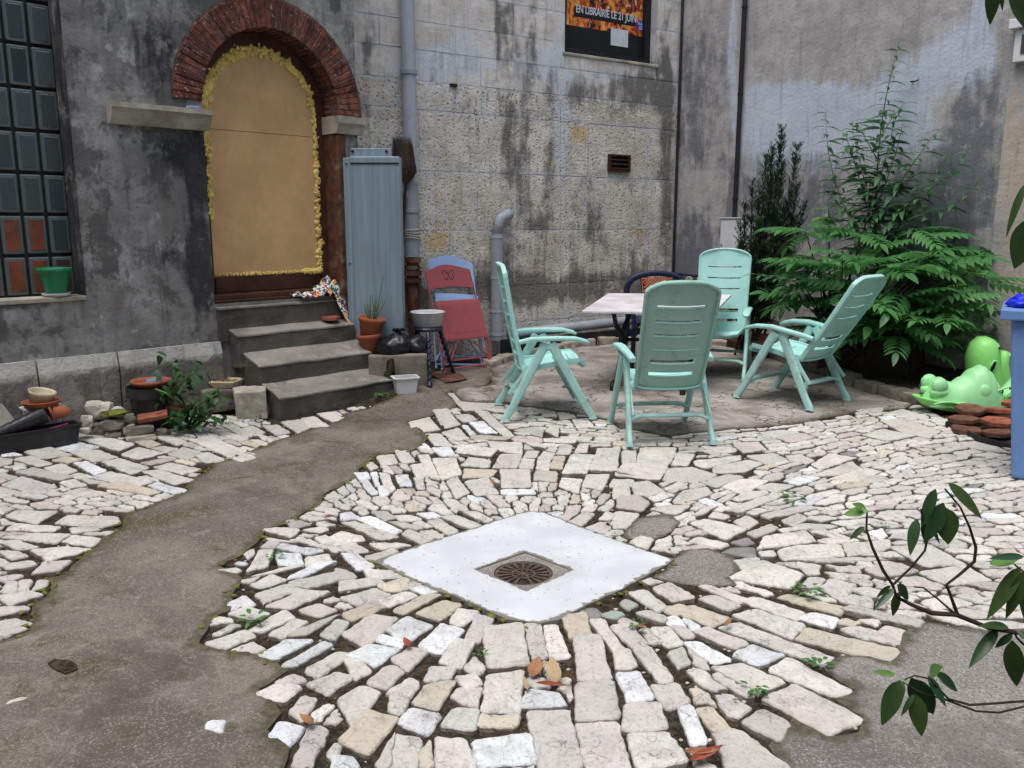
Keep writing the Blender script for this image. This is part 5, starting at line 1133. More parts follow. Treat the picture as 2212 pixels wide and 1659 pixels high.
# white utility box
ua, zb_2 = W.uz(1552, 585, .12); ub, zt_2 = W.uz(1600, 472, .12)
t = thing('utility_box', 'white meter box fixed to the wall behind the chairs', 'box', W.at(ua, 0, zb_2))
m = MB(W.T); m.box(ua, ua+.42, 0.008, .12, zb_2, zt_2); m.build('casing', 'white_plastic', t, bevel=.008)
m = MB(W.T); m.box(ua+.015, ua+.405, .121, .132, zb_2+.015, zt_2-.02); d_o = m.build('door', 'white_plastic', t, bevel=.004)
m = MB(W.T); m.tube([(ua+.04, .13, zb_2+.30), (ua+.04, .142, zb_2+.30)], .010, 8); m.build('lock', 'black_metal', d_o)
m = MB(W.T); m.box(ua-.01, ua+.43, .008, .14, zt_2, zt_2+.012); m.build('lid_trim', 'white_plastic', t, bevel=.003)

# kerb block right of the steps with earth behind
ka = gr(806, 825); kb = gr(918, 806); ang = math.atan2(kb[1]-ka[1], kb[0]-ka[0]); ln_ = np.linalg.norm(kb-ka)
kc = (ka+kb)/2; kd = np.array([-math.sin(ang), math.cos(ang)]); ktop = aty(860, 766, kc[1])[2]
m = MB(); kc = np.array([aty(860, 800, 7.16)[0], 7.16, 0]); ktop = aty(860, 768, 7.10)[2]; rbox(m, (kc[0], kc[1], ktop/2), (.50, .10, ktop), .12, (0, 0), 4, .012, .015, 6, 2); o = m.build('kerb_block', 'kerb_stone', origin=at3(kc)); tag(o, 'long grey stone block edging the earth beside the steps', 'kerb')
m = MB(); rbox(m, (kc[0]-.06, kc[1]+.24, (ktop-.03)/2), (.56, .36, ktop-.03), ang, (0, 0), 5, .02, .01, 9); o = m.build('earth_bed', 'soil'); tag(o, kind='structure')
# terracotta pots
def pot_prof(r, h, rim=.018): return [(r*.68, 0), (r*.94, h*.80), (r*1.0, h*.80), (r*1.04, h*.99), (r*1.0, h), (r*.93, h*.97), (r*.88, h*.84), (0, h*.84)]
YP = 7.30; Pb = np.array([*(aty(800, 768, YP)[:2]), 0]); zP = aty(800, 768, YP)[2]
m = MB(); m.lathe(pot_prof(.105, .19), (Pb[0]+.01, YP, zP+.0), 28, Matrix.Rotation(R(-4), 3, 'Y')); o = m.build('flower_pot', 'terracotta', smooth=True, origin=(Pb[0]+.01, YP, zP+.0)); tag(o, 'lower terracotta pot of the leaning stack beside the steps', 'flower pot', 'terracotta pots stacked beside the steps')
t = thing('potted_plant', 'straggly yellow green plant in tilted terracotta pot, top of the stack beside the steps', 'potted plant', (Pb[0], YP, zP+.13))
m = MB(); m.lathe(pot_prof(.115, .19), (Pb[0]-.002, YP, zP+.145), 28, Matrix.Rotation(R(9), 3, 'Y')); m.build('pot', 'terracotta', t, smooth=True)
def leaf_mesh(name, l, w_, mat, fold=.25, droop=.25, n=5, serr=0.0, point=1.0):
    V, F = [], []
    for i in range(n+1):
        s_ = i/n; ww = w_*.5*(math.sin(math.pi*min(1, s_**.8*1.0))**.8)*(1-.15*s_) if 0 < i < n else w_*.02
        if serr and i % 2: ww *= 1-serr
        z = -droop*l*s_*s_; y = l*s_
        V += [(-ww, y, z+fold*ww), (0, y, z), (ww, y, z+fold*ww)]
    for i in range(n):
        a = i*3; F += [(a, a+1, a+4, a+3), (a+1, a+2, a+5, a+4)]
    me = bpy.data.meshes.new(name); me.from_pydata(V, [], F); me.materials.append(MAT[mat]); me.shade_smooth(); return me
def leaf_into(m, P, d, l, w_, up=(0, 0, 1), fold=.25, droop=.25, n=4):
    d = np.array(d, float); d /= np.linalg.norm(d)+1e-9; x = np.cross(d, np.array(up, float)); x /= np.linalg.norm(x)+1e-9; z = np.cross(x, d); prev = None
    for i in range(n+1):
        s_ = i/n; ww = w_*.5*math.sin(math.pi*min(1, s_**.8))**.8 if 0 < i < n else w_*.02
        c = np.array(P)+d*l*s_+np.array([0, 0, -1])*droop*l*s_*s_; r = [m.v(c-x*ww+z*fold*ww), m.v(c), m.v(c+x*ww+z*fold*ww)]
        if prev: m.f(prev[0], prev[1], r[1], r[0]); m.f(prev[1], prev[2], r[2], r[1])
        prev = r
sm, lm = MB(), MB()
for k in range(9):
    x0, y0, z0 = Pb[0]+.01+rng.normal(0, .035), YP+rng.normal(0, .03), zP+.29; h = rng.uniform(.12, .24) if k else .40; tx = rng.normal(.02, .05) if k else .09
    pth = [(x0, y0, z0), (x0+tx*.5, y0, z0+h*.5), (x0+tx, y0, z0+h)]; sm.tube(pth, [.004, .003, .002], 4, False)
    for q in range(7): s_ = rng.uniform(.3, 1); a = rng.uniform(0, 6.28); leaf_into(lm, (x0+tx*s_, y0, z0+h*s_), (math.cos(a), math.sin(a)*.6, .3), rng.uniform(.025, .045), .02, n=3)
sm.build('stem', 'green_stem', t); lm.build('leaves', 'young_leaf', t, smooth=True)
# bin bag
t = thing('rubbish_bag', 'knotted shiny black rubbish bag slumped behind the blue stool', 'bag', aty(855, 768, 7.36))
P = aty(852, 742, 7.26); m = MB(); bm = bmesh.new(); bmesh.ops.create_icosphere(bm, subdivisions=4, radius=1)
for q in bm.verts:
    p = q.co; a = math.atan2(p.y, p.x); top = max(0, p.z); rr = 1-.55*top**2.2; rid = .07*math.sin(a*13+2*nz(p, 2))*top+.10*nz(p, 2.2)+.05*nz(p, 6)
    m.v((P[0]+p.x*.155*(rr+rid)+.03*p.z, P[1]+p.y*.13*(rr+rid), P[2]-.02+p.z*.125*(1+.1*nz(p, 2))))
for q in bm.faces: m.F.append(tuple(x.index for x in q.verts))
bm.free(); m.blob((P[0]+.17, P[1]+.06, P[2]-.03), (.12, .10, .085), 4, .25, 1.4, 3); m.build('bag', 'bag_plastic', t, smooth=True)
m = MB()
for k in range(7): a = k*.9; m.loft([(P[0]+.03, P[1], P[2]+.085), (P[0]+.03+.02*math.cos(a), P[1]+.015*math.sin(a), P[2]+.11), (P[0]+.04+.055*math.cos(a), P[1]+.03*math.sin(a), P[2]+.125)], [.010, .012, .016], 5, caps=False)
m.build('knot', 'bag_plastic', t, smooth=True)
# stool with basin
F = [at3(gr(928, 836)), at3(gr(876, 814)), at3(gr(982, 812))]; cS = sum(F)/3; sz = aty(912, 708, cS[1])[2]
t = thing('stool', 'dark blue three legged stool with barley twist legs holding a basin', 'stool', at3(cS))
top = np.array([cS[0]-.01, cS[1]-.02, sz])
m = MB(); m.lathe([(.0, -.022), (.125, -.022), (.14, -.014), (.143, 0), (.135, .012), (0, .012)], top, 32); m.build('seat', 'navy_paint', t, smooth=False)
for k, f_ in enumerate(F):
    a = top+(f_-top)*.0; a = np.array([top[0]+(f_[0]-top[0])*.42, top[1]+(f_[1]-top[1])*.42, sz-.02]); m = MB(); n = 90; seg = 10; ring = []
    ax = (f_-a); ln2 = np.linalg.norm(ax); ax /= ln2; xx = np.cross(ax, [0, 1, 0]); xx /= np.linalg.norm(xx); yy = np.cross(ax, xx)
    for i in range(n+1):
        s_ = i/n; c = a+ax*ln2*s_; tw = s_ > .1 and s_ < .93; rr = []
        for j in range(seg):
            th = 2*math.pi*j/seg; r = .019+(.0065*math.cos(th-s_*2*math.pi*8.5) if tw else .002); rr.append(m.v(c+xx*r*math.cos(th)+yy*r*math.sin(th)))
        ring.append(rr)
    for i in range(n):
        for j in range(seg): m.f(ring[i][j], ring[i][(j+1) % seg], ring[i+1][(j+1) % seg], ring[i+1][j])
    m.F.append(tuple(ring[-1])); m.build('leg', 'navy_paint', t, smooth=True)
P = top+np.array([0, 0, .014]); t = thing('basin', 'cream white plastic basin with rolled rim sitting on the blue stool', 'basin', P)
m = MB(); m.lathe([(.105, 0), (.118, .01), (.130, .05), (.133, .052), (.138, .085), (.141, .087), (.146, .122), (.158, .128), (.158, .136), (.150, .140), (.142, .125), (.118, .02), (0, .015)], P, 40); m.build('bowl', 'white_plastic', t, smooth=True)
m = MB(); m.tube([P+np.array([-.135, -.05, .10]), P+np.array([-.15, -.07, .05]), P+np.array([-.125, -.09, 0.01]), P+np.array([-.11, -.10, .03])], .0025, 5); m.build('wire_handle', 'rust_dark', t)
# white tub with stick
P = at3(gr(872, 850)); t = thing('tub', 'dirty white plastic tub on the ground against the lowest step', 'tub', P)
def taper_tub(m, c, sx, sy, h, rz, k=.82, wall=.008, rim=.012):
    def ring(ax, ay, z, n=6):
        pts = []
        for (qx, qy, a0) in ((1, 1, 0), (-1, 1, 90), (-1, -1, 180), (1, -1, 270)):
            r = min(ax, ay)*.22
            for i in range(n+1):
                a = R(a0+90*i/n); x = qx*(ax-r)+r*math.cos(a); y = qy*(ay-r)+r*math.sin(a); pts.append(m.v((c[0]+x*math.cos(rz)-y*math.sin(rz), c[1]+x*math.sin(rz)+y*math.cos(rz), c[2]+z)))
        return pts
    rr = [ring(sx*k, sy*k, 0), ring(sx, sy, h-.01), ring(sx+rim, sy+rim, h-.008), ring(sx+rim, sy+rim, h), ring(sx-wall, sy-wall, h), ring(sx*k-wall, sy*k-wall, .012)]
    for a, b in zip(rr[:-1], rr[1:]):
        for i in range(len(a)): m.f(a[i], a[(i+1) % len(a)], b[(i+1) % len(a)], b[i])
    m.F.append(tuple(rr[0][::-1])); m.F.append(tuple(rr[-1]))
m = MB(); taper_tub(m, P+np.array([.01, .05, 0]), .10, .075, .135, .35); m.build('tub_body', 'white_plastic', t)
m = MB(); m.tube([P+np.array([-.05, .03, .03]), P+np.array([.06, .07, .11])], .013, 8); m.build('black_stick', 'black_metal', t)
# rusty plate on the ground
q = [gr(938, 800, .016), gr(985, 800, .016), gr(1008, 820, .016), gr(945, 822, .016)]; q = [gr(x, y, .016) for x, y in ((985, 802), (1010, 818), (962, 826), (930, 808))]
m = MB(); m.hexa([np.array(p)-np.array([0, 0, .006]) for p in q]+q); o = m.build('metal_plate', 'rust', origin=q[0]); tag(o, 'flat rusty brown metal plate on the ground before the folded chairs', 'plate')

# --- folded metal chairs leaning on the stone wall
def folding_chair(name, label, mat, A, B, top, wd, butterfly, wall_n, layer=0.0, extra=True):
    # A,B: feet (left,right); top: centre of the back's top edge
    A, B, top = map(np.array, (A, B, top)); X = (B-A)/np.linalg.norm(B-A); mid = (A+B)/2; Yv = top-mid; H_ = np.linalg.norm(Yv); Yv = Yv/H_; X = X-Yv*(X@Yv); X /= np.linalg.norm(X); Nn = np.cross(X, Yv)
    if Nn[1] > 0: Nn = -Nn
    def F_(p): return mid+X*p[0]+Yv*p[1]+Nn*(p[2]+layer)
    t = thing(name, label, 'folding chair', mid); hw = wd/2
    def fr(name_, paths, r=.009):
        m = MB(F_)
        for p in paths: m.loft([np.array(q, float) for q in p], r, 6)
        m.build(name_, mat, t)
    k = H_
    fr('back_frame', [[(-hw, 0, 0), (-hw*.98, .35*k, .01), (-hw*.93, .70*k, .0), (-hw*.90, .93*k, 0)], [(hw, 0, 0), (hw*.98, .35*k, .01), (hw*.93, .70*k, .0), (hw*.90, .93*k, 0)], [(-hw, .03*k, 0), (hw, .03*k, 0)], [(-hw, .10*k, 0), (hw, .10*k, 0)]])
    fr('front_frame', [[(-hw*.84, -.02*k, .035), (-hw*.84, .50*k, .03), (-hw*.80, .66*k, .02)], [(hw*.84, -.02*k, .035), (hw*.84, .50*k, .03), (hw*.80, .66*k, .02)], [(-hw*.84, .02*k, .035), (hw*.84, .02*k, .035)], [(-hw*.84, .06*k, .035), (-hw*.35, .26*k, .035)], [(hw*.84, .06*k, .035), (hw*.35, .26*k, .035)], [(-hw*1.02, .06*k, .02), (-hw*.5, .24*k, .02)], [(hw*1.02, .06*k, .0), (hw*.5, .24*k, .0)]], .0075)
    # back plate with curved top and lower edge
    m = MB(F_); n = 20; rows = []
    for z in (-.005, .005):
        row = []
        for i in range(n+1):
            s_ = -1+2*i/n; x = s_*hw*.93; yt = .965*k+.055*k*math.cos(s_*math.pi/2*1.0)**1.6-.012*k*(abs(s_) > .9); yb = .775*k+.030*k*(1-s_*s_); row.append((m.v((x, yb, z-.015*(1-s_*s_))), m.v((x, yt, z-.015*(1-s_*s_)))))
        rows.append(row)
    for i in range(n):
        a, b = rows
        m.f(a[i][0], a[i+1][0], a[i+1][1], a[i][1]); m.f(b[i][0], b[i+1][0], b[i+1][1], b[i][1]); m.f(a[i][1], a[i+1][1], b[i+1][1], b[i][1]); m.f(a[i][0], a[i+1][0], b[i+1][0], b[i][0])
    for i in (0, n): m.f(rows[0][i][0], rows[0][i][1], rows[1][i][1], rows[1][i][0])
    bp = m.build('back_plate', mat, t)
    if butterfly:
        m = MB(F_); cy = .915*k; sc_ = .062
        W_ = [(0, 0), (.25, .35), (.7, .8), (1.15, .75), (1.05, .25), (.8, .0), (.95, -.35), (.7, -.75), (.45, -.55), (.3, -.85), (.12, -.3), (0, 0)]
        for sx in (1, -1): m.tube([(sx*x*sc_, cy+y*sc_, .0065-.013) for x, y in W_], .0022, 4)
        for sx in (1, -1): m.tube([(0, cy+.02*1, -.0065), (sx*.014, cy+.045, -.0065)], .0015, 4)
        m.build('butterfly_cutout', 'rust_dark', bp)
    # seat hanging folded: front flap with rolled top
    m = MB(F_); n = 6; prof = [(.275*k, .052), (.29*k, .056), (.50*k, .05), (.62*k, .046), (.648*k, .040), (.662*k, .022), (.664*k, .0)]
    rings = [[m.v((-hw*.90+2*hw*.90*i/n+.02*hw, y, z)) for i in range(n+1)] for y, z in prof]
    for a, b in zip(rings[:-1], rings[1:]):
        for i in range(n): m.f(a[i], a[i+1], b[i+1], b[i])
    seat = m.build('seat', mat, t, solid=.007, smooth=False)
    m = MB(F_); m.box(-hw*.70, hw*.74, .33*k, .61*k, .0535, .0565) if False else m.box(-hw*.66, hw*.70, .34*k, .60*k, .056, .0595)
    m.build('seat_panel', mat, seat, bevel=.003)
    fm_ = MB(F_)
    for sx in (-1, 1): fm_.blob((sx*hw, 0, .0), (.016, .014, .014), 1, .02, 1, 1); fm_.blob((sx*hw*.84, -.02*k, .035), (.016, .014, .014), 1, .02, 1, 1)
    fm_.build('foot_cap', mat, t)
    return t
zf = zg(-.5, 8.2)
A_ = at3(gr(972, 806), .005); B_ = at3(gr(1058, 792), .005); Tp = aty(967, 575, 8.62)
folding_chair('folding_chair', 'dusty red folded metal chair with butterfly cutout leaning on the wall', 'red_metal', A_+np.array([-.03,0,0]), B_+np.array([.02,0,0]), Tp+np.array([-.01,0,.0]), .58, True, None)
A2 = A_+np.array([-.10, .10, .0]); B2_ = B_+np.array([-.10, .10, 0]); T2 = aty(973, 556, 8.76)
folding_chair('folding_chair', 'pale blue folded metal chair leaning behind the red one', 'sky_metal', A2+np.array([-.03,0,0]), B2_+np.array([.02,0,0]), T2, .57, False, None)

# --- table
FL, FR, BL, BR = gz(1257, 671, .82), gz(1541, 676, .82), gz(1314, 633, .875), gz(1580, 636, .875)
tc = (FL+FR+BL+BR)/4; t = thing('garden_table', 'square stone topped garden table on black curved iron legs', 'table', at3(tc))
m = MB(); dn_ = np.array([0, 0, .022]); m.hexa([FL-dn_, FR-dn_, BR-dn_, BL-dn_, FL, FR, BR, BL]); m.build('tabletop', 'marble', t, bevel=.005)
def tl(a, b, z): q = FL*(1-a)*(1-b)+FR*a*(1-b)+BR*a*b+BL*(1-a)*b; return np.array([q[0], q[1], q[2]-.03 if z is None else z])
for a_ in (.22, .78):
    m = MB(); top0 = tl(a_, .12, None); top1 = tl(a_, .88, None); c = tl(a_, .5, .50); foot0 = at3(tl(a_, .08, 0), .01); foot1 = at3(tl(a_, .92, 0), .01)
    if a_ < .5: foot0 = at3(gr(1323, 846), .01)
    m.loft([top0, top0*.7+c*.3+np.array([0, 0, -.05]), c+np.array([0, -.06, .05]), c+np.array([0, -.03, -.12]), foot0*.6+c*.4+np.array([0, -.02, -.10]), foot0+np.array([0, .03, .06]), foot0], [.020, .022, .028, .034, .028, .022, .026], 8)
    m.loft([top1, top1*.7+c*.3+np.array([0, 0, -.05]), c+np.array([0, .06, .05]), c+np.array([0, .03, -.12]), foot1*.6+c*.4+np.array([0, .02, -.10]), foot1+np.array([0, -.03, .06]), foot1], [.020, .022, .028, .034, .028, .022, .026], 8)
    m.tube([tl(a_, .12, None), tl(a_, .88, None)], .016, 6); m.build('leg_frame', 'black_metal', t, smooth=True)
m = MB(); m.tube([tl(.22, .5, .50), tl(.78, .5, .50)], .016, 8); m.tube([tl(.22, .5, .48), tl(.5, .5, None)], .008, 6); m.tube([tl(.78, .5, .48), tl(.5, .5, None)], .008, 6); m.build('brace', 'black_metal', t)
P = tl(.50, .62, None)+np.array([0.02, 0, .032]); t = thing('lantern', 'small orange plastic lantern standing on the table', 'lantern', P)
m = MB(); m.lathe([(.062, 0), (.068, .01), (.066, .05), (.05, .06), (.06, .064), (.072, .07), (.070, .085), (.045, .115), (.042, .118), (.050, .122), (.046, .13), (.022, .155), (.012, .160), (.014, .178), (.0, .184)], P, 24); m.build('body', 'orange_plastic', t, smooth=False)

# --- navy armchair behind the table, orange lattice panel in its back
C = np.array([1.50, 8.95]); zc = zg(*C); Yb = C[1]+.12
top = aty(1418, 590, Yb)[2]; xl = aty(1353, 640, Yb)[0]; xr = aty(1482, 640, Yb)[0]; zs_ = zc+.42; xm = (xl+xr)/2; hw = (xr-xl)/2
t = thing('plastic_armchair', 'navy blue plastic armchair with orange lattice back behind the table', 'chair', (xm, C[1], zc))
m = MB(); arch = [(xm-hw*math.cos(a)*(1 if True else 1), Yb, top-.26+.26*max(0, math.sin(a))**.55) for a in np.linspace(0, math.pi, 21)]
m.loft([(xm-hw, Yb-.10, zs_+.05), (xm-hw, Yb-.03, top-.36)]+arch+[(xm+hw, Yb-.03, top-.36), (xm+hw, Yb-.10, zs_+.05)], [(.030, .012)]*25, 8, 3, up=(0, 1, 0)); m.build('back_frame', 'navy_plastic', t, smooth=True)
m = MB()
for sx in (-1, 1): m.loft([(xm+sx*hw*.46, Yb, top-.03), (xm+sx*hw*.40, Yb, top-.22), (xm+sx*hw*.36, Yb-.05, zs_)], [(.028, .010)]*3, 6, 3, up=(0, 1, 0))
m.build('back_post', 'navy_plastic', t)
m = MB(); px0, px1 = hw*.50, hw*.40; pz1, pz0 = top-.055, top-.36
for k in range(-9, 16):
    for sg in (1, -1):
        pts = []
        for q in range(2):
            pass
        x0 = -px0+k*.036 if sg > 0 else px0-k*.036; seg_ = []
        for s_ in np.linspace(0, 1, 16):
            z = pz0+(pz1-pz0)*s_; x = x0+sg*(z-pz0)
            lim = px1+(px0-px1)*s_
            if abs(x) <= lim: seg_.append((xm+x, Yb-.012-.004*sg, z))
        if len(seg_) > 1: m.tube([seg_[0], seg_[-1]], .0042, 4)
m.tube([(xm-px1, Yb-.012, pz0), (xm-px0, Yb-.012, pz1), (xm+px0, Yb-.012, pz1+.002), (xm+px1, Yb-.012, pz0)], .007, 6); m.build('lattice_panel', 'orange_plastic', t)
m = MB(); rbox(m, (xm, Yb-.30, zs_), (hw*2-.06, .46, .035), 0, (R(3), 0), 1, .002, .012); m.build('seat', 'navy_plastic', t)
for sx in (-1, 1):
    m = MB(); m.loft([(xm+sx*hw, Yb-.06, zs_+.22), (xm+sx*(hw+.01), Yb-.30, zs_+.23), (xm+sx*(hw-.01), Yb-.52, zs_+.20)], [(.028, .010)]*3, 8, 3); m.build('armrest', 'navy_plastic', t, smooth=True)
    for (yf, yt_) in ((-.56, -.50), (.04, -.08)):
        m = MB(); m.loft([(xm+sx*hw*.98, Yb+yt_, zs_+.20), (xm+sx*hw*.95, Yb+(yf+yt_)/2, zs_-.08), (xm+sx*hw*1.0, Yb+yf, zg(xm, Yb+yf))], [(.018, .018), (.026, .022), (.022, .018)], 8, 3); m.build('leg', 'navy_plastic', t)

# --- mint reclining chairs
def panel(Fm, L_, wfun, bend, slots, slot_half, ns=18, rows_extra=()):
    # Fm(s, d) -> point ; rows along d with thin slot rows removed
    ds = set(np.linspace(0, 1, 25))
    for s_ in slots: ds |= {s_-.0065, s_+.0065}
    ds = sorted(d for d in ds if not any(.0065 < abs(d-s_) < .016 for s_ in slots) or d in (0, 1))
    xs = sorted(set(list(np.linspace(-1, 1, ns+1))+[-slot_half, slot_half])); return ds, xs
def mint_chair(name, label, P, rz, rec, backmat='mint_plastic'):
    t = thing(name, label, 'garden chair', P, 'mint green reclining garden chairs round the table', rz)
    org = np.zeros(3); ORG[t.name] = np.zeros(3)
    def leg(sx, s0, s1, nm='leg'):
        m = MB(); a, b = np.array(s0), np.array(s1); pts = [a, a*.6+b*.4, a*.15+b*.85, b+np.array([0, 0, .02]), b]
        m.loft(pts, [(.021, .036), (.020, .034), (.019, .029), (.020, .030), (.026, .036)], 10, 3.2, up=(0, 1, 0)); o_ = m.build(nm, 'mint_leg', t, smooth=False, bevel=.002, seg=1)
        return o_
    for sx in (-1, 1):
        leg(sx, (sx*.275, .02, .585), (sx*.285, .345, 0)); leg(sx, (sx*.262, -.02, .585), (sx*.290, -.325, 0))
    for (y, z, x) in ((.255, .165, .27), (-.225, .185, .268)):
        m = MB(); n = 14; pts = []; szs = []
        for i in range(n+1):
            s_ = -1+2*i/n; pts.append((s_*x, y, z-.022*max(0, abs(s_)-.80)/.2)); szs.append((.013, .029+.03*max(0, abs(s_)-.80)/.20))
        m.loft(pts, szs, 8, 4, up=(0, 1, 0)); m.build('stretcher', 'mint_leg', t)
    # seat
    slots = [.22, .42, .62, .82]; ds, xs = panel(None, 1, None, None, slots, .72)
    def seatpt(s_, d):
        key = [(0, -.21, .372), (.15, -.15, .362), (.45, .0, .392), (.78, .18, .425), (.92, .262, .425), (1, .292, .392)]
        for (d0, y0, z0), (d1, y1, z1) in zip(key[:-1], key[1:]):
            if d <= d1+1e-9: k = (d-d0)/(d1-d0); y = y0+(y1-y0)*k; z = z0+(z1-z0)*k; break
        hw = .238*(1-.10*max(0, (d-.9)/.1)**2); return (s_*hw, y+.010*s_*s_*(1 if d < .9 else 0), z+.022*s_*s_*s_*s_-.006*(1-s_*s_))
    m = MB(); g = {(i, j): m.v(seatpt(x, d)) for j, d in enumerate(ds) for i, x in enumerate(xs)}
    for j in range(len(ds)-1):
        dm = (ds[j]+ds[j+1])/2; sl = any(abs(dm-s_) < .006 for s_ in slots)
        for i in range(len(xs)-1):
            if sl and abs((xs[i]+xs[i+1])/2) < .72: continue
            m.f(g[i, j], g[i+1, j], g[i+1, j+1], g[i, j+1])
    seat = m.build('seat', 'mint_plastic', t, smooth=False, solid=.010)
    m = MB(); m.loft([seatpt(s_, d) for s_, d in [(-1, .02), (-1, .3), (-1, .6), (-1, .88), (-.97, 1), (-.5, 1), (0, 1), (.5, 1), (.97, 1), (1, .88), (1, .6), (1, .3), (1, .02)]], [(.009, .020)]*13, 8, 3); m.build('seat_rim', 'mint_plastic', seat)
    # back
    cr, sr = math.cos(rec), math.sin(rec); HB = .80; slots = [.145, .275, .405, .535, .665, .80][:6]; ds, xs = panel(None, 1, None, None, slots, .66)
    def bp(s_, d, e=0.0):
        hwid = .230+.014*d
        tt = max(0, (d-.90)/.10); hwid *= (1-tt**2.6*.42) if tt < 1 else .58
        crown = .018*(1-s_*s_)*max(0, (d-.8)/.2)
        lx = s_*hwid; ly = -.020*(1-s_*s_)+.022*math.sin(math.pi*d)*-.4+e; lz = d*HB+crown
        y = -.175+ly*cr-lz*sr; z = .375+lz*cr+ly*sr
        return (lx, y, z)
    def dd(x, d): return d+.010*(x*x)*(1 if .02 < d < .95 else 0)
    m = MB(); g = {(i, j): m.v(bp(x, dd(x, d))) for j, d in enumerate(ds) for i, x in enumerate(xs)}
    for j in range(len(ds)-1):
        dm = (ds[j]+ds[j+1])/2; sl = any(abs(dm-s_) < .006 for s_ in slots)
        for i in range(len(xs)-1):
            if sl and abs((xs[i]+xs[i+1])/2) < .66: continue
            m.f(g[i, j], g[i+1, j], g[i+1, j+1], g[i, j+1])
    back = m.build('backrest', backmat, t, smooth=False, solid=.007)
    ed = [(-1, d) for d in np.linspace(0.0, .90, 12)]+[(-1, .93), (-1, .96), (-1, .985), (-1, 1.0)]+[(s_, 1.0) for s_ in (-.6, -.2, .2, .6)]+[(1, 1.0), (1, .985), (1, .96), (1, .93)]+[(1, d) for d in np.linspace(.90, 0.0, 12)]
    m = MB(); m.loft([bp(s_, d, -.006) for s_, d in ed], [(.010, .019)]*len(ed), 8, 3, up=(0, -cr, -sr)); m.build('back_rim', backmat if backmat == 'mint_back' else 'mint_plastic', back)
    for s_ in slots:   # raised lip under each slot
        m = MB(); m.tube([bp(x, dd(x, s_-.012), -.006) for x in np.linspace(-.66, .66, 9)], .0035, 5); m.build('slot_lip', 'mint_plastic', back, smooth=True)
    m = MB(); m.loft([bp(-1, 0), bp(-.5, 0), bp(0, 0), bp(.5, 0), bp(1, 0)], [(.008, .016)]*5, 6, 3); m.build('back_rail', backmat, back)
    for sx in (-1, 1):   # pivots and side brackets
        m = MB(); p0 = np.array(bp(sx*1.06, .0)); m.tube([(sx*.225, -.165, .385), (sx*.262, -.165, .385)], .030, 14); m.build('pivot', 'mint_plastic', t)
        yb = bp(sx, .30)[1]; zb3 = bp(sx, .30)[2]
        pa = [(sx*.268, yb+.005, zb3-.015), (sx*.274, yb+.10, zb3+.006), (sx*.276, .06, .622), (sx*.276, .20, .618), (sx*.276, .285, .596), (sx*.276, .31, .582)]
        m = MB(); m.loft(pa, [(.022, .017), (.026, .018), (.034, .018), (.036, .017), (.032, .015), (.020, .010)], 10, 3.5); m.build('armrest', 'mint_plastic', t, smooth=False, bevel=.002, seg=1)
        m = MB(); m.tube([(sx*.285, .0, .555), (sx*.293, .0, .555)], .014, 10); m.build('bolt', 'mint_leg', t)
        m = MB(); m.loft([(sx*.268, -.30, .20), (sx*.262, -.22, .30), (sx*.255, -.15, .40)], [(.006, .016)]*3, 6, 3, up=(0, 1, 0)); m.build('recline_bracket', 'mint_leg', t)
    return t
def cpos(x, y): return (x, y, zg(x, y)+.016)
c1 = mint_chair('garden_chair', 'mint green chair seen side on, left of the table facing right', cpos(.245, 6.585), R(-84), R(11))
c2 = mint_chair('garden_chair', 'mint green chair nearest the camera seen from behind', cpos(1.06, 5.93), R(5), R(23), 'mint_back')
c3 = mint_chair('garden_chair', 'mint green chair tilted far back, right of the table facing left', cpos(2.34, 6.93), R(41), R(33), 'mint_plastic')
c4 = mint_chair('garden_chair', 'mint green upright chair facing the camera beyond the table', cpos(1.97, 8.05), R(160), R(12))
# ---------------------------------------------------------------- clutter by the house wall
def rock(label, P, r, seed, mat='pale_rock', rz=0.0, flat=.85, amp=.22, group=None, cat='stone', name='loose_stone'):
    m = MB(); m.blob(P, r, seed, amp, 1.3, 3, flat=flat, rz=rz); o = m.build(name, mat, smooth=False, origin=(P[0], P[1], P[2]-r[2])); return tag(o, label, cat, group)
def onrow(px, py, ybase, w=0): return aty(px, py, ybase)
# black trough with pots
A = at3(gr(-60, 985)); B = at3(gr(150, 945)); d = B-A; ln3 = np.linalg.norm(d[:2]); ang = math.atan2(d[1], d[0]); c = (A+B)/2; nn = np.array([-math.sin(ang), math.cos(ang), 0])
t = thing('planter_trough', 'long black plastic planter trough at the left edge full of odd pots', 'planter', c)
c = at3(L.at(-1.68, .235)); m = MB(); taper_tub(m, c, .56, .07, .13, LAZ, .95, .010, .008); m.build('trough', 'black_plastic', t)
trc = c+nn*.06
P = L.P(60, 915, .235-(0)); m = MB(); ax0, ax1 = L.P(-5, 938, .235-(0)), L.P(96, 895, .235-(0))
prof = []
n = 12
for i in range(n+1):
    s_ = i/n; prof.append((ax0+(ax1-ax0)*s_, .035+.022*s_+(.004 if i % 2 else 0)))
m.loft([p for p, r in prof], [r for p, r in prof], 18); o = m.build('nursery_pots', 'black_plastic', origin=ax0); tag(o, 'stack of black plastic nursery pots lying in the black trough', 'flower pots')
m = MB(); e = (ax1-ax0)/np.linalg.norm(ax1-ax0); q = ax1+e*.02+np.array([0.01, 0, .0]); m.loft([q, q+e*.012, q+e*.014], [.052, .062, .045], 20); m.loft([q+e*.02+np.array([0, 0, -.005]), q+e*.09+np.array([.01, 0, -.03]), q+e*.115+np.array([.01, 0, -.04])], [.045, .040, .030], 18)
o = m.build('flower_pot', 'terracotta', origin=q); tag(o, 'small terracotta pot on its side at the right end of the trough', 'flower pot')
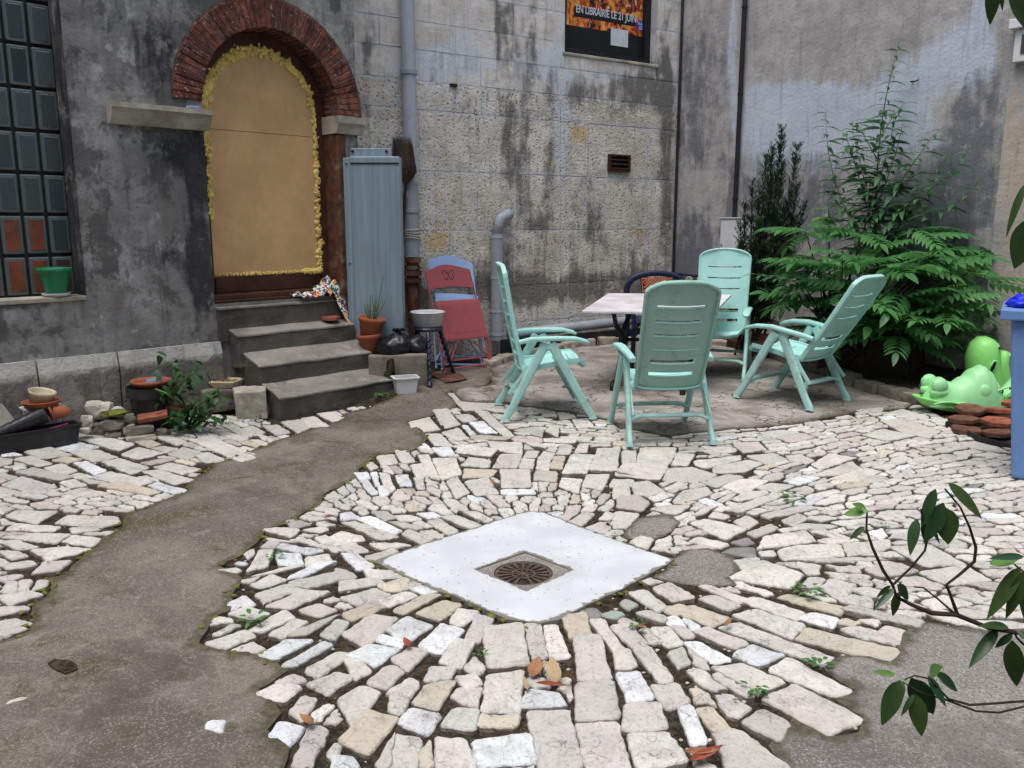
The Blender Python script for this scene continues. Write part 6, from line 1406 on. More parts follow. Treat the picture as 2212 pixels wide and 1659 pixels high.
p0 = L.P(66, 940, .235-(-.06)); p1 = L.P(146, 915, .235-(-.02)); m = MB(); m.loft([p0, (p0+p1)/2+np.array([0, 0, .004]), p1], [(.004, .004), (.005, .005), (.010, .006)], 6); o = m.build('plant_stake', 'pink_plastic', origin=p0); tag(o, 'bright pink plastic stick resting on the trough rim', 'stick')
m = MB(); p0 = L.P(-20, 850, .235-(+.05)); p1 = L.P(45, 905, .235-(+.02)); p2 = L.P(30, 925, .235-(0)); m.hexa([L.P(-30, 930, .235-(+.02)), L.P(38, 915, .235-(+.02)), L.P(5, 872, .235-(+.05)), L.P(-30, 860, .235-(+.05)), L.P(-30, 930, .235-(+.035)), L.P(38, 915, .235-(+.035)), L.P(5, 872, .235-(+.065)), L.P(-30, 860, .235-(+.065))]); o = m.build('wood_scrap', 'ledge_stone', origin=p1); tag(o, 'pale broken board leaning in the trough at the picture edge', 'board')
# white crate with saucer and tilted cream pot
P = at3(L.at(L.uz(80, 900)[0], .115)); t = thing('white_box', 'white plastic box under the terracotta saucer by the plinth', 'box', P)
yb = P[1]; zt5 = aty(80, 880, yb)[2]
m = MB(); taper_tub(m, np.array([P[0], P[1], P[2]]), .105, .058, zt5-P[2], LAZ, .92, .005, .010); m.build('tub', 'white_plastic', t)
m = MB(); m.box(-.12, .12, -.066, .066, 0, .012); mm = Matrix.Rotation(LAZ, 3, 'Z'); m.V = [tuple(np.array(mm @ Vector(v))+np.array([P[0], P[1], zt5])) for v in m.V]; m.build('lid', 'white_plastic', t, bevel=.003)
q = np.array([P[0], P[1], zt5+.014])+L.n*.045-L.d*.01; m = MB(); m.lathe([(.085, 0), (.100, .004), (.113, .034), (.119, .038), (.113, .042), (.104, .036), (.095, .012), (0, .012)], q, 36); o = m.build('plant_saucer', 'terracotta', smooth=True, origin=q); tag(o, 'wide terracotta saucer holding the tilted cream pot', 'saucer')
m = MB(); m.lathe([(.066, 0), (.076, .065), (.081, .07), (.086, .090), (.081, .092), (.074, .075), (.058, .01), (0, .01)], q+np.array([-.005, 0, .020]), 32, Matrix.Rotation(R(14), 3, 'Y')); o = m.build('flower_pot', 'cream_pot', smooth=True, origin=q+np.array([0, 0, .018])); tag(o, 'cream plastic pot tilted in the terracotta saucer', 'flower pot')
# rocks
def R_(px, py, rx, rz_, seed, label, mat='pale_rock', off=.15, flat=.85, ry=None, rot=0, **k):
    # px,py: bottom centre of the rock in the photo grid, off: its distance from the house wall
    g = L.P(px, py, off)
    return rock(label, np.array([g[0], g[1], g[2]+rz_*.85]), (rx, ry or rx*.8, rz_), seed, mat, rot, flat, **k)
R_(222, 940, .085, .06, 1, 'grey stone at the bottom left of the rubble heap', 'kerb_stone', .15)
R_(217, 905, .10, .075, 2, 'pale cream boulder topping the left of the rubble heap', off=.13)
R_(192, 922, .045, .05, 3, 'small white stone at the left foot of the rubble heap', off=.13)
R_(246, 907, .085, .055, 4, 'pale jagged stone behind the mossy one', off=.16)
R_(245, 930, .10, .05, 5, 'brown grey stone carrying a cap of moss in the rubble heap', 'kerb_stone', .27)
P = L.P(243, 893, .27); m = MB(); m.blob(P, (.085, .06, .022), 77, .25, 1.6, 3); o = m.build('moss_cushion', 'moss', origin=P); tag(o, 'cushion of yellow green moss on the rubble heap', 'moss')
R_(248, 948, .085, .04, 6, 'brown stone under the moss capped one', 'kerb_stone', .28)
R_(305, 957, .135, .035, 7, 'long flat pale slab lowest in the rubble heap', 'ledge_stone', .48, flat=.7, ry=.055, rot=.5)
R_(300, 937, .14, .034, 8, 'flat stone slab lying on the lowest slab', 'kerb_stone', .44, flat=.7, ry=.06, rot=.45)
R_(283, 912, .042, .036, 9, 'little grey stone beside the brick in the heap', 'kerb_stone', .40)
R_(185, 935, .045, .022, 10, 'small flat grey stone just left of the heap', off=.20)
R_(352, 945, .05, .04, 20, 'dark stone half hidden under the leafy shrub', 'kerb_stone', .46)
gy = L.P(305, 950, .45)[1]
P = L.P(330, 900, .42); m = MB(); rbox(m, P, (.20, .09, .035), .42, (.2, -.12), 2, .006, .006, 9, 4); o = m.build('brick', 'red_tile', origin=P); tag(o, 'dusty red brick lying on the rubble heap', 'brick')
P = L.P(382, 882, .42); m = MB(); rbox(m, P, (.15, .08, .03), -.2, (.2, .1), 2, .006, .006, 9, 7); o = m.build('brick', 'dark_tile', origin=P); tag(o, 'tilted broken tile between brick and leafy shrub', 'brick')
# black tub with terracotta bowl
P = L.P(322, 845, .22); yb = P[1]; Pz = zg(P[0], yb); zr = aty(318, 840, yb-.12)[2]
t = thing('black_tub', 'large black plastic plant pot holding a terracotta bowl behind the stones', 'flower pot', (P[0]+.02, yb, Pz))
m = MB(); m.lathe([(.130, 0), (.150, zr-Pz-.075), (.168, zr-Pz-.07), (.175, zr-Pz), (.165, zr-Pz), (.155, zr-Pz-.06), (0, zr-Pz-.06)], (P[0]+.02, yb, Pz), 36); m.build('tub', 'black_plastic', t)
q = np.array([P[0]+.02, yb, zr-.055]); t = thing('terracotta_bowl', 'terracotta bowl with an old tin inside sitting in the black tub', 'bowl', q)
m = MB(); m.lathe([(.11, 0), (.130, .075), (.137, .078), (.140, .098), (.131, .10), (.122, .08), (.105, .03), (0, .03)], q, 36); m.build('bowl', 'terracotta', t, smooth=True)
m = MB(); m.tube([q+np.array([-.01, 0, .065]), q+np.array([.07, -.02, .085])], .042, 18); m.build('tin', 'galvanised', t)
# stone ledge block and cube, tray of cigarette ends
g1 = gr(540, 908); 
m = MB(); gx_ = aty(541, 870, g1[1]+.10); rbox(m, (gx_[0]+.005, g1[1]+.10, zg(*g1[:2])+.115), (.235, .19, .225), .30, (R(4), R(-4)), 4, .018, .012, 7, 5); o = m.build('stone_cube', 'limestone_smooth' if False else 'ledge_stone', origin=g1); tag(o, 'roughly cut square stone block standing left of the lowest step', 'stone block')
g2 = g1[1]+.30; q = aty(492, 832, g2)
m = MB(); rbox(m, (q[0], g2, q[2]-.10), (.42, .24, .17), .55, (0, 0), 4, .02, .012, 6, 8); o = m.build('stone_slab', 'kerb_stone', origin=q); tag(o, 'mossy grey stone slab under the cream tray of cigarette ends', 'stone block')
t = thing('ashtray_tray', 'cream tray full of cigarette ends on the stone slab', 'tray', q)
m = MB(); m.lathe([(.115, 0), (.15, .045), (.15, .055), (.135, .055), (.11, .022), (0, .022)], q+np.array([.0, 0, -.01]), 4, Matrix.Rotation(R(38), 3, 'Z'), sy=.85); m.build('tray', 'cream_tray', t, bevel=.006)
m = MB()
for k in range(110):
    a = rng.uniform(0, 6.28); r = .085*math.sqrt(rng.uniform()); b = rng.uniform(0, 6.28); u_ = rng.uniform(-.1, .7); p = q+np.array([r*math.cos(a), r*math.sin(a)*.8, .018+rng.uniform(0, .022)]); e = np.array([math.cos(b), math.sin(b), u_])*.016; m.tube([p, p+e], .0042, 5)
o = m.build('cigarette_ends', 'butts', t); tag(o, kind='stuff')
# leafy shrub
def add_leaves(t, me, spots, nm='leaf'):
    for (P, yaw, pitch, roll, s_) in spots:
        o = bpy.data.objects.new(nm, me); col.objects.link(o); o.parent = t; org = ORG[t.name]
        o.location = (P[0]-org[0], P[1]-org[1], P[2]-org[2]); o.rotation_euler = (pitch, roll, yaw); o.scale = (s_,)*3
base = at3(gr(405, 935)); t = thing('leafy_shrub', 'sprawling broad leaved green shrub growing beside the rubble heap', 'shrub', base)
me1 = leaf_mesh('leaf', .085, .05, 'pot_leaf', .2, .3, 5, .12)
def R3(px, py, dy): return aty(px, py, base[1]+dy)
brs = [[R3(410, 930, .05), R3(400, 880, .03), R3(385, 835, 0), R3(372, 795, .05), R3(378, 780, .05)], [R3(408, 925, .05), R3(420, 880, .0), R3(455, 860, -.03), R3(470, 850, -.04)], [R3(400, 880, .03), R3(360, 850, -.05), R3(335, 840, -.06)], [R3(405, 900, 0), R3(385, 900, -.10), R3(368, 905, -.14)], [R3(385, 835, 0), R3(410, 810, 0), R3(425, 800, .02)], [R3(415, 900, .02), R3(440, 905, -.05), R3(465, 900, -.05)]]
m = MB()
for b in brs: m.loft(b, [.010-.0015*i for i in range(len(b))], 6)
m.build('branch', 'green_stem', t); tag(bpy.data.objects[m and 'branch'], kind='stuff')
sp_ = []
for k in range(190):
    b = brs[rng.randint(len(brs))] if k > 60 else brs[[0, 1, 5][k % 3]]; i = rng.randint(len(b)-1); s_ = rng.uniform(); P = b[i]*(1-s_)+b[i+1]*s_; P = P+rng.normal(0, .045, 3)*np.array([1.15, 1, .8])
    if P[2] < zg(P[0], P[1])+.02: P[2] = zg(P[0], P[1])+.03
    sp_.append((P, rng.uniform(0, 6.28), rng.uniform(-.9, .3), rng.uniform(-.4, .4), rng.uniform(.6, 1.15)))
add_leaves(t, me1, sp_)

# ---------------------------------------------------------------- bed edging stones
def stone_row(pts, n, label, hgt, mat, group, wid=.10, zadd=0, rows=1, part='edging_stone', t=None):
    P = [gr(*q) for q in pts]; seg = [np.linalg.norm(P[i+1]-P[i]) for i in range(len(P)-1)]; tot = sum(seg)
    for r in range(rows):
        for k in range(n):
            s_ = (k+.5)/n*tot; i = 0; q = s_
            while i < len(seg)-1 and q > seg[i]: q -= seg[i]; i += 1
            p = P[i]+(P[i+1]-P[i])*min(1, q/seg[i]); d = P[i+1]-P[i]; a = math.atan2(d[1], d[0])+rng.normal(0, .08); h = hgt*rng.uniform(.8, 1.15)
            m = MB(); rbox(m, (p[0]-math.sin(a)*wid*.4+rng.normal(0, .01), p[1]+math.cos(a)*wid*.4, p[2]+h/2-.015+r*hgt+zadd), (tot/n*.94*rng.uniform(.85, 1.05), wid*rng.uniform(.9, 1.2), h), a, (rng.normal(0, .05), rng.normal(0, .05)), 3, .014, .018, 9, k*3+r); m.build(part, mat, t)
t = thing('bed_edging', 'row of rough dark stone setts edging the planted bed', 'edging', at3(gr(1880, 850)))
stone_row([(1660, 775), (1740, 800), (1800, 822), (1870, 848), (1945, 868), (1975, 872), (2040, 850)], 9, '', .125, 'kerb_stone', None, .11, t=t)
t = thing('rubble_edging', 'low row of broken limestone pieces along the foot of the stone wall', 'edging', at3(gr(1200, 765)))
stone_row([(1062, 797), (1100, 783), (1180, 765), (1250, 750), (1320, 745), (1400, 740), (1500, 745), (1570, 750)], 13, '', .09, 'rubble', None, .12, t=t)
stone_row([(1180, 752), (1250, 738), (1320, 733), (1350, 733)], 5, '', .07, 'rubble', None, .10, .07, t=t)
# soil of the planted bed
bedp = [(1655, 770), (1745, 795), (1870, 840), (1950, 862), (2060, 850), (2250, 840)]
pts = [gr(*q)[:2] for q in bedp]+[W.at(4.6, .02)[:2], W.at(.3, .02)[:2]]
m = MB(); n = len(pts); cpt = sum(pts)/n; ring = [m.v((p[0], p[1], zg(p[0], p[1])+.075)) for p in pts]; cc = m.v((cpt[0], cpt[1], zg(*cpt)+.13)); lw = [m.v((p[0], p[1], zg(p[0], p[1])-.05)) for p in pts]
for i in range(n): m.f(ring[i], ring[(i+1) % n], cc); m.f(ring[i], ring[(i+1) % n], lw[(i+1) % n], lw[i])
o = m.build('planting_bed', 'soil'); tag(o, kind='structure')
# bricks beyond the far chair
for k, (px, py, rz, lab_) in enumerate([(1640, 742, .2, 'lowest red brick of the small stack behind the far chair'), (1648, 728, -.1, 'middle red brick of the small stack behind the far chair'), (1658, 700, .5, 'pale pink brick on top of the small stack behind the far chair')]):
    P = aty(px, py, 8.75+.02*k); m = MB(); rbox(m, P, (.22, .11, .065), rz, cuts=2, amp=.006, bev=.006, seed=k); o = m.build('brick', 'red_tile' if k < 2 else 'ledge_stone', origin=P); tag(o, lab_, 'brick')
# wooden planter in the bed
pa = aty(1793, 790, 7.75); pb_ = aty(1962, 820, 7.35); zt6 = aty(1880, 700, 7.5)[2]
a_ = math.atan2(pb_[1]-pa[1], pb_[0]-pa[0]); ln4 = np.linalg.norm((pb_-pa)[:2]); pc = (pa+pb_)/2; nd = np.array([-math.sin(a_), math.cos(a_), 0])
t = thing('wooden_planter', 'dark weathered wooden planter box beneath the big leafy shrub', 'planter', (pc[0], pc[1], zg(pc[0], pc[1])))
for k in range(4):
    z0 = .12+(zt6-.12)*k/4; z1 = .12+(zt6-.12)*(k+1)/4-.004
    m = MB(); rbox(m, (pc[0], pc[1], (z0+z1)/2), (ln4, .025, z1-z0), a_, cuts=0, amp=.0, bev=.003); m.build('plank', 'planter_wood', t)
    for e, (qx) in enumerate((-ln4/2, ln4/2)):
        q = pc+np.array([math.cos(a_), math.sin(a_), 0])*qx+nd*.30; m = MB(); rbox(m, (q[0], q[1], (z0+z1)/2), (.025, .57, z1-z0), a_, cuts=0, amp=0, bev=.003); m.build('plank', 'planter_wood', t)
m = MB(); q = pc+nd*.30; rbox(m, (q[0], q[1], zt6-.07), (ln4-.04, .55, .04), a_, cuts=3, amp=.02, bev=0); m.build('soil', 'soil', t)

# ---------------------------------------------------------------- rocking toys
def mirror_x(pts): return pts
g = gr(2075, 895); Fc = np.array([g[0]-.02, g[1]+.10]); zf = zg(*Fc)
t = thing('frog_rocker', 'pale green plastic frog shaped rocking toy with seat', 'rocking toy', (Fc[0], Fc[1], zf))
def ell(m, c, r, rz=0, seg=24, amp=0, cut=None):
    m.blob(c, r, 1, amp, 1, 4, rz=rz)
X0 = aty(1970, 870, Fc[1])[0]; X1 = aty(2190, 880, Fc[1])[0]; fx = (X0+X1)/2; hl = (X1-X0)/2; 
# boat shaped rim tray
m = MB(); n = 48
def rimring(k, z, wz=0): return [(fx+hl*k*math.cos(a), Fc[1]+.17*k*math.sin(a)*(1+.12*math.cos(2*a)), zf+z+.11*max(0, abs(math.cos(a))-.45)**1.5*(1.35 if math.cos(a) > 0 else .7)) for a in np.linspace(0, 2*math.pi, n, endpoint=False)]
rr = [[m.v(p) for p in rimring(k, z)] for k, z in ((.50, .0), (.80, .025), (.97, .085), (1.0, .095), (.985, .103), (.95, .098), (.80, .065), (.0, .055))]
for a, b in zip(rr[:-1], rr[1:]):
    for i in range(n): m.f(a[i], a[(i+1) % n], b[(i+1) % n], b[i])
m.F.append(tuple(rr[0][::-1])); m.build('base', 'green_toy', t, smooth=True)
# body: lofted hull from tail(left) bump to seat to head
m = MB(); keys = [(-.80, .02, .02), (-.72, .075, .10), (-.62, .095, .20), (-.50, .10, .25), (-.38, .105, .215), (-.25, .115, .20), (-.05, .125, .25), (.12, .13, .325), (.28, .13, .355), (.42, .125, .31), (.55, .11, .22), (.68, .09, .13), (.78, .05, .07)]
def ev(s_):
    for (a, w0, h0), (b, w1, h1) in zip(keys[:-1], keys[1:]):
        if s_ <= b+1e-9:
            k = (s_-a)/(b-a); k = k*k*(3-2*k); return w0+(w1-w0)*k, h0+(h1-h0)*k
    return keys[-1][1:]
ns = 44; nr = 20; rr = []
for i in range(ns+1):
    s_ = keys[0][0]+(keys[-1][0]-keys[0][0])*i/ns; w_, h_ = ev(s_); h_ *= .88; row = []
    for j in range(nr+1):
        a = math.pi*j/nr; ca, sa = math.cos(a), math.sin(a); flare = 1+.22*(1-sa)**2; row.append(m.v((fx+s_*hl, Fc[1]-w_*1.05*math.copysign(abs(ca)**.75, ca)*flare, zf+.055+h_*(abs(sa)**.72))))
    rr.append(row)
for i in range(ns):
    for j in range(nr): m.f(rr[i][j], rr[i][j+1], rr[i+1][j+1], rr[i+1][j])
m.build('body', 'mint_toy', t, smooth=True)
m = MB()
for sy in (-1, 1): m.blob((fx-.60*hl, Fc[1]+sy*.085, zf+.22), (.062, .045, .062), 2, 0, 1, 3); m.blob((fx-.58*hl, Fc[1]+sy*.075, zf+.165), (.075, .05, .04), 3, 0, 1, 3)
m.build('eye', 'mint_toy', t, smooth=True)
for sy in (-1, 1): m = MB(); m.blob((fx+.22*hl, Fc[1]+sy*.125, zf+.165), (.060, .03, .075), 2, 0, 1, 3); m.build('foot_bump', 'mint_toy', t, smooth=True)
m = MB(); m.tube([(fx-.75*hl+1.5*hl*s_, Fc[1]-.135-.02*math.sin(s_*6), zf+.085+.02*math.sin(s_*9)+(.13*max(0, (s_-.62)/.38)**.8)) for s_ in np.linspace(0, 1, 26)], .007, 6); m.build('moulding', 'mint_toy', t, smooth=True)
# standing seal rocker behind
Yd = Fc[1]+.42; D = aty(2130, 870, Yd); zd = zg(D[0], Yd)
t = thing('seal_rocker', 'tall green plastic seal shaped rocking toy with handle hole against the wall', 'rocking toy', (D[0], Yd, zd))
m = MB(); cl = [((2140, 880), .12, .14), ((2132, 850), .135, .14), ((2124, 810), .13, .13), ((2122, 770), .128, .13), ((2128, 748), .115, .12), ((2134, 735), .085, .09), ((2137, 730), .04, .045)]
pts = [aty(px, py, Yd) for (px, py), a, b in cl]; m.loft(pts, [(a, b) for _, a, b in cl], 24, 2.2, up=(0, 1, 0)); m.build('body', 'green_toy', t, smooth=True)
m = MB(); cl = [((2176, 885), .05, .07), ((2172, 850), .055, .075), ((2166, 812), .052, .07), ((2163, 785), .052, .065), ((2168, 766), .045, .055), ((2172, 758), .02, .03)]
pts = [aty(px, py, Yd-.03) for (px, py), a, b in cl]; m.loft(pts, [(a, b) for _, a, b in cl], 16, 2.2, up=(0, 1, 0)); q = aty(2172, 768, Yd-.03); m.blob((q[0]+.005, q[1], q[2]), (.040, .05, .030), 4, 0, 1, 3); m.build('snout', 'green_toy', t, smooth=True)
m = MB(); a0, a1 = aty(2150, 783, Yd-.14), aty(2141, 803, Yd-.14); m.loft([a0, (a0+a1)/2, a1], [(.012, .010), (.014, .012), (.010, .010)], 10); m.build('handle_hole', 'black_void', t, smooth=True)
m = MB(); m.loft([a0+np.array([.004, .004, .014]), a0+np.array([.020, .004, .006]), (a0+a1)/2+np.array([.022, .004, 0]), a1+np.array([.012, .004, -.014]), a1+np.array([-.012, .004, -.012]), (a0+a1)/2+np.array([-.022, .004, 0]), a0+np.array([-.010, .004, .010]), a0+np.array([.004, .004, .014])], .006, 6); m.build('handle_rim', 'mint_toy', t, smooth=True)
m = MB(); q = aty(2160, 752, Yd-.115); m.blob(q, (.010, .01, .012), 2, 0, 1, 2); m.build('eye', 'black_metal', t, smooth=True)
m = MB(); m.loft([aty(2085, 880, Yd+.03), aty(2068, 862, Yd+.05), aty(2085, 832, Yd+.06), aty(2118, 812, Yd+.05)], [(.035, .02), (.045, .018), (.04, .018), (.03, .02)], 10, up=(0, 1, 0)); m.build('fin', 'green_toy', t, smooth=True)
# second tray toy half hidden by the bin
t = thing('fish_rocker', 'light green plastic rocking toy partly hidden behind the blue bin', 'rocking toy', at3(gr(2195, 880)))
m = MB(); Yt = Fc[1]-.02; m.loft([aty(2152, 868, Yt), aty(2180, 848, Yt+.02), aty(2205, 826, Yt+.05), aty(2225, 800, Yt+.08)], [(.03, .05), (.055, .09), (.06, .11), (.05, .10)], 16, up=(0, 1, 0)); m.build('body', 'mint_toy', t, smooth=True)
m = MB()
for q in (aty(2166, 846, Yt-.10), aty(2182, 838, Yt-.10), aty(2200, 824, Yt-.11)): m.blob(q, (.007, .007, .016), 3, 0, 1, 2)
m.build('eye', 'black_metal', t)
m = MB(); m.loft([aty(2172, 862, Yt-.10), aty(2200, 842, Yt-.12), aty(2230, 800, Yt-.12)], [(.012, .02), (.014, .03), (.014, .03)], 8, up=(0, 1, 0)); m.build('rim', 'green_toy', t, smooth=True)
# hexagonal tile pile
Tl = [(2092, 938, 0, 'dark_tile', 'dark mossy hexagonal tile at the left front of the tile pile'), (2160, 945, 0, 'dark_tile', 'lowest dark brown tile at the right front of the pile'), (2085, 915, .035, 'dark_tile', 'brown worn hexagonal tile on the left of the pile'), (2160, 920, .035, 'red_tile', 'orange red tile in the middle layer of the pile'),
      (2100, 893, .07, 'dark_tile', 'pale dusted tile on the upper left of the pile'), (2165, 895, .07, 'red_tile', 'bright terracotta tile on the top right of the pile'), (2200, 880, .10, 'red_tile', 'terracotta tile at the top edge of the pile next to the bin')]
for k, (px, py, dz, mt, lb) in enumerate(Tl):
    g = gr(px, py, dz*.0); g = gz(px, py, zg(g[0], g[1])+dz); P = (g[0], g[1]+.03, g[2]+.022); m = MB(); hextile(m, P, .105*rng.uniform(.92, 1.08), .034, rng.uniform(0, 1), (rng.normal(0, .06), rng.normal(0, .06)), k); o = m.build('floor_tile', mt, bevel=.003, origin=P); tag(o, lb, 'tile', 'hexagonal tiles piled by the blue bin')
m = MB(); e0, e1, e2 = gr(2045, 915, .02), gr(2120, 950, .02), gr(2230, 975, .02); m.loft([e0, e1, e2], [(.012, .02)]*3, 6, 3); o = m.build('edging_strip', 'black_metal', origin=e0); tag(o, 'black edging strip on the ground in front of the tile pile', 'edging')
# blue bin
g = gr(2190, 1030); bx = g[0]; by = g[1]; zt7 = aty(2190, 668, by)[2]; z0 = zg(bx, by)
t = thing('wheelie_bin', 'tall blue plastic bin cut off by the right edge of the picture', 'bin', (bx+.25, by+.25, z0))
RB = Matrix.Rotation(R(-31), 3, 'Z')
bp0 = np.array([aty(2184, 700, by)[0], by, 0])
TB = lambda p: tuple(np.array(RB @ Vector((p[0]-bp0[0], p[1]-bp0[1], 0)))+np.array([bp0[0], bp0[1], p[2]]))
m = MB(TB); xb0 = aty(2183, 980, by)[0]; xb1 = aty(2188, 690, by)[0]
xt = aty(2182, 700, by)[0]; m.hexa([(xb0+.005, by, z0), (xt+.52, by, z0), (xt+.52, by+.5, z0), (xb0+.005, by+.5, z0), (xt-.0, by-.01, zt7-.05), (xt+.55, by-.01, zt7-.05), (xt+.55, by+.52, zt7-.05), (xt, by+.52, zt7-.05)]); m.build('body', 'blue_bin', t, bevel=.025, seg=4)
m = MB(TB); xl_ = bp0[0]-.058; m.box(xl_, xl_+.66, by-.05, by+.58, zt7-.06, zt7+.0); m.build('rim', 'blue_bin', t, bevel=.008)
q = aty(2212, 658, by+.05); t = thing('blue_bag', 'bright royal blue plastic bag lying on top of the bin', 'bag', (q[0], by+.1, zt7))
m = MB(); m.blob((q[0]+.06, by+.12, zt7+.022), (.12, .12, .035), 5, .2, 1.5, 3, flat=.9); m.blob((q[0]+.05, by+.13, zt7+.045), (.05, .06, .035), 8, .3, 1.5, 3); m.build('bag', 'royal_blue', t, smooth=True)

# ---------------------------------------------------------------- plants
# sumac-like shrub with pinnate leaves
def pinnate_mesh(name, l, pairs, ll, lw, mat):
    m = MB(); n = 8; prev = None
    def rp(s_): return np.array([0, l*s_, -.28*l*s_*s_])
    m.loft([rp(k/n) for k in range(n+1)], [.0035-.0025*k/n for k in range(n+1)], 4)
    for k in range(pairs):
        s_ = .22+.72*k/(pairs-1); P = rp(s_); sc_ = 1.0-.30*abs(s_-.5)*1.3
        for sx in (-1, 1): d = np.array([sx*.86, .42+.25*s_, -.16]); leaf_into(m, P, d, ll*sc_, lw*sc_, fold=.22, droop=.30, n=4)
    leaf_into(m, rp(.99), (0, 1, -.5), ll*.95, lw*1.05, fold=.2, droop=.3, n=4)
    me = bpy.data.meshes.new(name); me.from_pydata(m.V, [], m.F); me.materials.append(MAT[mat]); me.shade_smooth(); return me
pm = [pinnate_mesh('pinnate_leaf', .40, 6, .165, .062, 'sumac_leaf'), pinnate_mesh('pinnate_leaf', .34, 5, .150, .060, 'sumac_leaf'), pinnate_mesh('pinnate_leaf', .22, 5, .10, .036, 'young_leaf')]
def bush(name, label, base, heads, group=None):
    t = thing(name, label, 'shrub', base); m = MB(); sp_ = []
    for (px, py, Y, nl, spread, kind) in heads:
        H_ = aty(px, py, Y); b = np.array([base[0]+rng.normal(0, .12), base[1]+rng.normal(0, .08), base[2]]); mid = (b+H_)/2+np.array([0, 0, .08]); m.loft([b, mid, H_], [.014, .010, .005], 6)
        a0 = rng.uniform(0, 6.28)
        for k in range(nl):
            a = a0+2*math.pi*k/nl+rng.normal(0, .25)
            pit = rng.uniform(-.15, .55) if kind < 2 else rng.uniform(.1, .8)
            sp_.append((kind if kind == 2 else rng.randint(2), H_+np.array([0, 0, rng.uniform(-.10, .04)]), a, pit, rng.normal(0, .2), rng.uniform(.8, 1.15)*spread))
    o = m.build('stem', 'bark', t); 
    for (kd_, P, yaw, pit, roll, s_) in sp_:
        o = bpy.data.objects.new('pinnate_leaf', pm[kd_]); col.objects.link(o); o.parent = t; org = ORG[t.name]
        o.location = tuple(P-org); o.rotation_euler = (pit, roll, yaw); o.scale = (s_,)*3
    return t
sb = np.array([3.05, 7.75, .25])
heads = [(1740, 500, 7.9, 6, .9, 0), (1790, 455, 8.1, 5, .7, 2), (1860, 500, 7.8, 6, .95, 0), (1960, 450, 8.0, 6, .75, 2), (1975, 500, 7.7, 7, 1.0, 0), (1900, 560, 7.4, 7, 1.05, 0), (1760, 560, 7.6, 6, .95, 0), (2020, 560, 7.3, 7, 1.0, 1), (2060, 540, 7.6, 6, .9, 0), (1840, 620, 7.3, 6, 1.0, 1), (1950, 630, 7.15, 6, 1.0, 0),
         (2090, 590, 7.2, 5, .8, 2), (2120, 610, 7.1, 6, .85, 1), (2050, 650, 7.0, 6, .95, 0), (2010, 690, 7.0, 5, .9, 1), (1730, 620, 7.7, 5, .9, 1), (1900, 690, 7.3, 5, .9, 1), (2100, 520, 7.8, 5, .8, 1), (1820, 540, 8.1, 6, .9, 1), (2000, 600, 7.8, 6, .9, 1), (1880, 450, 8.2, 5, .75, 0), (2110, 660, 7.3, 5, .8, 1), (1790, 690, 7.8, 5, .8, 1), (1960, 730, 7.25, 4, .8, 0), (1700, 560, 8.0, 5, .8, 1), (2075, 720, 7.4, 4, .8, 0)]
heads += [(1720+rng.uniform(0, 400), 0, rng.uniform(7.1, 8.0), 6, rng.uniform(.8, 1.05), 0) for k in range(16)]
heads = [(a, (530+.0012*(a-1920)**2+rng.uniform(0, 170)) if b == 0 else b, c, d, e, f) for a, b, c, d, e, f in heads]
bush('pinnate_shrub', 'big dark green shrub with feathery compound leaves filling the planted bed', sb, heads)
# butterfly bush: tall stems with opposite serrated leaves
bb = np.array([3.35, 8.0, .3]); t = thing('butterfly_bush', 'tall slender bush with toothed leaves rising in front of the wall', 'shrub', bb)
bl = [leaf_mesh('leaf', .22, .062, 'butterfly_leaf', .25, .50, 11, .2), leaf_mesh('leaf', .15, .045, 'butterfly_leaf', .25, .45, 9, .2)]
def Q(px, py, Y): return aty(px, py, Y)
stems = [[(1905, 640), (1893, 560), (1890, 480), (1893, 400), (1898, 330), (1905, 260), (1918, 190), (1930, 140), (1942, 88)],
 [(1900, 600), (1850, 500), (1820, 440), (1800, 380), (1790, 330), (1785, 290), (1783, 242)], [(1893, 540), (1870, 440), (1850, 360), (1830, 330), (1862, 290)], [(1893, 500), (1930, 420), (1960, 370), (1990, 330), (2010, 300), (2040, 272)], [(1900, 520), (1950, 460), (2010, 410), (2060, 370), (2095, 318)], [(1900, 580), (1960, 500), (2030, 460), (2080, 430), (2120, 385)],
 [(1893, 450), (1915, 390), (1935, 330), (1945, 290), (1950, 265)], [(1893, 470), (1860, 400), (1840, 330), (1826, 290), (1868, 255)], [(1880, 600), (1800, 560), (1740, 590), (1690, 605), (1630, 592)], [(1898, 350), (1870, 300), (1855, 270)], [(1900, 300), (1930, 250), (1955, 222)], [(1893, 430), (1960, 390), (1985, 372)]]
stems += [[(1896, 520), (1880, 430), (1862, 370), (1850, 320), (1840, 262)], [(1895, 560), (1930, 470), (1985, 420), (2020, 370), (2050, 335)], [(1893, 430), (1905, 370), (1925, 300), (1932, 235)], [(1890, 560), (1840, 470), (1800, 430), (1770, 400)]]
spots = []
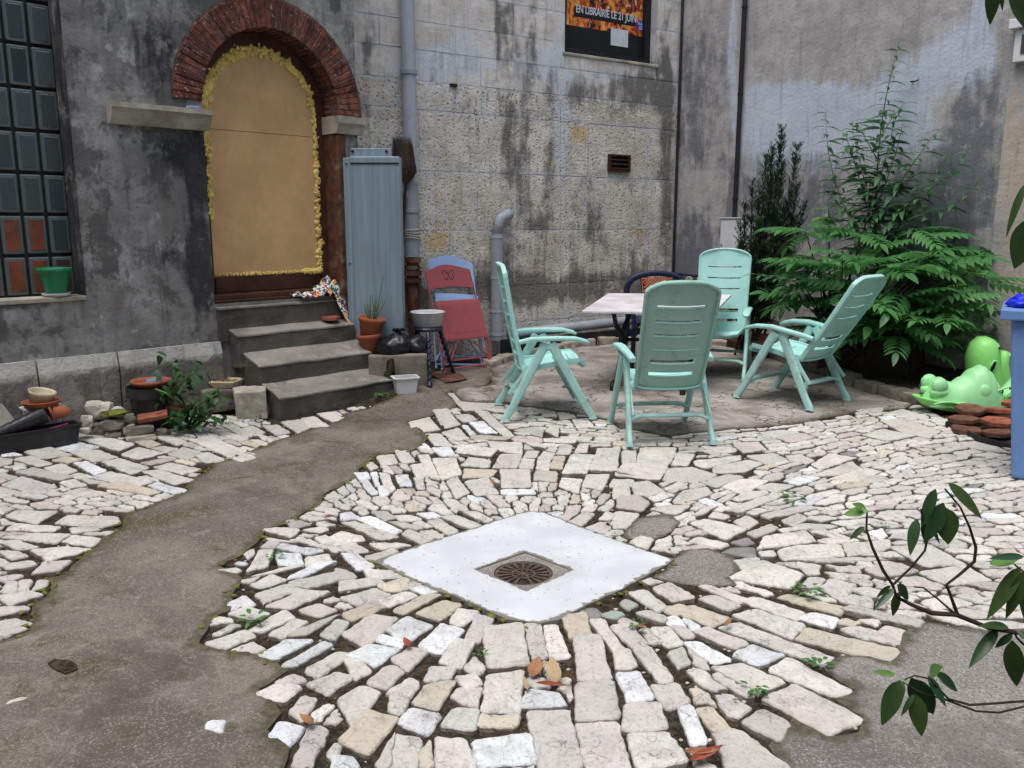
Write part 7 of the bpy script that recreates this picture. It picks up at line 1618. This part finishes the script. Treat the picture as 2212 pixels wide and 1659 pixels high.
for si, st_ in enumerate(stems):
    Y0 = 8.0; Ys = [Y0-(.10*i if si in (4, 5) else .22*i if si == 8 else .03*i*(1 if si % 2 else -1)) for i in range(len(st_))]
    pts = [Q(px, py, Y) for (px, py), Y in zip(st_, Ys)]; m = MB(); m.loft(pts, [.012-.010*i/(len(pts)-1) if si == 0 else .006-.0045*i/(len(pts)-1) for i in range(len(pts))], 5); m.build('branch', 'green_stem', t)
    ln_s = [np.linalg.norm(pts[i+1]-pts[i]) for i in range(len(pts)-1)]; tot = sum(ln_s); d = .18 if si == 0 else .15; k = 0
    while d < tot:
        q = d; i = 0
        while i < len(ln_s)-1 and q > ln_s[i]: q -= ln_s[i]; i += 1
        P = pts[i]+(pts[i+1]-pts[i])*(q/ln_s[i]); base_a = rng.uniform(-.35, .35)+(math.pi/2 if k % 2 else 0)
        fr_ = d/tot
        for s2 in (0, math.pi):
            yaw = math.pi/2+base_a*.6+s2; spots.append((0 if fr_ < .75 else 1, P, yaw, rng.uniform(.0, .5), rng.normal(0, .3), (1.18-.45*fr_)*rng.uniform(.8, 1.15)))
        d += .062*(1.15-.4*fr_) if si == 0 else .062; k += 1
for (kd_, P, yaw, pit, roll, s_) in spots:
    o = bpy.data.objects.new('leaf', bl[kd_]); col.objects.link(o); o.parent = t; o.location = tuple(P-bb); o.rotation_euler = (pit, roll, yaw); o.scale = (s_,)*3
print('butterfly leaves', len(spots))
# conifer
cb = np.array([2.45, 8.75, .2]); t = thing('conifer', 'small dark conifer with sparse upright sprays behind the far chair', 'conifer', cb)
tips = [((1690, 280), 1.0), ((1655, 340), .8), ((1722, 320), .7), ((1625, 395), .55), ((1610, 445), .4), ((1725, 400), .6), ((1640, 430), .6), ((1700, 440), .8), ((1600, 485), .35), ((1665, 400), .9), ((1640, 480), .8), ((1680, 480), .9), ((1715, 470), .7), ((1605, 530), .5), ((1630, 540), .7), ((1740, 440), .4), ((1690, 360), 1.0), ((1670, 320), .9), ((1705, 540), .7)]
m = MB(); fo = MB()
for (px, py), wgt in tips:
    T_ = aty(px, py, 8.7+rng.normal(0, .1)); B_ = cb+rng.normal(0, .05, 3)*np.array([1, 1, .2]); pts = [B_, (B_*.5+T_*.5)+np.array([(T_[0]-B_[0])*.2, 0, -.05]), T_]; m.loft(pts, [.014, .008, .002], 5)
    n = int(230*wgt)+90
    for k in range(n):
        s_ = rng.uniform(.15, 1)**.8; P = (1-s_)**2*pts[0]+2*s_*(1-s_)*pts[1]+s_*s_*pts[2]; r = .24*(1-s_*.75)*rng.uniform(.3, 1); a = rng.uniform(0, 6.28); e = P+np.array([r*math.cos(a), r*math.sin(a), r*.7+.02])
        fo.tube([P, e], [.003, .001], 3, False)
        for q in range(7):
            f_ = rng.uniform(.2, 1); p = P+(e-P)*f_; b = rng.uniform(0, 6.28); dd_ = np.array([math.cos(b)*.6, math.sin(b)*.6, .8]); leaf_into(fo, p, dd_, rng.uniform(.025, .05), .008, n=2, fold=0, droop=.1)
m.build('stem', 'bark', t); o = fo.build('foliage', 'conifer_leaf', t); tag(o, kind='stuff')
# foreground laurel branches (right), on stems coming in from the side
lm_ = leaf_mesh('leaf', .105, .036, 'laurel_leaf', .22, .12, 8)
lm_y = leaf_mesh('leaf', .06, .024, 'young_leaf', .22, .15, 6)
t = thing('laurel_branch', 'dark leaved evergreen branch reaching in from the lower right, close to the camera', 'branch', aty(2300, 1400, 1.75))
YL = 1.75
def b3(x, y): return (1474.7+x/3, 1106+y/3)
def brn(pts, r0, r1, Y=YL, dY=0):
    m = MB(); P = [aty(*b3(*q), Y+dY*i) for i, q in enumerate(pts)]; m.loft(P, [(r0+(r1-r0)*i/(len(P)-1))*(1+.15*math.sin(i*5)) for i in range(len(P))], 7); m.build('twig', 'bark', t)
brn([(2500, 900), (2212, 790), (1980, 750), (1770, 665), (1610, 655), (1480, 600), (1385, 550), (1360, 470), (1300, 380), (1230, 230), (1190, 110), (1195, 0)], .0062, .0022)
brn([(1365, 470), (1480, 360), (1570, 250), (1590, 150), (1560, 50), (1545, -20)], .003, .0022)
brn([(1780, 660), (1710, 470), (1800, 400), (1890, 320), (1900, 230), (1860, 100), (1800, -30), (1700, -150)], .0042, .0022)
brn([(1770, 665), (1650, 560), (1560, 490), (1500, 485)], .0028, .0016)
brn([(2400, 1230), (2212, 1225), (2020, 1240), (1860, 1250), (1720, 1210), (1600, 1080), (1500, 1060), (1430, 1090)], .0035, .0016, YL, 0); brn([(2400, 1200), (2212, 1260), (2050, 1300), (1900, 1290), (1700, 1215), (1540, 1170), (1420, 1100)], .0030, .0016)
brn([(2212, 860), (2170, 820), (2140, 770), (2050, 740)], .003, .0018); brn([(2300, 470), (2200, 380), (2150, 340)], .003, .0018)
def lf(bx_, by_, tx, ty, mesh=None, Y=YL, wide=1.0, tw=0.0):
    A_ = aty(*b3(bx_, by_), Y+rng.normal(0, .012)); B_ = aty(*b3(tx, ty), Y+rng.normal(-.01, .015)); d = B_-A_; ln_ = np.linalg.norm(d); d /= ln_
    view = A_-np.array([0, 0, EYE]); view /= np.linalg.norm(view); nrm = -view+np.array([rng.normal(0, .35), 0, .55]); x = np.cross(d, nrm); x /= np.linalg.norm(x); z = np.cross(x, d)
    ca, sa = math.cos(tw), math.sin(tw); x, z = x*ca+z*sa, z*ca-x*sa
    mesh = mesh or lm_; base_l = .105 if mesh is lm_ else .06; s_ = ln_/base_l
    o = bpy.data.objects.new('leaf', mesh); col.objects.link(o); o.parent = t; M_ = Matrix(((x[0]*s_*wide, d[0]*s_, z[0]*s_, A_[0]-ORG[t.name][0]), (x[1]*s_*wide, d[1]*s_, z[1]*s_, A_[1]-ORG[t.name][1]), (x[2]*s_*wide, d[2]*s_, z[2]*s_, A_[2]-ORG[t.name][2]), (0, 0, 0, 1))); o.matrix_local = M_
for q in [(1700, -30, 1725, 215, 2.2), (1690, -60, 1580, 205, 1.5), (1570, 50, 1690, 205, 1.1), (1520, 45, 1465, 275, 1.15), (1560, 55, 1560, 195, .8), (1720, -190, 1960, 40, .95), (1640, -150, 1540, 100, 1.0), (1180, 95, 1080, 175, 1.2), (1390, 470, 1480, 570, 1.6), (1350, 475, 1250, 555, .8), (1370, 495, 1245, 630, .8), (1400, 520, 1355, 680, 1.2), (1395, 510, 1500, 600, 1.1),
          (2190, 355, 1975, 690, .9), (2212, 380, 2100, 705, .9), (2230, 400, 2230, 760, 1.0), (2110, 745, 1935, 725, .9), (2040, 760, 1860, 1000, .9), (2140, 790, 2020, 880, 1.2), (2135, 830, 2165, 1155, 1.2), (2150, 760, 2280, 860, .9), (2212, 290, 2000, 290, .8), (2000, 350, 1990, 360, .3),
          (1410, 1090, 1285, 1390, 1.3), (1430, 1100, 1350, 1310, 1.1), (1480, 1075, 1640, 1340, 1.5), (1510, 1180, 1550, 1465, 1.5), (1590, 1060, 1710, 1260, 1.0), (1500, 1180, 1415, 1320, .8), (1640, 1050, 1815, 1160, 1.0)]:
    lf(*q[:4], wide=q[4]*.85)
for q in [(1200, -10, 1040, 10, 1.2), (1195, -5, 1120, -60, 1.0), (1375, 1055, 1240, 1030, .8), (1600, 1050, 1660, 1000, 1.6), (1990, 340, 2212, 270, 1.0), (1440, 1100, 1400, 1050, .8)]: lf(*q[:4], mesh=lm_y, wide=q[4])
# leaves hanging in at the top right corner
t2_ = thing('laurel_spray', 'few dark pointed leaves hanging in at the upper right corner', 'branch', aty(2240, -60, 1.9)); m = MB(); m.loft([aty(2150, -40, 1.9), aty(2200, -60, 1.9), aty(2300, -80, 1.9)], [.002, .003, .004], 6); m.build('twig', 'bark', t2_)
t = t2_
def inv3(px, py): return ((px-1474.7)*3, (py-1106)*3)
for (a, b, c, d_, w_) in [(2148, -45, 2140, 54, 1.05), (2165, -45, 2163, 25, .6), (2185, -50, 2240, 70, 1.5)]: lf(*inv3(a, b), *inv3(c, d_), Y=1.9, wide=w_)
t3_ = thing('laurel_sprig', 'hanging evergreen leaves at the right edge halfway up', 'branch', aty(2260, 400, 1.9)); m = MB(); m.loft([aty(2215, 398, 1.9), aty(2260, 380, 1.9), aty(2330, 360, 1.9)], [.002, .003, .004], 6); m.build('twig', 'bark', t3_); t = t3_
for (a, b, c, d_, w_) in [(2216, 395, 2170, 510, .42), (2235, 470, 2190, 580, 1.6), (2225, 420, 2245, 520, 1.0)]: lf(*inv3(a, b), *inv3(c, d_), Y=1.9, wide=w_)
# fallen leaves
def fallen(px, py, l, w_, yaw, mat, lab_, lift=.03, curl=.5, pit=0, roll=0):
    me = leaf_mesh('leaf_blade', l, w_, mat, .35, -curl, 6); P = gr(px, py, lift); o = bpy.data.objects.new('fallen_leaf', me); col.objects.link(o); o.location = tuple(P); o.rotation_euler = (pit, roll, yaw)
    mod = o.modifiers.new('t', 'SOLIDIFY'); mod.thickness = .0012; tag(o, lab_, 'leaf', 'dry leaves fallen on the paving')
fallen(1141, 1452, .085, .035, -1.2, 'tan_leaf', 'pale tan leaf at the left of the leaf cluster below the slab', .02, .15, .15)
fallen(1150, 1462, .085, .055, -.3, 'dry_leaf', 'brown curled leaf in the middle of the cluster below the slab', .02, .3, .1)
fallen(1200, 1478, .10, .055, .1, 'tan_leaf', 'big khaki leaf curling upward in the cluster below the slab', .02, .35, .2)
fallen(1158, 1474, .11, .026, -1.9, 'red_leaf', 'thin rust red leaf lying across the gap below the cluster', .025, .1)
fallen(1232, 1462, .05, .03, 3.0, 'red_leaf', 'small crimson leaf at the right of the cluster', .03, .3, .4)
fallen(1140, 1490, .07, .022, .2, 'tan_leaf', 'narrow pale leaf on edge at the left below the cluster', .02, .2)
fallen(1375, 1350, .05, .025, -2.4, 'dry_leaf', 'orange brown leaf right of the slab lower corner', .03, .2)
fallen(1478, 1622, .10, .035, -1.8, 'dry_leaf', 'long brown leaf near the bottom edge, upper of two', .03, .2)
fallen(1490, 1642, .11, .038, -1.2, 'red_leaf', 'long reddish leaf near the bottom edge, lower of two', .03, .2)
fallen(698, 1118, .07, .025, -1.7, 'red_leaf', 'dark red leaf lying at the left rim of the cobbles', .03, .3)
fallen(678, 1562, .05, .035, 1.2, 'dry_leaf', 'orange leaf stuck between stones at the lower left', .03, .4)
fallen(885, 1396, .045, .03, .6, 'red_leaf', 'small red brown leaf between two white stones', .03, .4)
fallen(1070, 1045, .04, .03, .9, 'dry_leaf', 'tiny orange leaf on the cobbles above the slab', .035, .4)
fallen(1565, 1352, .06, .02, -.7, 'dry_leaf', 'orange brown leaf caught between the long right hand stones', .03, .2)
# weeds in the joints
def weed(px, py, n, r, lab_, mat='weed_leaf', lf_=.03, dz=.0):
    P = gr(px, py, dz); t = thing('weed', lab_, 'weed', P, 'small weeds growing between the stones'); m = MB()
    for k in range(n):
        a = rng.uniform(0, 6.28); rr_ = r*rng.uniform(.2, 1); p = P+np.array([rr_*math.cos(a), rr_*math.sin(a), rng.uniform(.005, .6*r)]); leaf_into(m, p, (math.cos(a), math.sin(a), rng.uniform(-.1, .6)), lf_*rng.uniform(.6, 1.2), lf_*.5, n=3)
    m.build('leaves', mat, t, smooth=True)
for (px, py, n, r, lf_, lb) in [(825, 858, 26, .05, .04, 'bright weed with rounded leaflets growing out of the lowest step'), (548, 905, 16, .05, .03, 'small weed sprouting under the square stone block'), (640, 895, 9, .03, .03, 'weed seedling at the foot of the lowest step'), (1745, 1283, 24, .05, .035, 'low green weed in the joints right of the slab'), (1710, 1078, 18, .06, .045, 'star shaped weed among the cobbles right of centre'),
    (1785, 900, 12, .03, .03, 'thin upright weed near the tilted chair'), (1320, 1158, 12, .03, .02, 'green tuft at the upper right edge of the slab'), (1040, 1418, 10, .025, .02, 'green sprig between cobbles below the slab'), (1375, 1352, 14, .03, .02, 'green tuft right of the slab lower corner'), (1100, 1112, 12, .03, .015, 'yellow green moss plant at the top corner of the slab'),
    (1042, 1124, 10, .03, .015, 'little moss tuft at the upper left edge of the slab'), (590, 1203, 12, .03, .03, 'weed at the left rim of the round cobble field'), (545, 1345, 12, .04, .04, 'stringy weed at the lower left rim of the cobbles'), (1630, 1492, 12, .04, .03, 'weed in the dark gap at the lower right'), (1770, 1440, 12, .03, .035, 'two leaf seedling on the long stones at the right'), (1910, 1140, 12, .03, .02, 'tiny clover tuft among the far right stones'),
    (545, 1000, 14, .05, .02, 'weed line where cobbles meet the path'), (1440, 583+152, 12, .05, .04, 'plant hanging over the edging by the table')]: weed(px, py, n, r, lb, lf_=lf_, dz=.012)
# moss in joints along the path edge
ms = MB()
for poly in (PATH[8:26], PATH[33:48], SLABP):
    for i in range(len(poly)-1):
        a, b = gr(*poly[i]), gr(*poly[i+1])
        for k in range(int(np.linalg.norm(b-a)/.02)):
            if rng.uniform() < .5: continue
            s_ = rng.uniform(); p = a+(b-a)*s_+rng.normal(0, .02, 3)*np.array([1, 1, 0]); r = rng.uniform(.006, .018); ms.blob((p[0], p[1], zg(p[0], p[1])+.002), (r, r, r*.5), k, .4, 2, 1)
o = ms.build('moss', 'moss', smooth=False); tag(o, kind='stuff')
